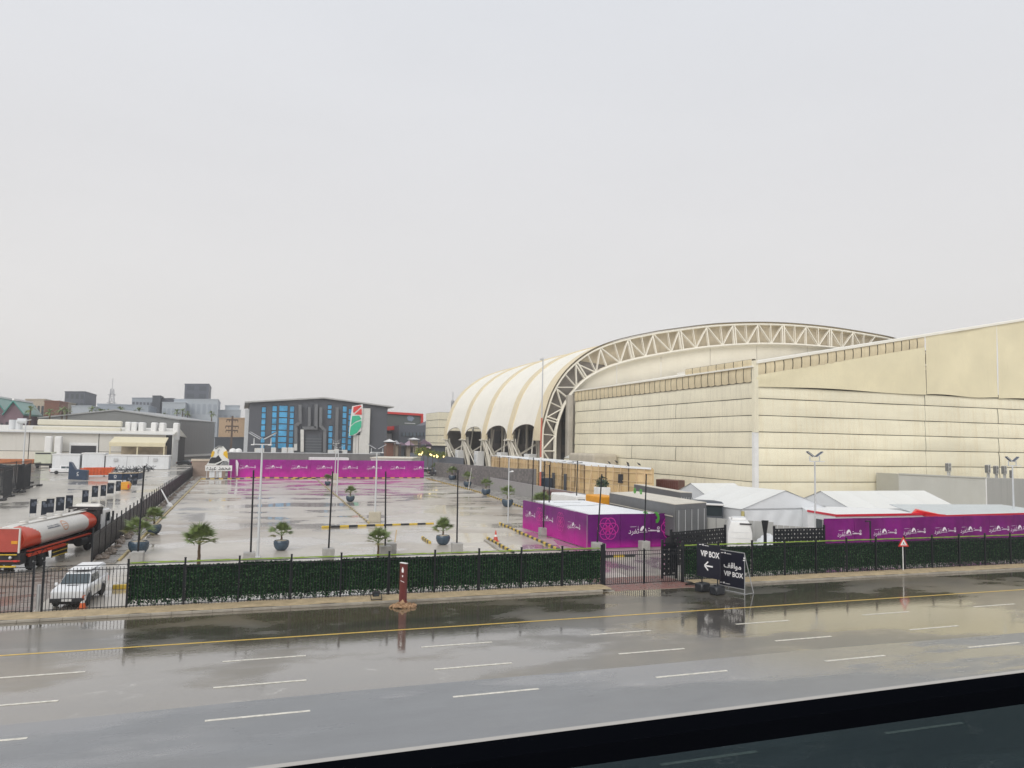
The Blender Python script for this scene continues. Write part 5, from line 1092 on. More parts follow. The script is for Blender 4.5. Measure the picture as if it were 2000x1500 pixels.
def palm(base,label,s=1.,pot=True,hgt=1.0,n=18,group='potted fan palms around the lot',z0=0):
    t=T('potted_palm' if pot else 'fan_palm',label,'palm',base,rnd(0,6),group); s*=rnd(.88,1.10); n+=random.choice((-2,0,1,3)); t.scale=(s,s,s)
    b=0
    if pot: inst('pot',potm,t,(0,0,z0)); inst('soil',soilm,t,(0,0,z0)); b=.75
    h=b+hgt*.40
    m=MB(); prev=V((0,0,b))
    for k in range(5): q=V((rnd(-.015,.015),rnd(-.015,.015),b+(h-b)*(k+1)/5)); m.tube(prev,q,.105-.008*k,.085-.006*k,n=8); prev=q
    m.out('trunk',TRK,t,W=False,smooth=True)
    for k in range(n):
        f=k/n; el=R(84-78*f**.9+rnd(-8,8)); az=k*2.399+rnd(-.2,.2); src=FMD if f>.86 else random.choice(FM)
        inst('frond',src,t,(0,0,h-.02*k/n),(rnd(-.3,.3),-el,az),(rnd(1.2,1.5),)*3)
    return t
palm(gp(270,1082),'potted palm left of the lot, nearest one with black pole through it',1.22); palm(gp(300,1043),'potted palm second from the hedge on the left kerb side',1.2); palm(gp(549,1075),'single potted palm standing in the open left half of the lot',.98)
palm(gp(865,1064),'potted palm right of the tiny kerb piece, beside a concrete block',1.05); palm(gp(684,980),'potted palm beside the dull central kerb',1.02); palm(gp(640,948),'small potted palm at the far end of the central kerb',1.1)
palm(gp(388,1101),'big fan palm without visible pot behind the left end of hedge',1.3,hgt=2.6,pot=False); palm(gp(738,1092),'fan palm poking above the hedge beside a concrete block',1.1,hgt=3.0,pot=False)
for (x,y,lab) in ((851,926,'farthest'),(883,938,'second farthest'),(913,951,'third farthest'),(949,967,'fourth farthest'),(991,990,'fifth, in front of the corrugated fence')): 
    palm(gp(x,y),'potted palm on the right pavement, %s of the row'%lab,1.55 if y<940 else 1.35,n=14)
palm((33.8,84.5,0),'palm top showing just behind the left end of the near purple hoarding',1.25,hgt=2.2)
palm(gp(838,917),'potted palm at the right end of the far purple hoarding',1.6,n=12)
g=T('leaning_pole','white pole leaning over a potted palm against the brick wall','pole',gp(913,951)); MB().tube(P(915,955,.5),P(921,914,4.6),.09,.05).out('pole',WHITE,g)
# far skyline palms
def farpalm(px,pyt,Y,lab,r=2.6):
    p=PY(px,pyt,Y); t=T('skyline_palm',lab,'palm',(p.x,Y,0),0,'palms on the far left skyline'); MB().tube((p.x,Y,0),(p.x,Y,p.z-.8),.4,.25,n=6).out('trunk',TRK,t); m=MB()
    for k in range(16):
        a=k*2.399; e_=R(rnd(-25,60)); q=V((p.x,Y,p.z-.8)); d=V((math.cos(a)*math.cos(e_),math.sin(a)*math.cos(e_),math.sin(e_))); s=V((-math.sin(a),math.cos(a),0))*.35; mid=q+d*r*.6; tip=q+d*r+V((0,0,-r*.35)); m.add([q-s*.3,q+s*.3,mid+s,mid-s,tip],[(0,1,2,3),(3,2,4)])
    m.out('crown',FR,t)
for k,(x,y,Y) in enumerate(((60,795,300),(98,800,305),(122,796,330),(131,801,330),(180,796,380),(196,802,340),(208,802,340),(236,797,380),(272,798,380),(346,802,420),(357,800,420),(367,805,430),(414,805,400),(320,808,430))):
    farpalm(x,y,Y,'dark palm on the far left skyline, number %d from the left'%(k+1) if 0 else 'dark feathery palm %s on the far left skyline'%('beside the green gabled pavilions','below the brown cube building','left of the slate tower foot','at the slate tower foot','left of the pale grey shed row','first of the pair over the dark roof','second of the pair over the dark roof','alone over the dark hall ridge','over the right slope of the dark roof','left one of three before the pale warehouses','middle one of three before the pale warehouses','right one of three before the pale warehouses','between warehouses and peach wall','low, right of the stair tower')[k],2.4 if x<120 else 3.0)
# ================================================================ TANKER
TR=T('tanker_truck','red and white tanker semi trailer parked left of the black picket fence','tanker truck',(-14.55,60.33,0),R(-12))
# local: +y forward, x right, origin under the rear of the tank, centre line
TW=mat('tank_white',(.66,.64,.60),.35,var=.06,sc=.6,streak=.2,scol=(.45,.4,.33)); TRED=mat('tank_red',(.62,.07,.03),.35,var=.1,sc=.8,streak=.15,scol=(.35,.08,.05)); DRED=mat('dusty_red',(.42,.07,.05),.6,var=.15,sc=1)
FRM=mat('black_chassis',(.025,.025,.027),.6,var=.2,sc=3)
def L(name,m_,fn,bev=0,smooth=False,par=TR): m=MB(); fn(m); return m.out(name,m_,par,W=False,bev=bev,smooth=smooth)
ZC=2.16; RX,RZ=1.2,.89; LN=12.5
m=MB(); NU,NVv=110,40
def tp(y,a): 
    e_=1.0
    if y<.25: e_=.93+.07*(y/.25)
    if y>LN-.25: e_=.93+.07*((LN-y)/.25)
    e_*=1-.13*y/LN
    return V((RX*e_*math.cos(a),y,ZC+RZ*e_*math.sin(a)))
vs=[tp(LN*i/NU,2*PI*j/NVv) for i in range(NU+1) for j in range(NVv)]; b0=len(m.v); m.v+=vs
for i in range(NU):
    for j in range(NVv):
        m.f.append((i*NVv+j,i*NVv+(j+1)%NVv,(i+1)*NVv+(j+1)%NVv,(i+1)*NVv+j)); y=LN*(i+.5)/NU; z=math.sin(2*PI*(j+.5)/NVv)
        lim=2.35-1.25*z+.25*math.sin(z*4); lim2=LN-1.8+.15*z; m.mi.append(1 if (y<lim and z<.93) or y>lim2 else 0)
m.f.append(tuple(range(NVv))[::-1]); m.mi.append(1); m.f.append(tuple(range(NU*NVv,NU*NVv+NVv))); m.mi.append(1)
m.out('tank',[TW,TRED],TR,W=False,smooth=True)
L('walkway',TW,lambda m:(m.box(-.35,.35,.8,LN-.6,ZC+RZ-.06,ZC+RZ),m.beam((.42,.8,ZC+RZ+.18),(.42,LN-.6,ZC+RZ+.18),.035),m.beam((-.42,.8,ZC+RZ+.18),(-.42,LN-.6,ZC+RZ+.18),.035)))
for y in (2.3,5.0,7.6): L('manhole',TW,lambda m:m.lathe([(.28,0),(.28,.14),(.2,.18),(.02,.2)],(0,y,ZC+RZ-.04),14))
L('rear_panel',DRED,lambda m:m.box(-1.18,1.0,-.42,-.36,1.42,2.95)); L('rear_panel_frame',TW,lambda m:(m.beam((-1.22,-.4,1.35),(-1.22,-.4,2.98),.08),m.beam((1.04,-.4,1.35),(1.04,-.4,2.98),.1),m.beam((-1.22,-.4,2.98),(1.04,-.4,2.98),.07)))
L('rear_box',TRED,lambda m:m.box(-1.12,1.0,-.34,.1,1.45,2.85),bev=.1)
L('side_rail',TRED,lambda m:(m.box(1.02,1.22,.7,LN-1.6,1.28,1.36),m.box(1.06,1.25,.5,6.2,1.05,1.16),m.beam((1.24,.5,1.0),(1.24,6.2,1.0),.07)))
L('side_rail',TRED,lambda m:(m.box(-1.22,-1.02,.7,LN-1.6,1.28,1.36),m.box(-1.25,-1.06,.5,6.2,1.05,1.16)))
L('chassis_beam',FRM,lambda m:(m.box(-.5,-.3,-.1,LN-.2,.8,1.3),m.box(.3,.5,-.1,LN-.2,.8,1.3),m.box(-.5,.5,.5,.7,.85,1.2),m.box(-.5,.5,5,5.2,.85,1.2),m.box(-.9,.9,.8,4.2,.55,.95)))
GY=mat('yellow_guard_rail',(.68,.47,.04),.4,var=.1)
L('guard_panel',FRM,lambda m:m.box(1.08,1.13,4.35,6.7,.42,1.12)) 
for z in (.42,.72,1.02): L('side_guard_rail',GY,lambda m:m.beam((1.17,4.3,z),(1.17,6.75,z),.06))
for y in (4.3,5.6,6.75): L('guard_post',FRM,lambda m:m.beam((1.12,y,.35),(1.12,y,1.2),.06))
L('rear_bumper',GY,lambda m:(m.box(-1.2,.95,-.5,-.42,.42,.52),m.box(-1.2,-.3,-.5,-.42,.9,.97),m.box(-.1,.95,-.5,-.42,1.22,1.28))); L('rear_light_bar',DRED,lambda m:m.box(-1.2,1.15,-.48,-.36,.78,.88))
L('rear_frame',FRM,lambda m:(m.box(-1.1,1.1,-.3,.5,.55,1.3),))
L('tail_light',REDP,lambda m:m.box(.8,1.05,-.54,-.48,.78,.9)); L('tail_light',REDP,lambda m:m.box(-1.1,-.85,-.54,-.48,.78,.9)); L('valve',STEEL,lambda m:m.lathe([(.02,0),(.1,.02),(.1,.12),(.02,.14)],(.55,-.5,1.05),10,ax='y'))
L('orange_hazard_plate',ORG,lambda m:m.box(.55,.95,-.45,-.42,1.95,2.15))
L('hose',mat('pale_grey_hose',(.42,.48,.5),.5),lambda m:m.path([V((-.5,-.6,1.3)),V((-.9,-.8,1.0)),V((-1.2,-.95,.5)),V((-1.4,-1.1,.1))],.07,8),smooth=True)
tyre=mesh(MB().lathe([(.28,-.17),(.45,-.18),(.52,-.15),(.535,-.08),(.535,.08),(.52,.15),(.45,.18),(.28,.17)],n=28,ax='x'),'tyre',TYRE,smooth=True); rimm=mesh(MB().lathe([(.06,.06),(.10,.16),(.12,.06),(.2,.02),(.27,.12),(.29,.165),(.29,-.165),(.1,-.16)],n=20,ax='x'),'rim',mat('dark_truck_rim',(.10,.095,.09),.5,.3,var=.2,sc=3),smooth=True)
hubm=mesh(MB().lathe([(.03,.1),(.07,.1),(.07,.17),(.02,.19)],n=10,ax='x'),'hub',STEEL)
def wheel(t,x,y,r=.535,me=(tyre,rimm,hubm)):
    s=r/.535; fl=PI if x<0 else 0
    w=T_sub('wheel',t,(x,y,r),fl,s); 
    for n_,q in zip(('tyre','rim','hub'),me): inst(n_,q,w,(0,0,0))
def T_sub(name,parent,loc,rz=0,s=1):
    o=bpy.data.objects.new(name,None); COL.objects.link(o); o.parent=parent; o.location=loc; o.rotation_euler=(0,0,rz); o.scale=(s,s,s); o.empty_display_size=.2; return o
for y in (1.35,2.75,):
    for x in (1.02,-1.02): wheel(TR,x,y)
    L('mudguard',FRM,lambda m:m.grid(1,10,lambda u,v:V((.8+.5*u,y-.68*math.cos(PI*v),.535+.66*math.sin(PI*v)))))
# print on the tank
ORL=mat('pale_orange_print',(.62,.30,.16),.4,var=.05); GRL=mat('grey_print',(.12,.13,.16),.4)
def tankquad(m,y0,y1,a0,a1): 
    k=3
    for i in range(k):
        A0=a0+(a1-a0)*i/k; A1=a0+(a1-a0)*(i+1)/k; f=lambda y,a:V(((RX*(1-.13*y/LN)+.012)*math.cos(a),y,ZC+(RZ*(1-.13*y/LN)+.012)*math.sin(a))); m.add([f(y0,A0),f(y1,A0),f(y1,A1),f(y0,A1)],[(0,1,2,3)])
def prt(m):
    y=3.6
    for k in range(16):
        w=rnd(.07,.13); tankquad(m,y,y+w,R(22),R(22)+R(rnd(5,9))); y+=w+.035
    for k in range(12): tankquad(m,3.7+k*.16,3.8+k*.16,R(33),R(33+rnd(3,6)))
tag(L('tank_print',GRL,prt),kind='stuff')
def ringp(m):
    n=26; cy=6.4; ca=R(24)
    for k in range(n):
        a=2*PI*k/n;b=2*PI*(k+1)/n; f=lambda r,t:(lambda yy,aa:V(((RX*(1-.13*yy/LN)+.013)*math.cos(aa),yy,ZC+(RZ*(1-.13*yy/LN)+.013)*math.sin(aa))))(cy+r*math.cos(t),ca+r*math.sin(t)*.95)
        m.add([f(.5,a),f(.5,b),f(.4,b),f(.4,a)],[(0,1,2,3)])
    tankquad(m,6.05,6.75,R(28),R(32)); tankquad(m,6.1,6.7,R(16),R(20))
L('tank_emblem',ORL,ringp)
# tractor cab
cy=LN+.3
L('cab_chassis',FRM,lambda m:m.box(-.6,.6,LN-2.6,cy+3.0,.6,1.05)); L('cab',WHITE,lambda m:m.prism([(-1.2,cy+.2,1.0),(-1.2,cy+2.2,1.0),(-1.2,cy+2.25,2.0),(-1.2,cy+1.95,3.05),(-1.2,cy+.2,3.1)],(2.4,0,0)),bev=.12,)
L('cab_back',FRM,lambda m:m.box(-1.1,1.1,cy-.05,cy+.22,1.1,3.0),bev=.08); L('roof_rack',FRM,lambda m:(m.box(-1.35,1.25,cy-.2,cy+.15,3.05,3.3),m.beam((-1.35,cy,2.5),(-1.35,cy,3.2),.12),m.beam((1.2,cy,2.7),(1.2,cy,3.2),.12)))
L('air_deflector',TW,lambda m:m.prism([(-1.0,cy+.1,3.1),(-1.0,cy+1.7,3.1),(-1.0,cy+.3,3.55)],(2.0,0,0)),bev=.08)
L('windscreen',GLASS,lambda m:m.prism([(-1.05,cy+2.24,2.05),(-1.05,cy+1.99,2.95),(-1.05,cy+2.05,2.95),(-1.05,cy+2.30,2.05)],(2.1,0,0))); L('side_window',GLASS,lambda m:m.box(1.19,1.225,cy+.9,cy+1.8,2.0,2.75)); L('wing_mirror',BLACK,lambda m:m.box(1.3,1.45,cy+2.0,cy+2.15,1.9,2.8),bev=.03)
L('fuel_tank',FRM,lambda m:m.tube((.95,LN-3.4,.85),(.95,LN-2.3,.85),.36,n=14)); L('exhaust_stack',FRM,lambda m:m.tube((1.0,cy-.05,1.0),(1.0,cy-.05,3.3),.16,n=12))
for y in (LN-1.7,LN+1.6+.3): 
    for x in (1.02,-1.02): wheel(TR,x,y)
# ================================================================ CARS
ctyre=mesh(MB().lathe([(.22,-.11),(.34,-.12),(.375,-.09),(.385,0),(.375,.09),(.34,.12),(.22,.11)],n=24,ax='x'),'tyre',TYRE,smooth=True); crim=mesh(MB().lathe([(.03,.09),(.08,.10),(.12,.05),(.2,.06),(.225,.10),(.225,-.1),(.05,-.1)],n=16,ax='x'),'rim',RIM,smooth=True)
CPW=mat('white_car_paint',(.80,.81,.82),.22,var=.03,sc=1,spec=.6); CARG=mat('car_glass',(.05,.07,.08),.05,var=.05,spec=.8); PLS=mat('dark_plastic',(.03,.03,.033),.6); LENS=mat('headlamp_lens',(.6,.6,.58),.1,.3); AMB=mat('amber_lens',(.75,.16,.03),.2)
def car(label,loc,rz,kind='pickup',paint=CPW,cat='pickup truck',group=None,sc=1,name='pickup_truck'):
    """local +y is forward"""
    t=T(name,label,cat,loc,rz,group); t.scale=(sc,)*3
    def L(n_,m_,fn,bev=0,smooth=False,par=t,seg=1): m=MB(); fn(m); return m.out(n_,m_,par,W=False,bev=bev,smooth=smooth,seg=seg)
    hw=.9
    if kind=='pickup': Lf,Lr=2.55,-2.65; low=[(Lr,.52),(-2.1,.42),(1.1,.42),(Lf-.05,.40),(Lf,.62),(Lf-.03,.95),(Lf-.3,1.08),(1.15,1.16),(-.75,1.14),(Lr,1.16)]; cab=[(1.28,1.12),(.55,1.68),(-.65,1.74),(-.95,1.70),(-1.0,1.1)]
    else: Lf,Lr=2.2,-2.2; low=[(Lr,.45),(-1.7,.32),(1.7,.32),(Lf,.38),(Lf,.66),(Lf-.4,.86),(1.0,.97),(-1.5,1.0),(Lr,.92)]; cab=[(1.05,.94),(.3,1.40),(-.9,1.42),(-1.75,.97)]
    def body(m):   # loft across the width so the flanks tuck in
        n=len(low); xs=[(-hw,.0),(-hw*.93,.05),(hw*.93,.05),(hw,.0)]
        vs=[]
        for x,ins in ((-hw+.0,.03),(-hw*.9,-.03),(hw*.9,-.03),(hw,.03)):
            for (y,z) in low: vs.append((x,y*(1-ins*.5),z-(ins if z>.8 else 0)))
        fs=[tuple(range(n)),tuple(range(3*n,4*n))[::-1]]+[(k*n+i,k*n+(i+1)%n,(k+1)*n+(i+1)%n,(k+1)*n+i) for k in range(3) for i in range(n)]
        m.add(vs,fs)
    L('body',paint,body,bev=.045,smooth=True,seg=2)
    def roofm(m):
        n=len(cab); vs=[]
        for s in (-1,1):
            for (y,z) in cab: vs.append((s*(hw*.95-(z-1.0)*.24),y,z))
        m.add(vs,[tuple(range(n)),tuple(range(n,2*n))[::-1]]+[(i,(i+1)%n,n+(i+1)%n,n+i) for i in range(n)])
    c=L('cabin',paint,roofm,bev=.05,smooth=True,seg=2)
    (y0,z0),(y1,z1)=cab[0],cab[1]
    k=lambda z:hw*.95-(z-1.0)*.24
    za,zb_=z0+.06,z1-.06; ya=y0+(y1-y0)*.1; yb=y0+(y1-y0)*.9
    nrm=V((0,z1-z0,y0-y1)).normalized()*.055
    L('windscreen',CARG,lambda m:m.prism([V((-k(za)+.06,ya,za))+nrm*.2,V((k(za)-.06,ya,za))+nrm*.2,V((k(zb_)-.06,yb,zb_))+nrm*.2,V((-k(zb_)+.06,yb,zb_))+nrm*.2],nrm))
    zt_=cab[1][1]-.08; zb2=cab[0][1]+.07
    for s in (-1,1):
        for (u0,u1,v0,v1) in ((.95,.42,.28,.28),(.2,-.0,.2,-.0)) if 0 else (((y0-.35),(-.02+.2),(y1+.0),(.2)),((.12),(cab[-1][0]+.3),(.12),(cab[-2][0]+.22))):
            pts=[(s*(k(zb2)+.012),u0,zb2),(s*(k(zb2)+.012),u1,zb2),(s*(k(zt_)+.012),v1,zt_),(s*(k(zt_)+.012),v0,zt_)]
            L('side_window',CARG,lambda m:m.prism(pts,(-s*.03,0,0)))
        L('wing_mirror',paint,lambda m:m.box(*sorted((s*.93,s*1.12)),.92,1.05,1.06,1.24),bev=.03)
        L('door_handle',PLS,lambda m:m.box(*sorted((s*.895,s*.925)),.2,.36,.93,.97))
        L('headlight',LENS,lambda m:m.box(*sorted((s*.48,s*.86)),Lf-.16,Lf+.0,.78,.95),bev=.02); L('indicator',AMB,lambda m:m.box(*sorted((s*.72,s*.9)),Lf-.22,Lf-.02,.70,.765))
        L('tail_light',REDP,lambda m:m.box(*sorted((s*.74,s*.905)),Lr-.01,Lr+.06,.68,1.0))
    L('grille',PLS,lambda m:m.box(-.42,.42,Lf-.12,Lf+.012,.70,.93)); L('bumper',paint if kind!='pickup' else PLS,lambda m:m.box(-.88,.88,Lf-.2,Lf+.09,.38,.62),bev=.04); L('number_plate',WHITE,lambda m:m.box(-.26,.26,Lf+.09,Lf+.11,.45,.58)); L('underbody',PLS,lambda m:m.box(-.8,.8,Lr+.1,Lf-.1,.26,.5))
    if kind=='pickup':
        L('bonnet_scoop',PLS,lambda m:m.box(-.3,.3,1.35,1.65,1.12,1.17)); 
        for s in (-1,1): L('wheel_arch',PLS,lambda m:m.grid(1,10,lambda u,v:V((s*(.86+.07*u),1.62-.47*math.cos(PI*v),.4+.46*math.sin(PI*v))))); L('wheel_arch',PLS,lambda m:m.grid(1,10,lambda u,v:V((s*(.86+.07*u),-1.5-.47*math.cos(PI*v),.4+.46*math.sin(PI*v)))))
        L('rear_bumper',PLS,lambda m:m.box(-.8,.8,Lr-.12,Lr,.45,.62))
    wy=(1.62,-1.5) if kind=='pickup' else (1.4,-1.35)
    for y in wy:
        for x in (.80,-.80):
            w=T_sub('wheel',t,(x,y,.385),PI if x<0 else 0); inst('tyre',ctyre,w,(0,0,0)); inst('rim',crim,w,(0,0,0))
    return t
pk_=car('white double cab pickup with canopy parked facing the road behind the left railing',(-8.15,49.5,0),PI-R(5),sc=.94)
cn=MB(); n=4; cn.prism([(-.84,-1.0,1.12),(.84,-1.0,1.12),(.72,-1.0,1.82),(-.72,-1.0,1.82)],(0,-1.6,0)); cn.out('canopy',CPW,pk_,W=False,bev=.06,smooth=True); MB().box(-.62,.62,-2.5,.4,1.82,1.88).out('roof_rack',CPW,pk_,W=False,bev=.02)
car('white pickup parked side on before the pale cabins at far left',(-38.6,206,0),-PI/2+.15,sc=1.15)
car('dark blue grey saloon car cut by the left edge beyond the fence panels',(-57,226,0),-PI/2+.1,kind='car',paint=mat('dark_blue_car_paint',(.06,.09,.12),.25,var=.1),cat='car',name='saloon_car',sc=1.2)
DKC=mat('black_car_paint',(.02,.022,.025),.2)
for (x,y,Y,l) in ((856,905,205,'black car beyond the right end of the far hoarding'),(835,897,222,'black car farther back among the lantern trees'),(362,896,275,'black car by the corner of the white hall')):
    p=PY(x,y,Y); car(l,(p.x,Y,0 if Y!=205 else 0),R(70),kind='car',paint=DKC,cat='car',name='parked_car',sc=1.15)
# cones
CONE=mat('faded_red_cone',(.60,.09,.06),.5,var=.1)
def cone(base,lab,s=1,m_=CONE):
    t=T('traffic_cone',lab,'cone',base); t.scale=(s,s,s); MB().box(-.22,.22,-.22,.22,0,.04).out('base',m_,t,W=False,bev=.01); MB().tube((0,0,.04),(0,0,.32),.17,.115,n=16).out('cone_body',m_,t,W=False,smooth=True); MB().tube((0,0,.32),(0,0,.46),.115,.085,n=16).out('white_band',WHITE,t,W=False,smooth=True); MB().tube((0,0,.46),(0,0,.75),.085,.025,n=16).out('cone_tip',m_,t,W=False,smooth=True)
cone(gp(968,1057),'red and white traffic cone on the kerb end in the lot',1.35); cone((-7.6,47.05,0),'orange traffic cone right behind the railing in front of the pickup',1.0,mat('orange_cone',(.75,.15,.04),.5,var=.06))
# ================================================================ YARD THINGS (left)
def pt(x,y): p=P(x,y); p.z=0; return p
PCL=mat('white_portacabin',(.72,.74,.76),.5,var=.05,sc=.4,streak=.2)
for (x0,x1,yt,yb,d_,l) in ((101,155,888,912,6,'long white cabin behind the small white pickup'),(159,203,886,915,6,'middle white cabin with a sloping shaded side'),(205,329,890,917,7,'longest white cabin on the left yard with two small vents')):
    a=pt(x0,yb); b=pt(x1,yb); Ym=235; a=PY(x0,yb,Ym); b=PY(x1,yb,Ym); zt=PY(x0,yt,Ym).z; g=T('white_cabin',l,'cabin',(a.x,Ym,0),0,'white cabins in front of the white hall')
    k=max(1,round((b.x-a.x)/6)); w=(b.x-a.x)/k
    for i in range(k): MB().box(a.x+i*w+.04,a.x+(i+1)*w-.04,Ym,Ym+d_,.1,zt).out('wall_panel',PCL,g)
    MB().box(a.x-.15,b.x+.15,Ym-.15,Ym+d_,zt,zt+.22).out('roof',WHITE,g)
    if x0>200:
        for xx in (226,303): q=PY(xx,898,Ym); MB().box(q.x-.5,q.x+.5,Ym-.3,Ym,q.z-.4,q.z+.4).out('vent',STEEL,g)
g=T('box_lorry','small pale green grey lorry seen from behind, left of the white cabins','lorry',(PY(83,905,240).x,240,0)); b=V(g.location); LG=mat('pale_green_body',(.56,.58,.46),.5,var=.08,sc=.6)
MB().box(b.x-2,b.x+2,240,246,1.3,4.4).out('box',LG,g,bev=.08); MB().box(b.x-1.8,b.x+1.8,239.9,240,3.9,4.25).out('rear_opening',SLT,g); MB().box(b.x-1.8,b.x+1.8,240.2,248,.7,1.25).out('chassis',FRM,g); MB().box(b.x-1.9,b.x+1.9,246.1,248.2,1.0,3.6).out('cab',WHITE,g,bev=.1)
for sx_ in (-1,1): MB().tube((b.x+sx_*1.9,242,.6),(b.x+sx_*1.3,242,.6),.6,n=14).out('wheel',TYRE,g)
g=T('orange_trough','flat orange steel trough lying by the white hall wall, far left','container',(PY(30,905,255).x,255,0)); b=V(g.location); MB().prism([(b.x-4.4,255,.6),(b.x+4.2,255,.6),(b.x+4.6,255,2.0),(b.x-4.9,255,2.0)],(0,3,0)).out('tub',mat('rusty_orange',(.45,.15,.05),.6,var=.2,sc=.8),g)
NAVY=mat('navy_sheet',(.015,.035,.075),.45,var=.2,sc=1)
def emblem(t,p,s):
    m=MB(); n=14
    for k in range(n):
        a=2*PI*k/n;b=2*PI*(k+1)/n; m.add([p+V((s*math.cos(a),0,s*math.sin(a))),p+V((s*math.cos(b),0,s*math.sin(b))),p+V((s*.7*math.cos(b),0,s*.7*math.sin(b))),p+V((s*.7*math.cos(a),0,s*.7*math.sin(a)))],[(0,1,2,3)])
    m.add([p+V((-s,0,-s*1.5)),p+V((s,0,-s*1.5)),p+V((s,0,-s*1.25)),p+V((-s,0,-s*1.25))],[(0,1,2,3)]); m.out('printed_emblem',LETTER,t)
g=T('navy_stand','navy blue curved stand with a white emblem beside the orange skip','stand',pt(150,938)); a=pt(133,936); b=pt(169,938); zt=2.3
MB().prism([a,b,b+V((0,0,2.0)),a.lerp(b,.35)+V((0,0,2.1)),a.lerp(b,.12)+V((0,0,3.4)),a+V((0,0,3.6))],(0,2.2,0)).out('panel',NAVY,g); emblem(g,a.lerp(b,.55)+V((0,-.05,1.3)),.33)
a=pt(156,933); b=pt(205,932); g=T('orange_skip','open orange steel skip on the wet yard beside the navy stand','skip',a+V((0,4,0)))
MB().prism([a+V((0,4,.3)),b+V((0,4,.3)),b+V((.8,4,1.9)),a+V((-.8,4,1.9))],(0,.15,0)).out('side',ORNG,g); MB().prism([a+V((0,8,.3)),b+V((0,8,.3)),b+V((.8,8,1.9)),a+V((-.8,8,1.9))],(0,.15,0)).out('side',ORNG,g); MB().prism([a+V((0,4,.3)),b+V((0,4,.3)),b+V((0,8,.3)),a+V((0,8,.3))],(0,0,.1)).out('floor',ORNG,g)
for k in range(7): q=a.lerp(b,(k+.5)/7); MB().beam(q+V((0,3.95,.3)),q+V((0,3.85,1.9)),.16).out('rib',ORNG,g)
MB().prism([b+V((0,4,.3)),b+V((0,8,.3)),b+V((.8,8,1.9)),b+V((.8,4,1.9))],(.15,0,0)).out('end_plate',ORNG,g)
for k,(x0,y0,x1,y1,l) in enumerate(((211,941,238,941,'left of two joined navy planter boxes with an emblem'),(240,941,268,940,'right of two joined navy planter boxes with an emblem'),(269,940,277,938,'narrow navy box end beside the black pole'))):
    a=pt(x0,y0); b=pt(x1,y1); g=T('navy_planter',l,'planter',a,0,'navy planter boxes on the wet yard'); MB().prism([a+V((0,0,.35)),b+V((0,0,.35)),b+V((0,0,1.65)),a+V((0,0,1.65))],(0,1.6,0)).out('box',NAVY,g); MB().prism([a,b,b+V((0,0,.33)),a+V((0,0,.33))],(0,1.5,0)).out('base',WHITE,g); MB().prism([a+V((0,0,1.65)),b+V((0,0,1.65)),b+V((0,1.6,1.65)),a+V((0,1.6,1.65))],(0,0,.08)).out('top_board',BAT,g)
    if k<2: emblem(g,a.lerp(b,.5)+V((0,-.06,1.1)),.25)
m=MB(); a=pt(213,928); b=pt(297,922)
for i in range(150):
    p=a.lerp(b,rnd(0,1))+V((rnd(-.5,.5),rnd(0,4),rnd(.1,1.1))); d=V((rnd(-1,1),rnd(-.6,.6),rnd(-.3,.7))).normalized()*rnd(.6,1.7); m.beam(p,p+d,.09)
tag(m.out('scrap_pile',mat('dark_scrap_metal',(.03,.035,.045),.6,var=.3,sc=2)),'tangled dark heap of scrap frames before the longest white cabin','scrap heap')
foliage((a+b)/2+V((0,2,.5)),3.0,10,FRM,'scrap_sheet',bpy.data.objects['scrap_pile'],.4,.2)
# row of navy print boards on little feet
NAV2=mat('black_blue_board',(.012,.018,.03),.45,var=.2,sc=1)
bds=[(58,1009,68,1003,.6),(80,1013,88,1008,.8),(90,1007,102,1002,.9),(109,1003,122,998,1),(128,999,139,993,1),(160,987,170,980,1.15),(179,976,189,969,1.2),(196,974,205,967,1.15),(209,969,220,962,1.15),(226,964,234,957,1.2),(246,954,256,947,1.3),(258,951,266,944,1.3)]
wb=['leftmost, mostly hidden by the tank','second from left','third from left above the tank','fourth above the tank','fifth, just left of the lorry cab','first beyond the cab roof','second beyond the cab roof','third beyond the cab roof','fourth beyond the cab roof','left of the orange box','right of the orange box','last of the row near the black pole']
for (x0,y0,x1,y1,s),l in zip(bds,wb):
    a=pt(x0,y0+3); b=pt(x1,y1+3); c=(a+b)/2; x=V((.93,.36,0)).normalized(); hw_=.42*(x1-x0)/(1493/c.y*.93)/1.0; a=c-x*hw_; b=c+x*hw_
    g=T('print_board','dark navy print board on the wet yard, %s'%l,'board',a,0,'row of navy print boards on the left yard'); MB().prism([a+V((0,0,.35)),b+V((0,0,.35)),b+V((0,0,1.95)),a+V((0,0,1.95))],(.05,.06,0)).out('board',NAV2,g)
    m=MB(); 
    for f in (.3,.5,.7): p=a.lerp(b,f)+V((-.02,-.05,rnd(.9,1.5))); m.prism([p,p+x*.25,p+x*.25+V((0,0,.35)),p+V((0,0,.35))],(0,-.01,0))
    m.out('pale_print',mat('dim_print',(.12,.14,.18),.6),g)
    for q in (a,b): MB().beam(q,q+V((0,0,.36)),.08).out('leg',STEEL,g)
p=pt(243,958); g=T('orange_crate','dented orange yellow plastic tank between the navy boards','crate',p); MB().prism([p+V((-.7,0,.1)),p+V((.6,0,.1)),p+V((.72,0,1.0)),p+V((.4,0,1.5)),p+V((-.65,0,1.4)),p+V((-.78,0,.8))],(.2,1.4,0)).out('shell',mat('orange_yellow_plastic',(.72,.34,.03),.4,var=.12,sc=1.5),g,bev=.1,smooth=True); MB().box(p.x+.45,p.x+.7,p.y-.06,p.y,.4,1.0).out('red_patch',REDP,g)
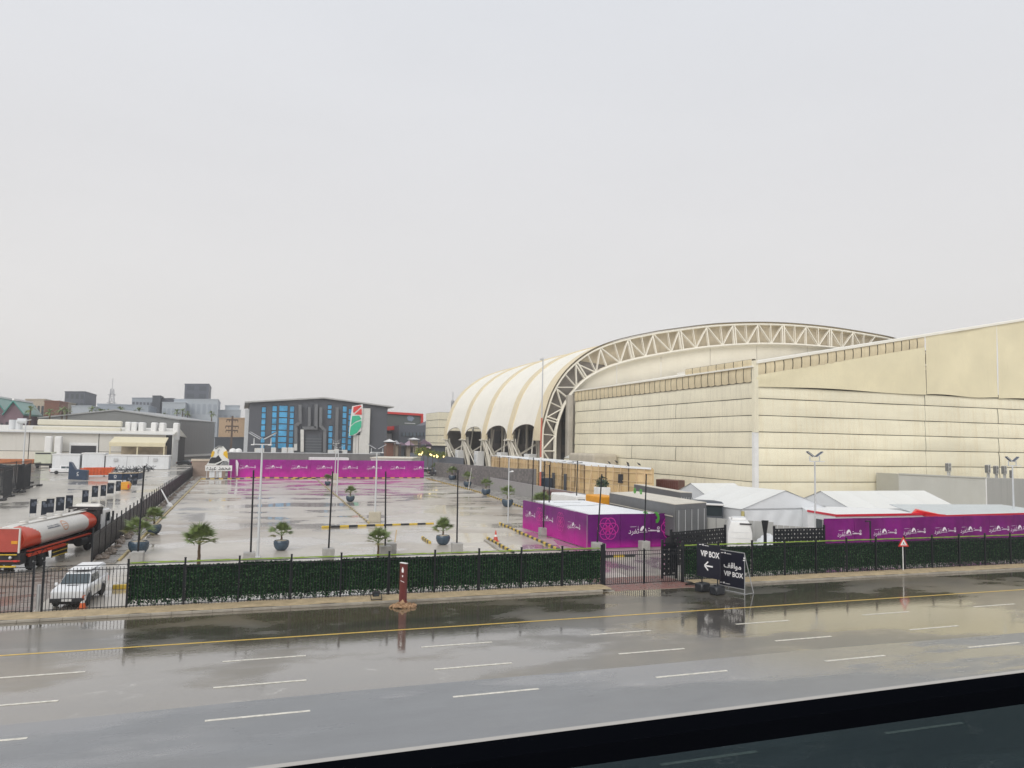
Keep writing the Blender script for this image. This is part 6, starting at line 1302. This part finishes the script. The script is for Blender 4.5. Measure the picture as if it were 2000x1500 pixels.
# heaps of fence panels at the left edge
def fencepanel(a,b,h,l,foot=True):
    a=V(a);b=V(b);d=b-a;g=T('barrier_fencing',l,'fence panel',a,0,'loose black fence panels at the left edge'); n=int(d.length/.34)
    m=MB(); m.beam(a+V((0,0,.3)),b+V((0,0,.3)),.05); m.beam(a+V((0,0,h-.2)),b+V((0,0,h-.2)),.05); m.out('rail',BARM,g)
    me=mesh(MB().box(-.018,.018,-.018,.018,.1,h),'bar',BARM)
    for i in range(n+1): inst('bar',me,g,d*(i/n))
    if foot:
        for q in (a,b): MB().box(q.x-.3,q.x+.3,q.y-.9,q.y+.9,0,.28).out('rubber_foot',FRM,g)
pp_=[((-5,962),(18,958)),((14,965),(34,958)),((32,962),(46,955)),((44,962),(58,952)),((52,955),(77,949)),((-10,972),(8,966)),((5,978),(22,970)),((-8,955),(30,947)),((28,950),(60,944))]
ll=['front row, first at the edge','front row, second','front row, third','front row, fourth','right end of the heap','nearest the tanker, at the edge','nearest the tanker, second','back row, left one','back row, right one']
for (p0,p1),l in zip(pp_,ll): fencepanel(pt(*p0),pt(*p1),4.3 if p0[1]>952 else 4.4,'upright black barred fence panel, %s'%l)
# kerb stub beside pick-up done; bollard next to railing
g=T('rail_post','pale grey bollard between the double railing posts at left','bollard',(-9.55,46.3,0)); MB().tube((-9.52,46.2,0),(-9.52,46.2,1.5),.09,n=10).out('post',STEEL,g)
# ================================================================ LETTERED SIGN (far)
g=T('lettered_sign','white plate with black Arabic lettering under a yellow, white and black painted cutout','sign',(-4.9,189,0)); YS=189.
def s8(x,y): p=PY(380+x/17.65,860+y/17.65,YS); return V((p.x,YS,p.z))
def cut(name,m_,pts,dy,th=.12): MB().prism([s8(*p)+V((0,dy,0)) for p in pts],(0,th,0)).out(name,m_,g)
cut('name_plate',WHITE,[(365,865),(1300,865),(1290,1055),(365,1055)],0,.2)
tx=text_mesh('\uFEE9\uFEAA\uFE92\uFECB \uFEAA\uFEE4\uFEA4\uFEE3',1.15,mat('black_lettering',(.02,.02,.02),.5),.02)
c=s8(830,955); w=max(v.co.x for v in tx.vertices)-min(v.co.x for v in tx.vertices); put(tx,'lettering',g,c+V((0,-.05,0)),(1,0,0),sx=5.1/w,sy=1.2)
SY=mat('sign_yellow',(.78,.48,.02),.5,var=.08,sc=1); SW=mat('sign_white',(.78,.79,.76),.5,var=.04)
cut('backing',SW,[(400,850),(510,700),(560,580),(600,400),(690,270),(830,190),(990,210),(1100,330),(1140,450),(1150,620),(1195,680),(1190,860)],.1)
cut('yellow_field',SY,[(560,570),(590,410),(640,360),(690,400),(660,520),(620,570)],-.02); cut('yellow_field',SY,[(1000,400),(1110,360),(1140,450),(1145,630),(1080,590),(990,500)],-.02)
cut('black_shape',BLACK,[(480,785),(540,640),(600,590),(740,590),(820,510),(880,600),(940,680),(860,730),(700,790)],-.03); cut('black_shape',BLACK,[(640,850),(800,790),(960,700),(1090,670),(1100,700),(960,760),(860,850)],-.03); cut('dark_band',BLACK,[(700,290),(820,205),(950,215),(960,235),(830,230),(730,305)],-.03)
cut('grey_field',mat('sign_grey',(.35,.36,.37),.5),[(900,855),(980,760),(1090,700),(1180,760),(1185,855)],-.02); cut('white_line',SW,[(400,850),(700,820),(960,690),(1180,650),(1195,690),(970,720),(720,850)],-.06,.05)
for k in range(4): cut('fold_line',BLACK,[(960+k*50,850),(1010+k*45,740),(1022+k*45,742),(975+k*50,850)],-.05,.03)
cut('fold_line',MATS['sign_grey'],[(790,430),(800,350),(850,300),(870,310),(820,370),(810,450),(840,520)],-.03,.05)
for x in (420,760,1260): a=s8(x,1050); MB().beam((a.x,YS+.1,0),(a.x,YS+.1,a.z),.14).out('leg',STEEL,g)
for x in (560,650,780,890): a=s8(x,1060); MB().box(a.x-.3,a.x+.3,YS+.3,YS+.5,.1,a.z).out('mesh_infill',PCL,g)
# ================================================================ ROADSIDE SIGNS
SGN=mat('near_black_sign_film',(.012,.013,.025),.35,var=.1)
def board(label,a,b,z0,z1,th=.05): 
    a=V(a);b=V(b);d=(b-a).normalized(); t=T('vip_sign',label,'sign',(a+b)/2); t2=V((-d.y,d.x,0))
    MB().prism([a+V((0,0,z0)),b+V((0,0,z0)),b+V((0,0,z1)),a+V((0,0,z1))],t2*th).out('board',SGN,t); return t,d,t2
VT=text_mesh('VIP BOX',.5,LETTER,.004,.012); AT=text_mesh('\uFED2\uFED7\uFE8D\uFEEE\uFEE3',.6,LETTER,.004,.012); AT.transform(Matrix.Identity(4))
for me_ in (VT,AT):   # heavier strokes
    pass
# sign 1, raised on two legs
A1=V((28.25,43.35,0)); B1=V((28.72,41.5,0))
t,d,nr=board('raised black sign with VIP BOX and a white left arrow, left of the pair',A1,B1,.95,3.05)
fn_=-nr if (-nr).dot(V((-1,-1,0)))>0 else nr
front=lambda s,z: A1+d*s+V((0,0,z))+fn_*(.012 if fn_==-nr else .065)
wv=max(v.co.x for v in VT.vertices)-min(v.co.x for v in VT.vertices); put(VT,'lettering',t,front(1.1,2.42),d,sx=1.55/wv,sy=1.0)
m=MB(); m.beam((-.33,0,0),(.33,0,0),.09,.01); m.beam((-.35,-.0,0),(-.05,.27,0),.09,.01); m.beam((-.35,0,0),(-.05,-.27,0),.09,.01); ar=mesh(m,'arrow',LETTER); put(ar,'arrow',t,front(1.0,1.68),d)
m=MB(); m.add([(-.3,0,0),(-.1,.03,0),(-.1,.06,0),(-.3,.05,0)],[(0,1,2,3)]).add([(-.05,0,0),(0,.11,0),(.06,.1,0),(.1,0,0)],[(0,1,2,3)]).add([(.15,0,0),(.5,0,0),(.5,.03,0),(.15,.035,0)],[(0,1,2,3)]); mk=mesh(m,'small_mark',LETTER); put(mk,'small_mark',t,front(.5,2.93),d)
for s in (.35,1.65): p=A1+d*s-fn_*.08; MB().beam(p,p+V((0,0,2.9)),.06).out('leg',BLACK,t)
for s,nm in ((.4,'left'),(1.6,'right')):
    p=A1+d*s-fn_*.08; g=T('ballast_block','black water filled ballast block, %s foot of the raised sign'%nm,'ballast',p,math.atan2(d.y,d.x),'ballast blocks of the raised black sign'); MB().box(-.33,.33,-.42,.42,0,.55).out('block',BLACK,g,W=False,bev=.08,smooth=True); MB().tube((0,-.2,.55),(0,-.2,.62),.07,n=10).out('filler_cap',BLACK,g,W=False)
A2=V((29.85,43.2,0)); B2=V((30.4,41.35,0))
t,d,nr=board('leaning black sign reading VIP BOX under Arabic, with a pale metal frame',A2,B2,.35,2.55)
fn_=-nr if (-nr).dot(V((-1,-1,0)))>0 else nr
front=lambda s,z: A2+d*s+V((0,0,z))+fn_*(.012 if fn_==-nr else .065)
wa=max(v.co.x for v in AT.vertices)-min(v.co.x for v in AT.vertices)
put(AT,'lettering',t,front(1.05,1.66),d,sx=1.35/wa,sy=.8); put(VT,'lettering',t,front(1.12,1.12),d,sx=1.5/wv,sy=.85); put(mk,'small_mark',t,front(.45,2.38),d); 
m=MB(); m.add([(-.09,0,0),(.09,0,0),(.09,.06,0),(-.09,.06,0)],[(0,1,2,3)]).add([(-.05,.11,0),(.05,.11,0),(.05,.22,0),(-.05,.22,0)],[(0,1,2,3)]); put(mesh(m,'seal_mark',LETTER),'seal_mark',t,front(1.95,2.1),d); put(mk,'small_mark',t,front(.35,.47),d)
m=MB(); o=V((0,0,0)); 
for p,q in ((A2+V((0,0,2.58)),B2+V((0,0,2.58))),(B2+V((0,0,0)),B2+V((0,0,2.58))),(A2,A2+V((0,0,2.58))),(A2+V((0,0,.3)),B2+V((0,0,.3))),(B2+V((0,0,2.5)),B2-fn_*.9),(A2+V((0,0,2.5)),A2-fn_*.9),(B2,B2-fn_*.9),(B2+V((0,0,.04)),A2+V((0,0,.04)))): m.beam(p-fn_*.06,q-fn_*.06,.035)
m.out('metal_frame',STEEL,t)
# warning triangle
b=V((47.9,45.6,.1)); g=T('warning_sign','red edged triangular road warning sign on a white post before the hedge','road sign',b); MB().tube(b,b+V((0,0,2.3)),.035,n=8).out('post',WHITE,g)
cz=2.12; X=V((.98,-.2,0)).normalized(); c0=b+V((0,-.08,cz))
tri=lambda r,o:[c0+X*r*math.sin(a)+V((0,0,r*math.cos(a)))+V((0,o,0)) for a in (0,2*PI/3,4*PI/3)]
MB().prism(tri(.5,0),(0,.02,0)).out('red_triangle',REDP,g); MB().prism(tri(.31,-.012),(0,.01,0)).out('white_triangle',WHITE,g); m=MB()
m.prism([c0+X*x_*.75+V((0,-.02,z_*.75)) for x_,z_ in ((-.05,-.1),(.0,-.1),(.04,.02),(.02,.12),(-.04,.1))],(0,.005,0)); m.prism([c0+X*x_*.75+V((0,-.02,z_*.75)) for x_,z_ in ((.02,-.12),(.2,-.14),(.12,-.04))],(0,.005,0)); m.beam(c0+X*-.1+V((0,-.02,-.12)),c0+X*.04+V((0,-.02,.04)),.03,.005); m.out('worker_symbol',BLACK,g)
MB().box(b.x-.2,b.x+.2,b.y-.15,b.y+.15,-.1,.06).out('base',CONC,g)
# red totem with stones
b=V((9.0,43.25,0)); RT=mat('maroon_totem',(.12,.025,.024),.4,var=.12,sc=2,streak=.2,scol=(.3,.14,.1)); g=T('maroon_totem','slim maroon info totem standing in a heap of stones at the kerb','totem',b,R(-58)); 
MB().box(-.25,.25,-.07,.07,0,2.4).out('slab',RT,g,W=False,bev=.01); MB().box(-.26,.26,-.08,.08,2.4,2.44).out('white_cap',WHITE,g,W=False)
m=MB(); m.add([(-.07,-.075,1.9),(.07,-.075,1.9),(.09,-.075,2.05),(0,-.075,2.22),(-.09,-.075,2.05)],[(0,1,2,3,4)]); m.add([(-.15,-.075,1.42),(.15,-.075,1.36),(.15,-.075,1.39),(-.15,-.075,1.45)],[(0,1,2,3)]); m.add([(-.04,-.075,1.65),(.04,-.075,1.65),(.05,-.075,1.75),(-.05,-.075,1.75)],[(0,1,2,3)]); m.out('white_print',LETTER,g,W=False)
STN=mat('brown_broken_stone',(.36,.22,.12),.6,var=.35,sc=5,bump=.4,bsc=20)
smesh=[]
for k in range(5): m=MB(); rock(m,(0,0,0),.13); smesh.append(mesh(m,'stone',STN))
g2=T('stone_heap','heap of broken brown stones around the foot of the maroon totem','stones',b,0)
for k in range(80):
    r=rnd(0,.62); a=rnd(0,6.28); z=max(0,.28-.4*r)*rnd(.3,1)
    inst('stone',random.choice(smesh),g2,(r*math.cos(a)*1.1,r*math.sin(a)*.75-.1,z),(rnd(-1,1),rnd(-1,1),rnd(0,6)),(rnd(.7,1.25),)*3)
# floodlight lying on the verge
b=gp(738,1170); b=V((7.75,44.75,.2)); g=T('floodlight','small grey floodlight on a stand at the foot of the hedge','floodlight',b); MB().prism([b+V((-.18,0,.12)),b+V((.18,0,.12)),b+V((.22,-.1,.4)),b+V((-.22,-.1,.4))],(0,.14,.05)).out('lamp_body',FRM,g,bev=.02); MB().box(b.x-.14,b.x+.14,b.y-.12,b.y-.09,b.z+.17,b.z+.34).out('glass',GLASS,g); m=MB(); m.beam(b+V((-.3,-.2,0)),b+V((-.3,.2,.3)),.04); m.beam(b+V((.3,-.2,0)),b+V((.3,.2,.3)),.04); m.beam(b+V((-.3,-.2,0)),b+V((.3,-.2,0)),.04); m.out('stand',FRM,g)
# block + drum near the hedge
g=T('concrete_block','plain pale concrete block by the palm poking above the hedge','block',gp(762,1083)); b=V(g.location); MB().box(b.x-.45,b.x+.45,b.y-.4,b.y+.4,0,.95).out('block',CONC,g,bev=.05); 
g=T('timber_stake','thin pale timber stake leaning right of that concrete block','stake',gp(768,1080)); b=V(g.location); MB().beam(b,b+V((.25,.1,1.9)),.08).out('stake',BAT,g)
g=T('concrete_slab','flat dark slab at the foot of the tall left solar lamp','slab',gp(502,1097)); b=V(g.location); MB().box(b.x-.2,b.x+1.0,b.y-.4,b.y+.5,0,.22).out('slab',CONC,g,bev=.03)
# white van (roof and rear seen over the hedge), funnel, heap
v=V((40.9,56.2,0)); g=T('white_minibus','white high roofed van parked behind the hedge right of the pierced screen','van',v,R(-33)); 
MB().prism([(-1.0,0,.4),(1.05,0,.4),(1.05,0,1.9),(.8,0,2.85),(-.75,0,2.85),(-1.0,0,1.9)],(0,4.8,0)).out('body',WHITE,g,W=False,bev=.12,smooth=True,seg=2); MB().box(-.55,.7,-.03,.02,1.9,2.5).out('rear_panel_line',STEEL,g,W=False) if 0 else None
MB().box(.0,1.0,-.06,.05,2.62,2.74).out('rear_spoiler',PLS,g,W=False); MB().box(-.8,.8,-.03,-.01,1.45,1.47).out('panel_seam',GREYP,g,W=False); MB().box(-.8,.8,-.03,-.01,1.95,1.97).out('panel_seam',GREYP,g,W=False)
MB().box(-.6,.6,1.0,2.6,2.85,3.1).out('roof_unit',WHITE,g,W=False,bev=.06); MB().box(-.5,.5,1.2,2.4,3.1,3.14).out('roof_grille',GREYP,g,W=False)
for y in (.9,3.9):
    for x in (-.95,.75): MB().tube((x,y,.38),(x+.2,y,.38),.38,n=14).out('wheel',TYRE,g,W=False)
b=V((42.6,55.0,0)); 
g=T('black_funnel','black tapered bin like post between white van and right pierced screen','bin',b); MB().tube(b,b+V((0,0,1.9)),.14,n=8).out('post',BARM,g); m=MB(); m.lathe([(.16,1.9),(.38,3.05),(.36,3.05),(.12,1.95)],tuple(b),4); m.out('funnel',BARM,g)
g=T('white_sacks','heap of white sheets by the marquee curtain above the hedge','sheets',(44.5,58,0)); 
m=MB(); m.grid(14,10,lambda u,v_:V((43.6+3.0*u,57+1.5*v_,.4+.9*math.sin(PI*u)*math.sin(PI*v_)+rnd(0,.35)))); m.out('sheet_heap',TENT,g)
# things near the timber hoarding
for (x,y,h,l) in ((1176,965,2.2,'white tall planter with a dark bushy top before the timber wall'),): 
    b=P(x,y,1.5); b.z=0; g=T('bush_planter',l,'planter',b); MB().box(b.x-1,b.x+1,b.y-1,b.y+1,0,2.6).out('box',WHITE,g,bev=.1); foliage(b+V((0,0,3.2)),1.1,350,mat('dark_bush_leaf',(.03,.06,.03),.6,var=.4),'foliage',g,.16)
b=P(1212,958,1.5); b.z=0; g=T('dark_machine','dark machine with an upright exhaust before the timber wall window','machine',b); MB().box(b.x-1.6,b.x+1.2,b.y-.8,b.y+.8,.5,2.2).out('body',SLT,g,bev=.2); MB().tube(b+V((-.2,0,2)),b+V((-.2,0,3.6)),.15).out('exhaust',SLT,g); MB().tube(b+V((-1.2,-.9,.6)),b+V((-1.2,.9,.6)),.6,n=14).out('wheel',TYRE,g); MB().tube(b+V((1,-.9,.6)),b+V((1,.9,.6)),.6,n=14).out('wheel',TYRE,g)
# distant ground clutter right of lot: dark bins
b=P(1040,970,1); b.z=0; g=T('dark_bin','dark blue cylindrical tank behind the corrugated fence','tank',(50.5,124,0)); MB().tube((50.5,124,0),(50.5,124,3.3),1.2,n=16).out('drum',mat('dark_blue_drum',(.02,.035,.06),.4),g,smooth=True)
# gate hinterland: concrete footing of posts & fixed block
g=T('concrete_block','pale concrete block standing behind the left gate post','block',(29.1,59.3,0)); MB().box(28.6,29.5,58.9,59.7,0,.95).out('block',CONC,g,bev=.05)
g=T('gate_stay','short slanting black stay at the right foot of the gate','stay',(28.9,44.9,.1)); MB().beam((28.3,44.8,.12),(29.3,44.5,.2),.08).out('bar',BARM,g)
# ================================================================ WINDOW LEDGE IN FRONT OF THE CAMERA
LED=mat('black_window_frame',(.003,.0035,.005),1,var=0,spec=0); 
z1=PY(1400,1386,1.05).z; 
g=T('window_frame','thick black window frame bar slanting across the bottom right corner','window frame',(0,1.05,z1))
def zz(x,y,Y): q=PY(x,y,Y); return q
a=PY(700,1475,1.05); b=PY(2000,1310,1.05); c=PY(1290,1475,1.05); d=PY(2000,1375,1.05)
sl=(b.z-a.z)/(b.x-a.x); xl,xr=-1.5,6.
za=lambda x:a.z+(x-a.x)*sl
sl2=(d.z-c.z)/(d.x-c.x); zc=lambda x:c.z+(x-c.x)*sl2
c=PY(1290,1475,.99); d=PY(2000,1375,.99); sl2=(d.z-c.z)/(d.x-c.x); zd=lambda x:c.z+(x-c.x)*sl2; hgt=.1
print('ledge',a,b,c,d,sl,sl2)
MB().prism([(xl,.99,za(xl)-.003),(xr,.99,za(xr)-.003),(xr,.99,zd(xr)),(xl,.99,zd(xl))],(0,.06,0)).out('frame_bar',LED,g)
MB().prism([(xl,1.0505,za(xl)-.006),(xr,1.0505,za(xr)-.006),(xr,1.0505,za(xr)-.003),(xl,1.0505,za(xl)-.003)],(0,.012,0)).out('reflection_strip',mat('reflection_strip',(.42,.40,.37),.5,var=.05),g)  # added pale strip, paints the blurred reflection along the bar's top edge
gm=bpy.data.materials.new('tinted_glass'); gm.use_nodes=True; t=gm.node_tree; t.nodes.clear(); o=nn('ShaderNodeOutputMaterial',t); tr_=nn('ShaderNodeBsdfTransparent',t); tr_.inputs[0].default_value=(.27,.325,.34,1); gl=nn('ShaderNodeBsdfGlossy',t); gl.inputs['Roughness'].default_value=.02; gl.inputs[0].default_value=(.5,.55,.6,1); fr=nn('ShaderNodeFresnel',t); fr.inputs[0].default_value=1.3; ms=nn('ShaderNodeMixShader',t); ms.inputs[0].default_value=.035; t.links.new(tr_.outputs[0],ms.inputs[1]); t.links.new(gl.outputs[0],ms.inputs[2]); df=nn('ShaderNodeBsdfDiffuse',t); df.inputs[0].default_value=(.20,.23,.24,1); gx=nn('ShaderNodeNewGeometry',t); mpx=nn('ShaderNodeMapping',t); mpx.inputs['Scale'].default_value=(5,5,14); nx=nn('ShaderNodeTexNoise',t); nx.inputs['Scale'].default_value=1.6; nx.inputs['Detail'].default_value=5; nx.inputs['Distortion'].default_value=1.2
t.links.new(gx.outputs['Position'],mpx.inputs[0]); t.links.new(mpx.outputs[0],nx.inputs[0]); s1=nn('ShaderNodeMath',t,operation='SUBTRACT'); s1.inputs[1].default_value=.58; t.links.new(nx.outputs[0],s1.inputs[0]); s2=nn('ShaderNodeMath',t,operation='ABSOLUTE'); t.links.new(s1.outputs[0],s2.inputs[0]); s3=nn('ShaderNodeMapRange',t); s3.inputs[1].default_value=0; s3.inputs[2].default_value=.007; s3.inputs[3].default_value=.16; s3.inputs[4].default_value=0; t.links.new(s2.outputs[0],s3.inputs[0])
m5=nn('ShaderNodeMixShader',t); t.links.new(s3.outputs[0],m5.inputs[0]); t.links.new(ms.outputs[0],m5.inputs[1]); t.links.new(df.outputs[0],m5.inputs[2]); t.links.new(m5.outputs[0],o.inputs[0])
MB().prism([(xl,1.02,zd(xl)-.9),(xr,1.02,zd(xr)-.9),(xr,1.02,zd(xr)+.01),(xl,1.02,zd(xl)+.01)],(0,.006,0)).out('tinted_pane',gm,g)
# ================================================================ HAZE
hm=bpy.data.materials.new('haze'); hm.use_nodes=True; t=hm.node_tree; t.nodes.clear(); o=nn('ShaderNodeOutputMaterial',t); pv_=nn('ShaderNodeVolumePrincipled',t); pv_.inputs['Color'].default_value=(.93,.94,.96,1); pv_.inputs['Density'].default_value=.0004; pv_.inputs['Anisotropy'].default_value=.2; t.links.new(pv_.outputs[0],o.inputs['Volume'])
tag(MB().box(-1650,1650,-100,1650,-1.7,60).out('haze',hm),kind='stuff')
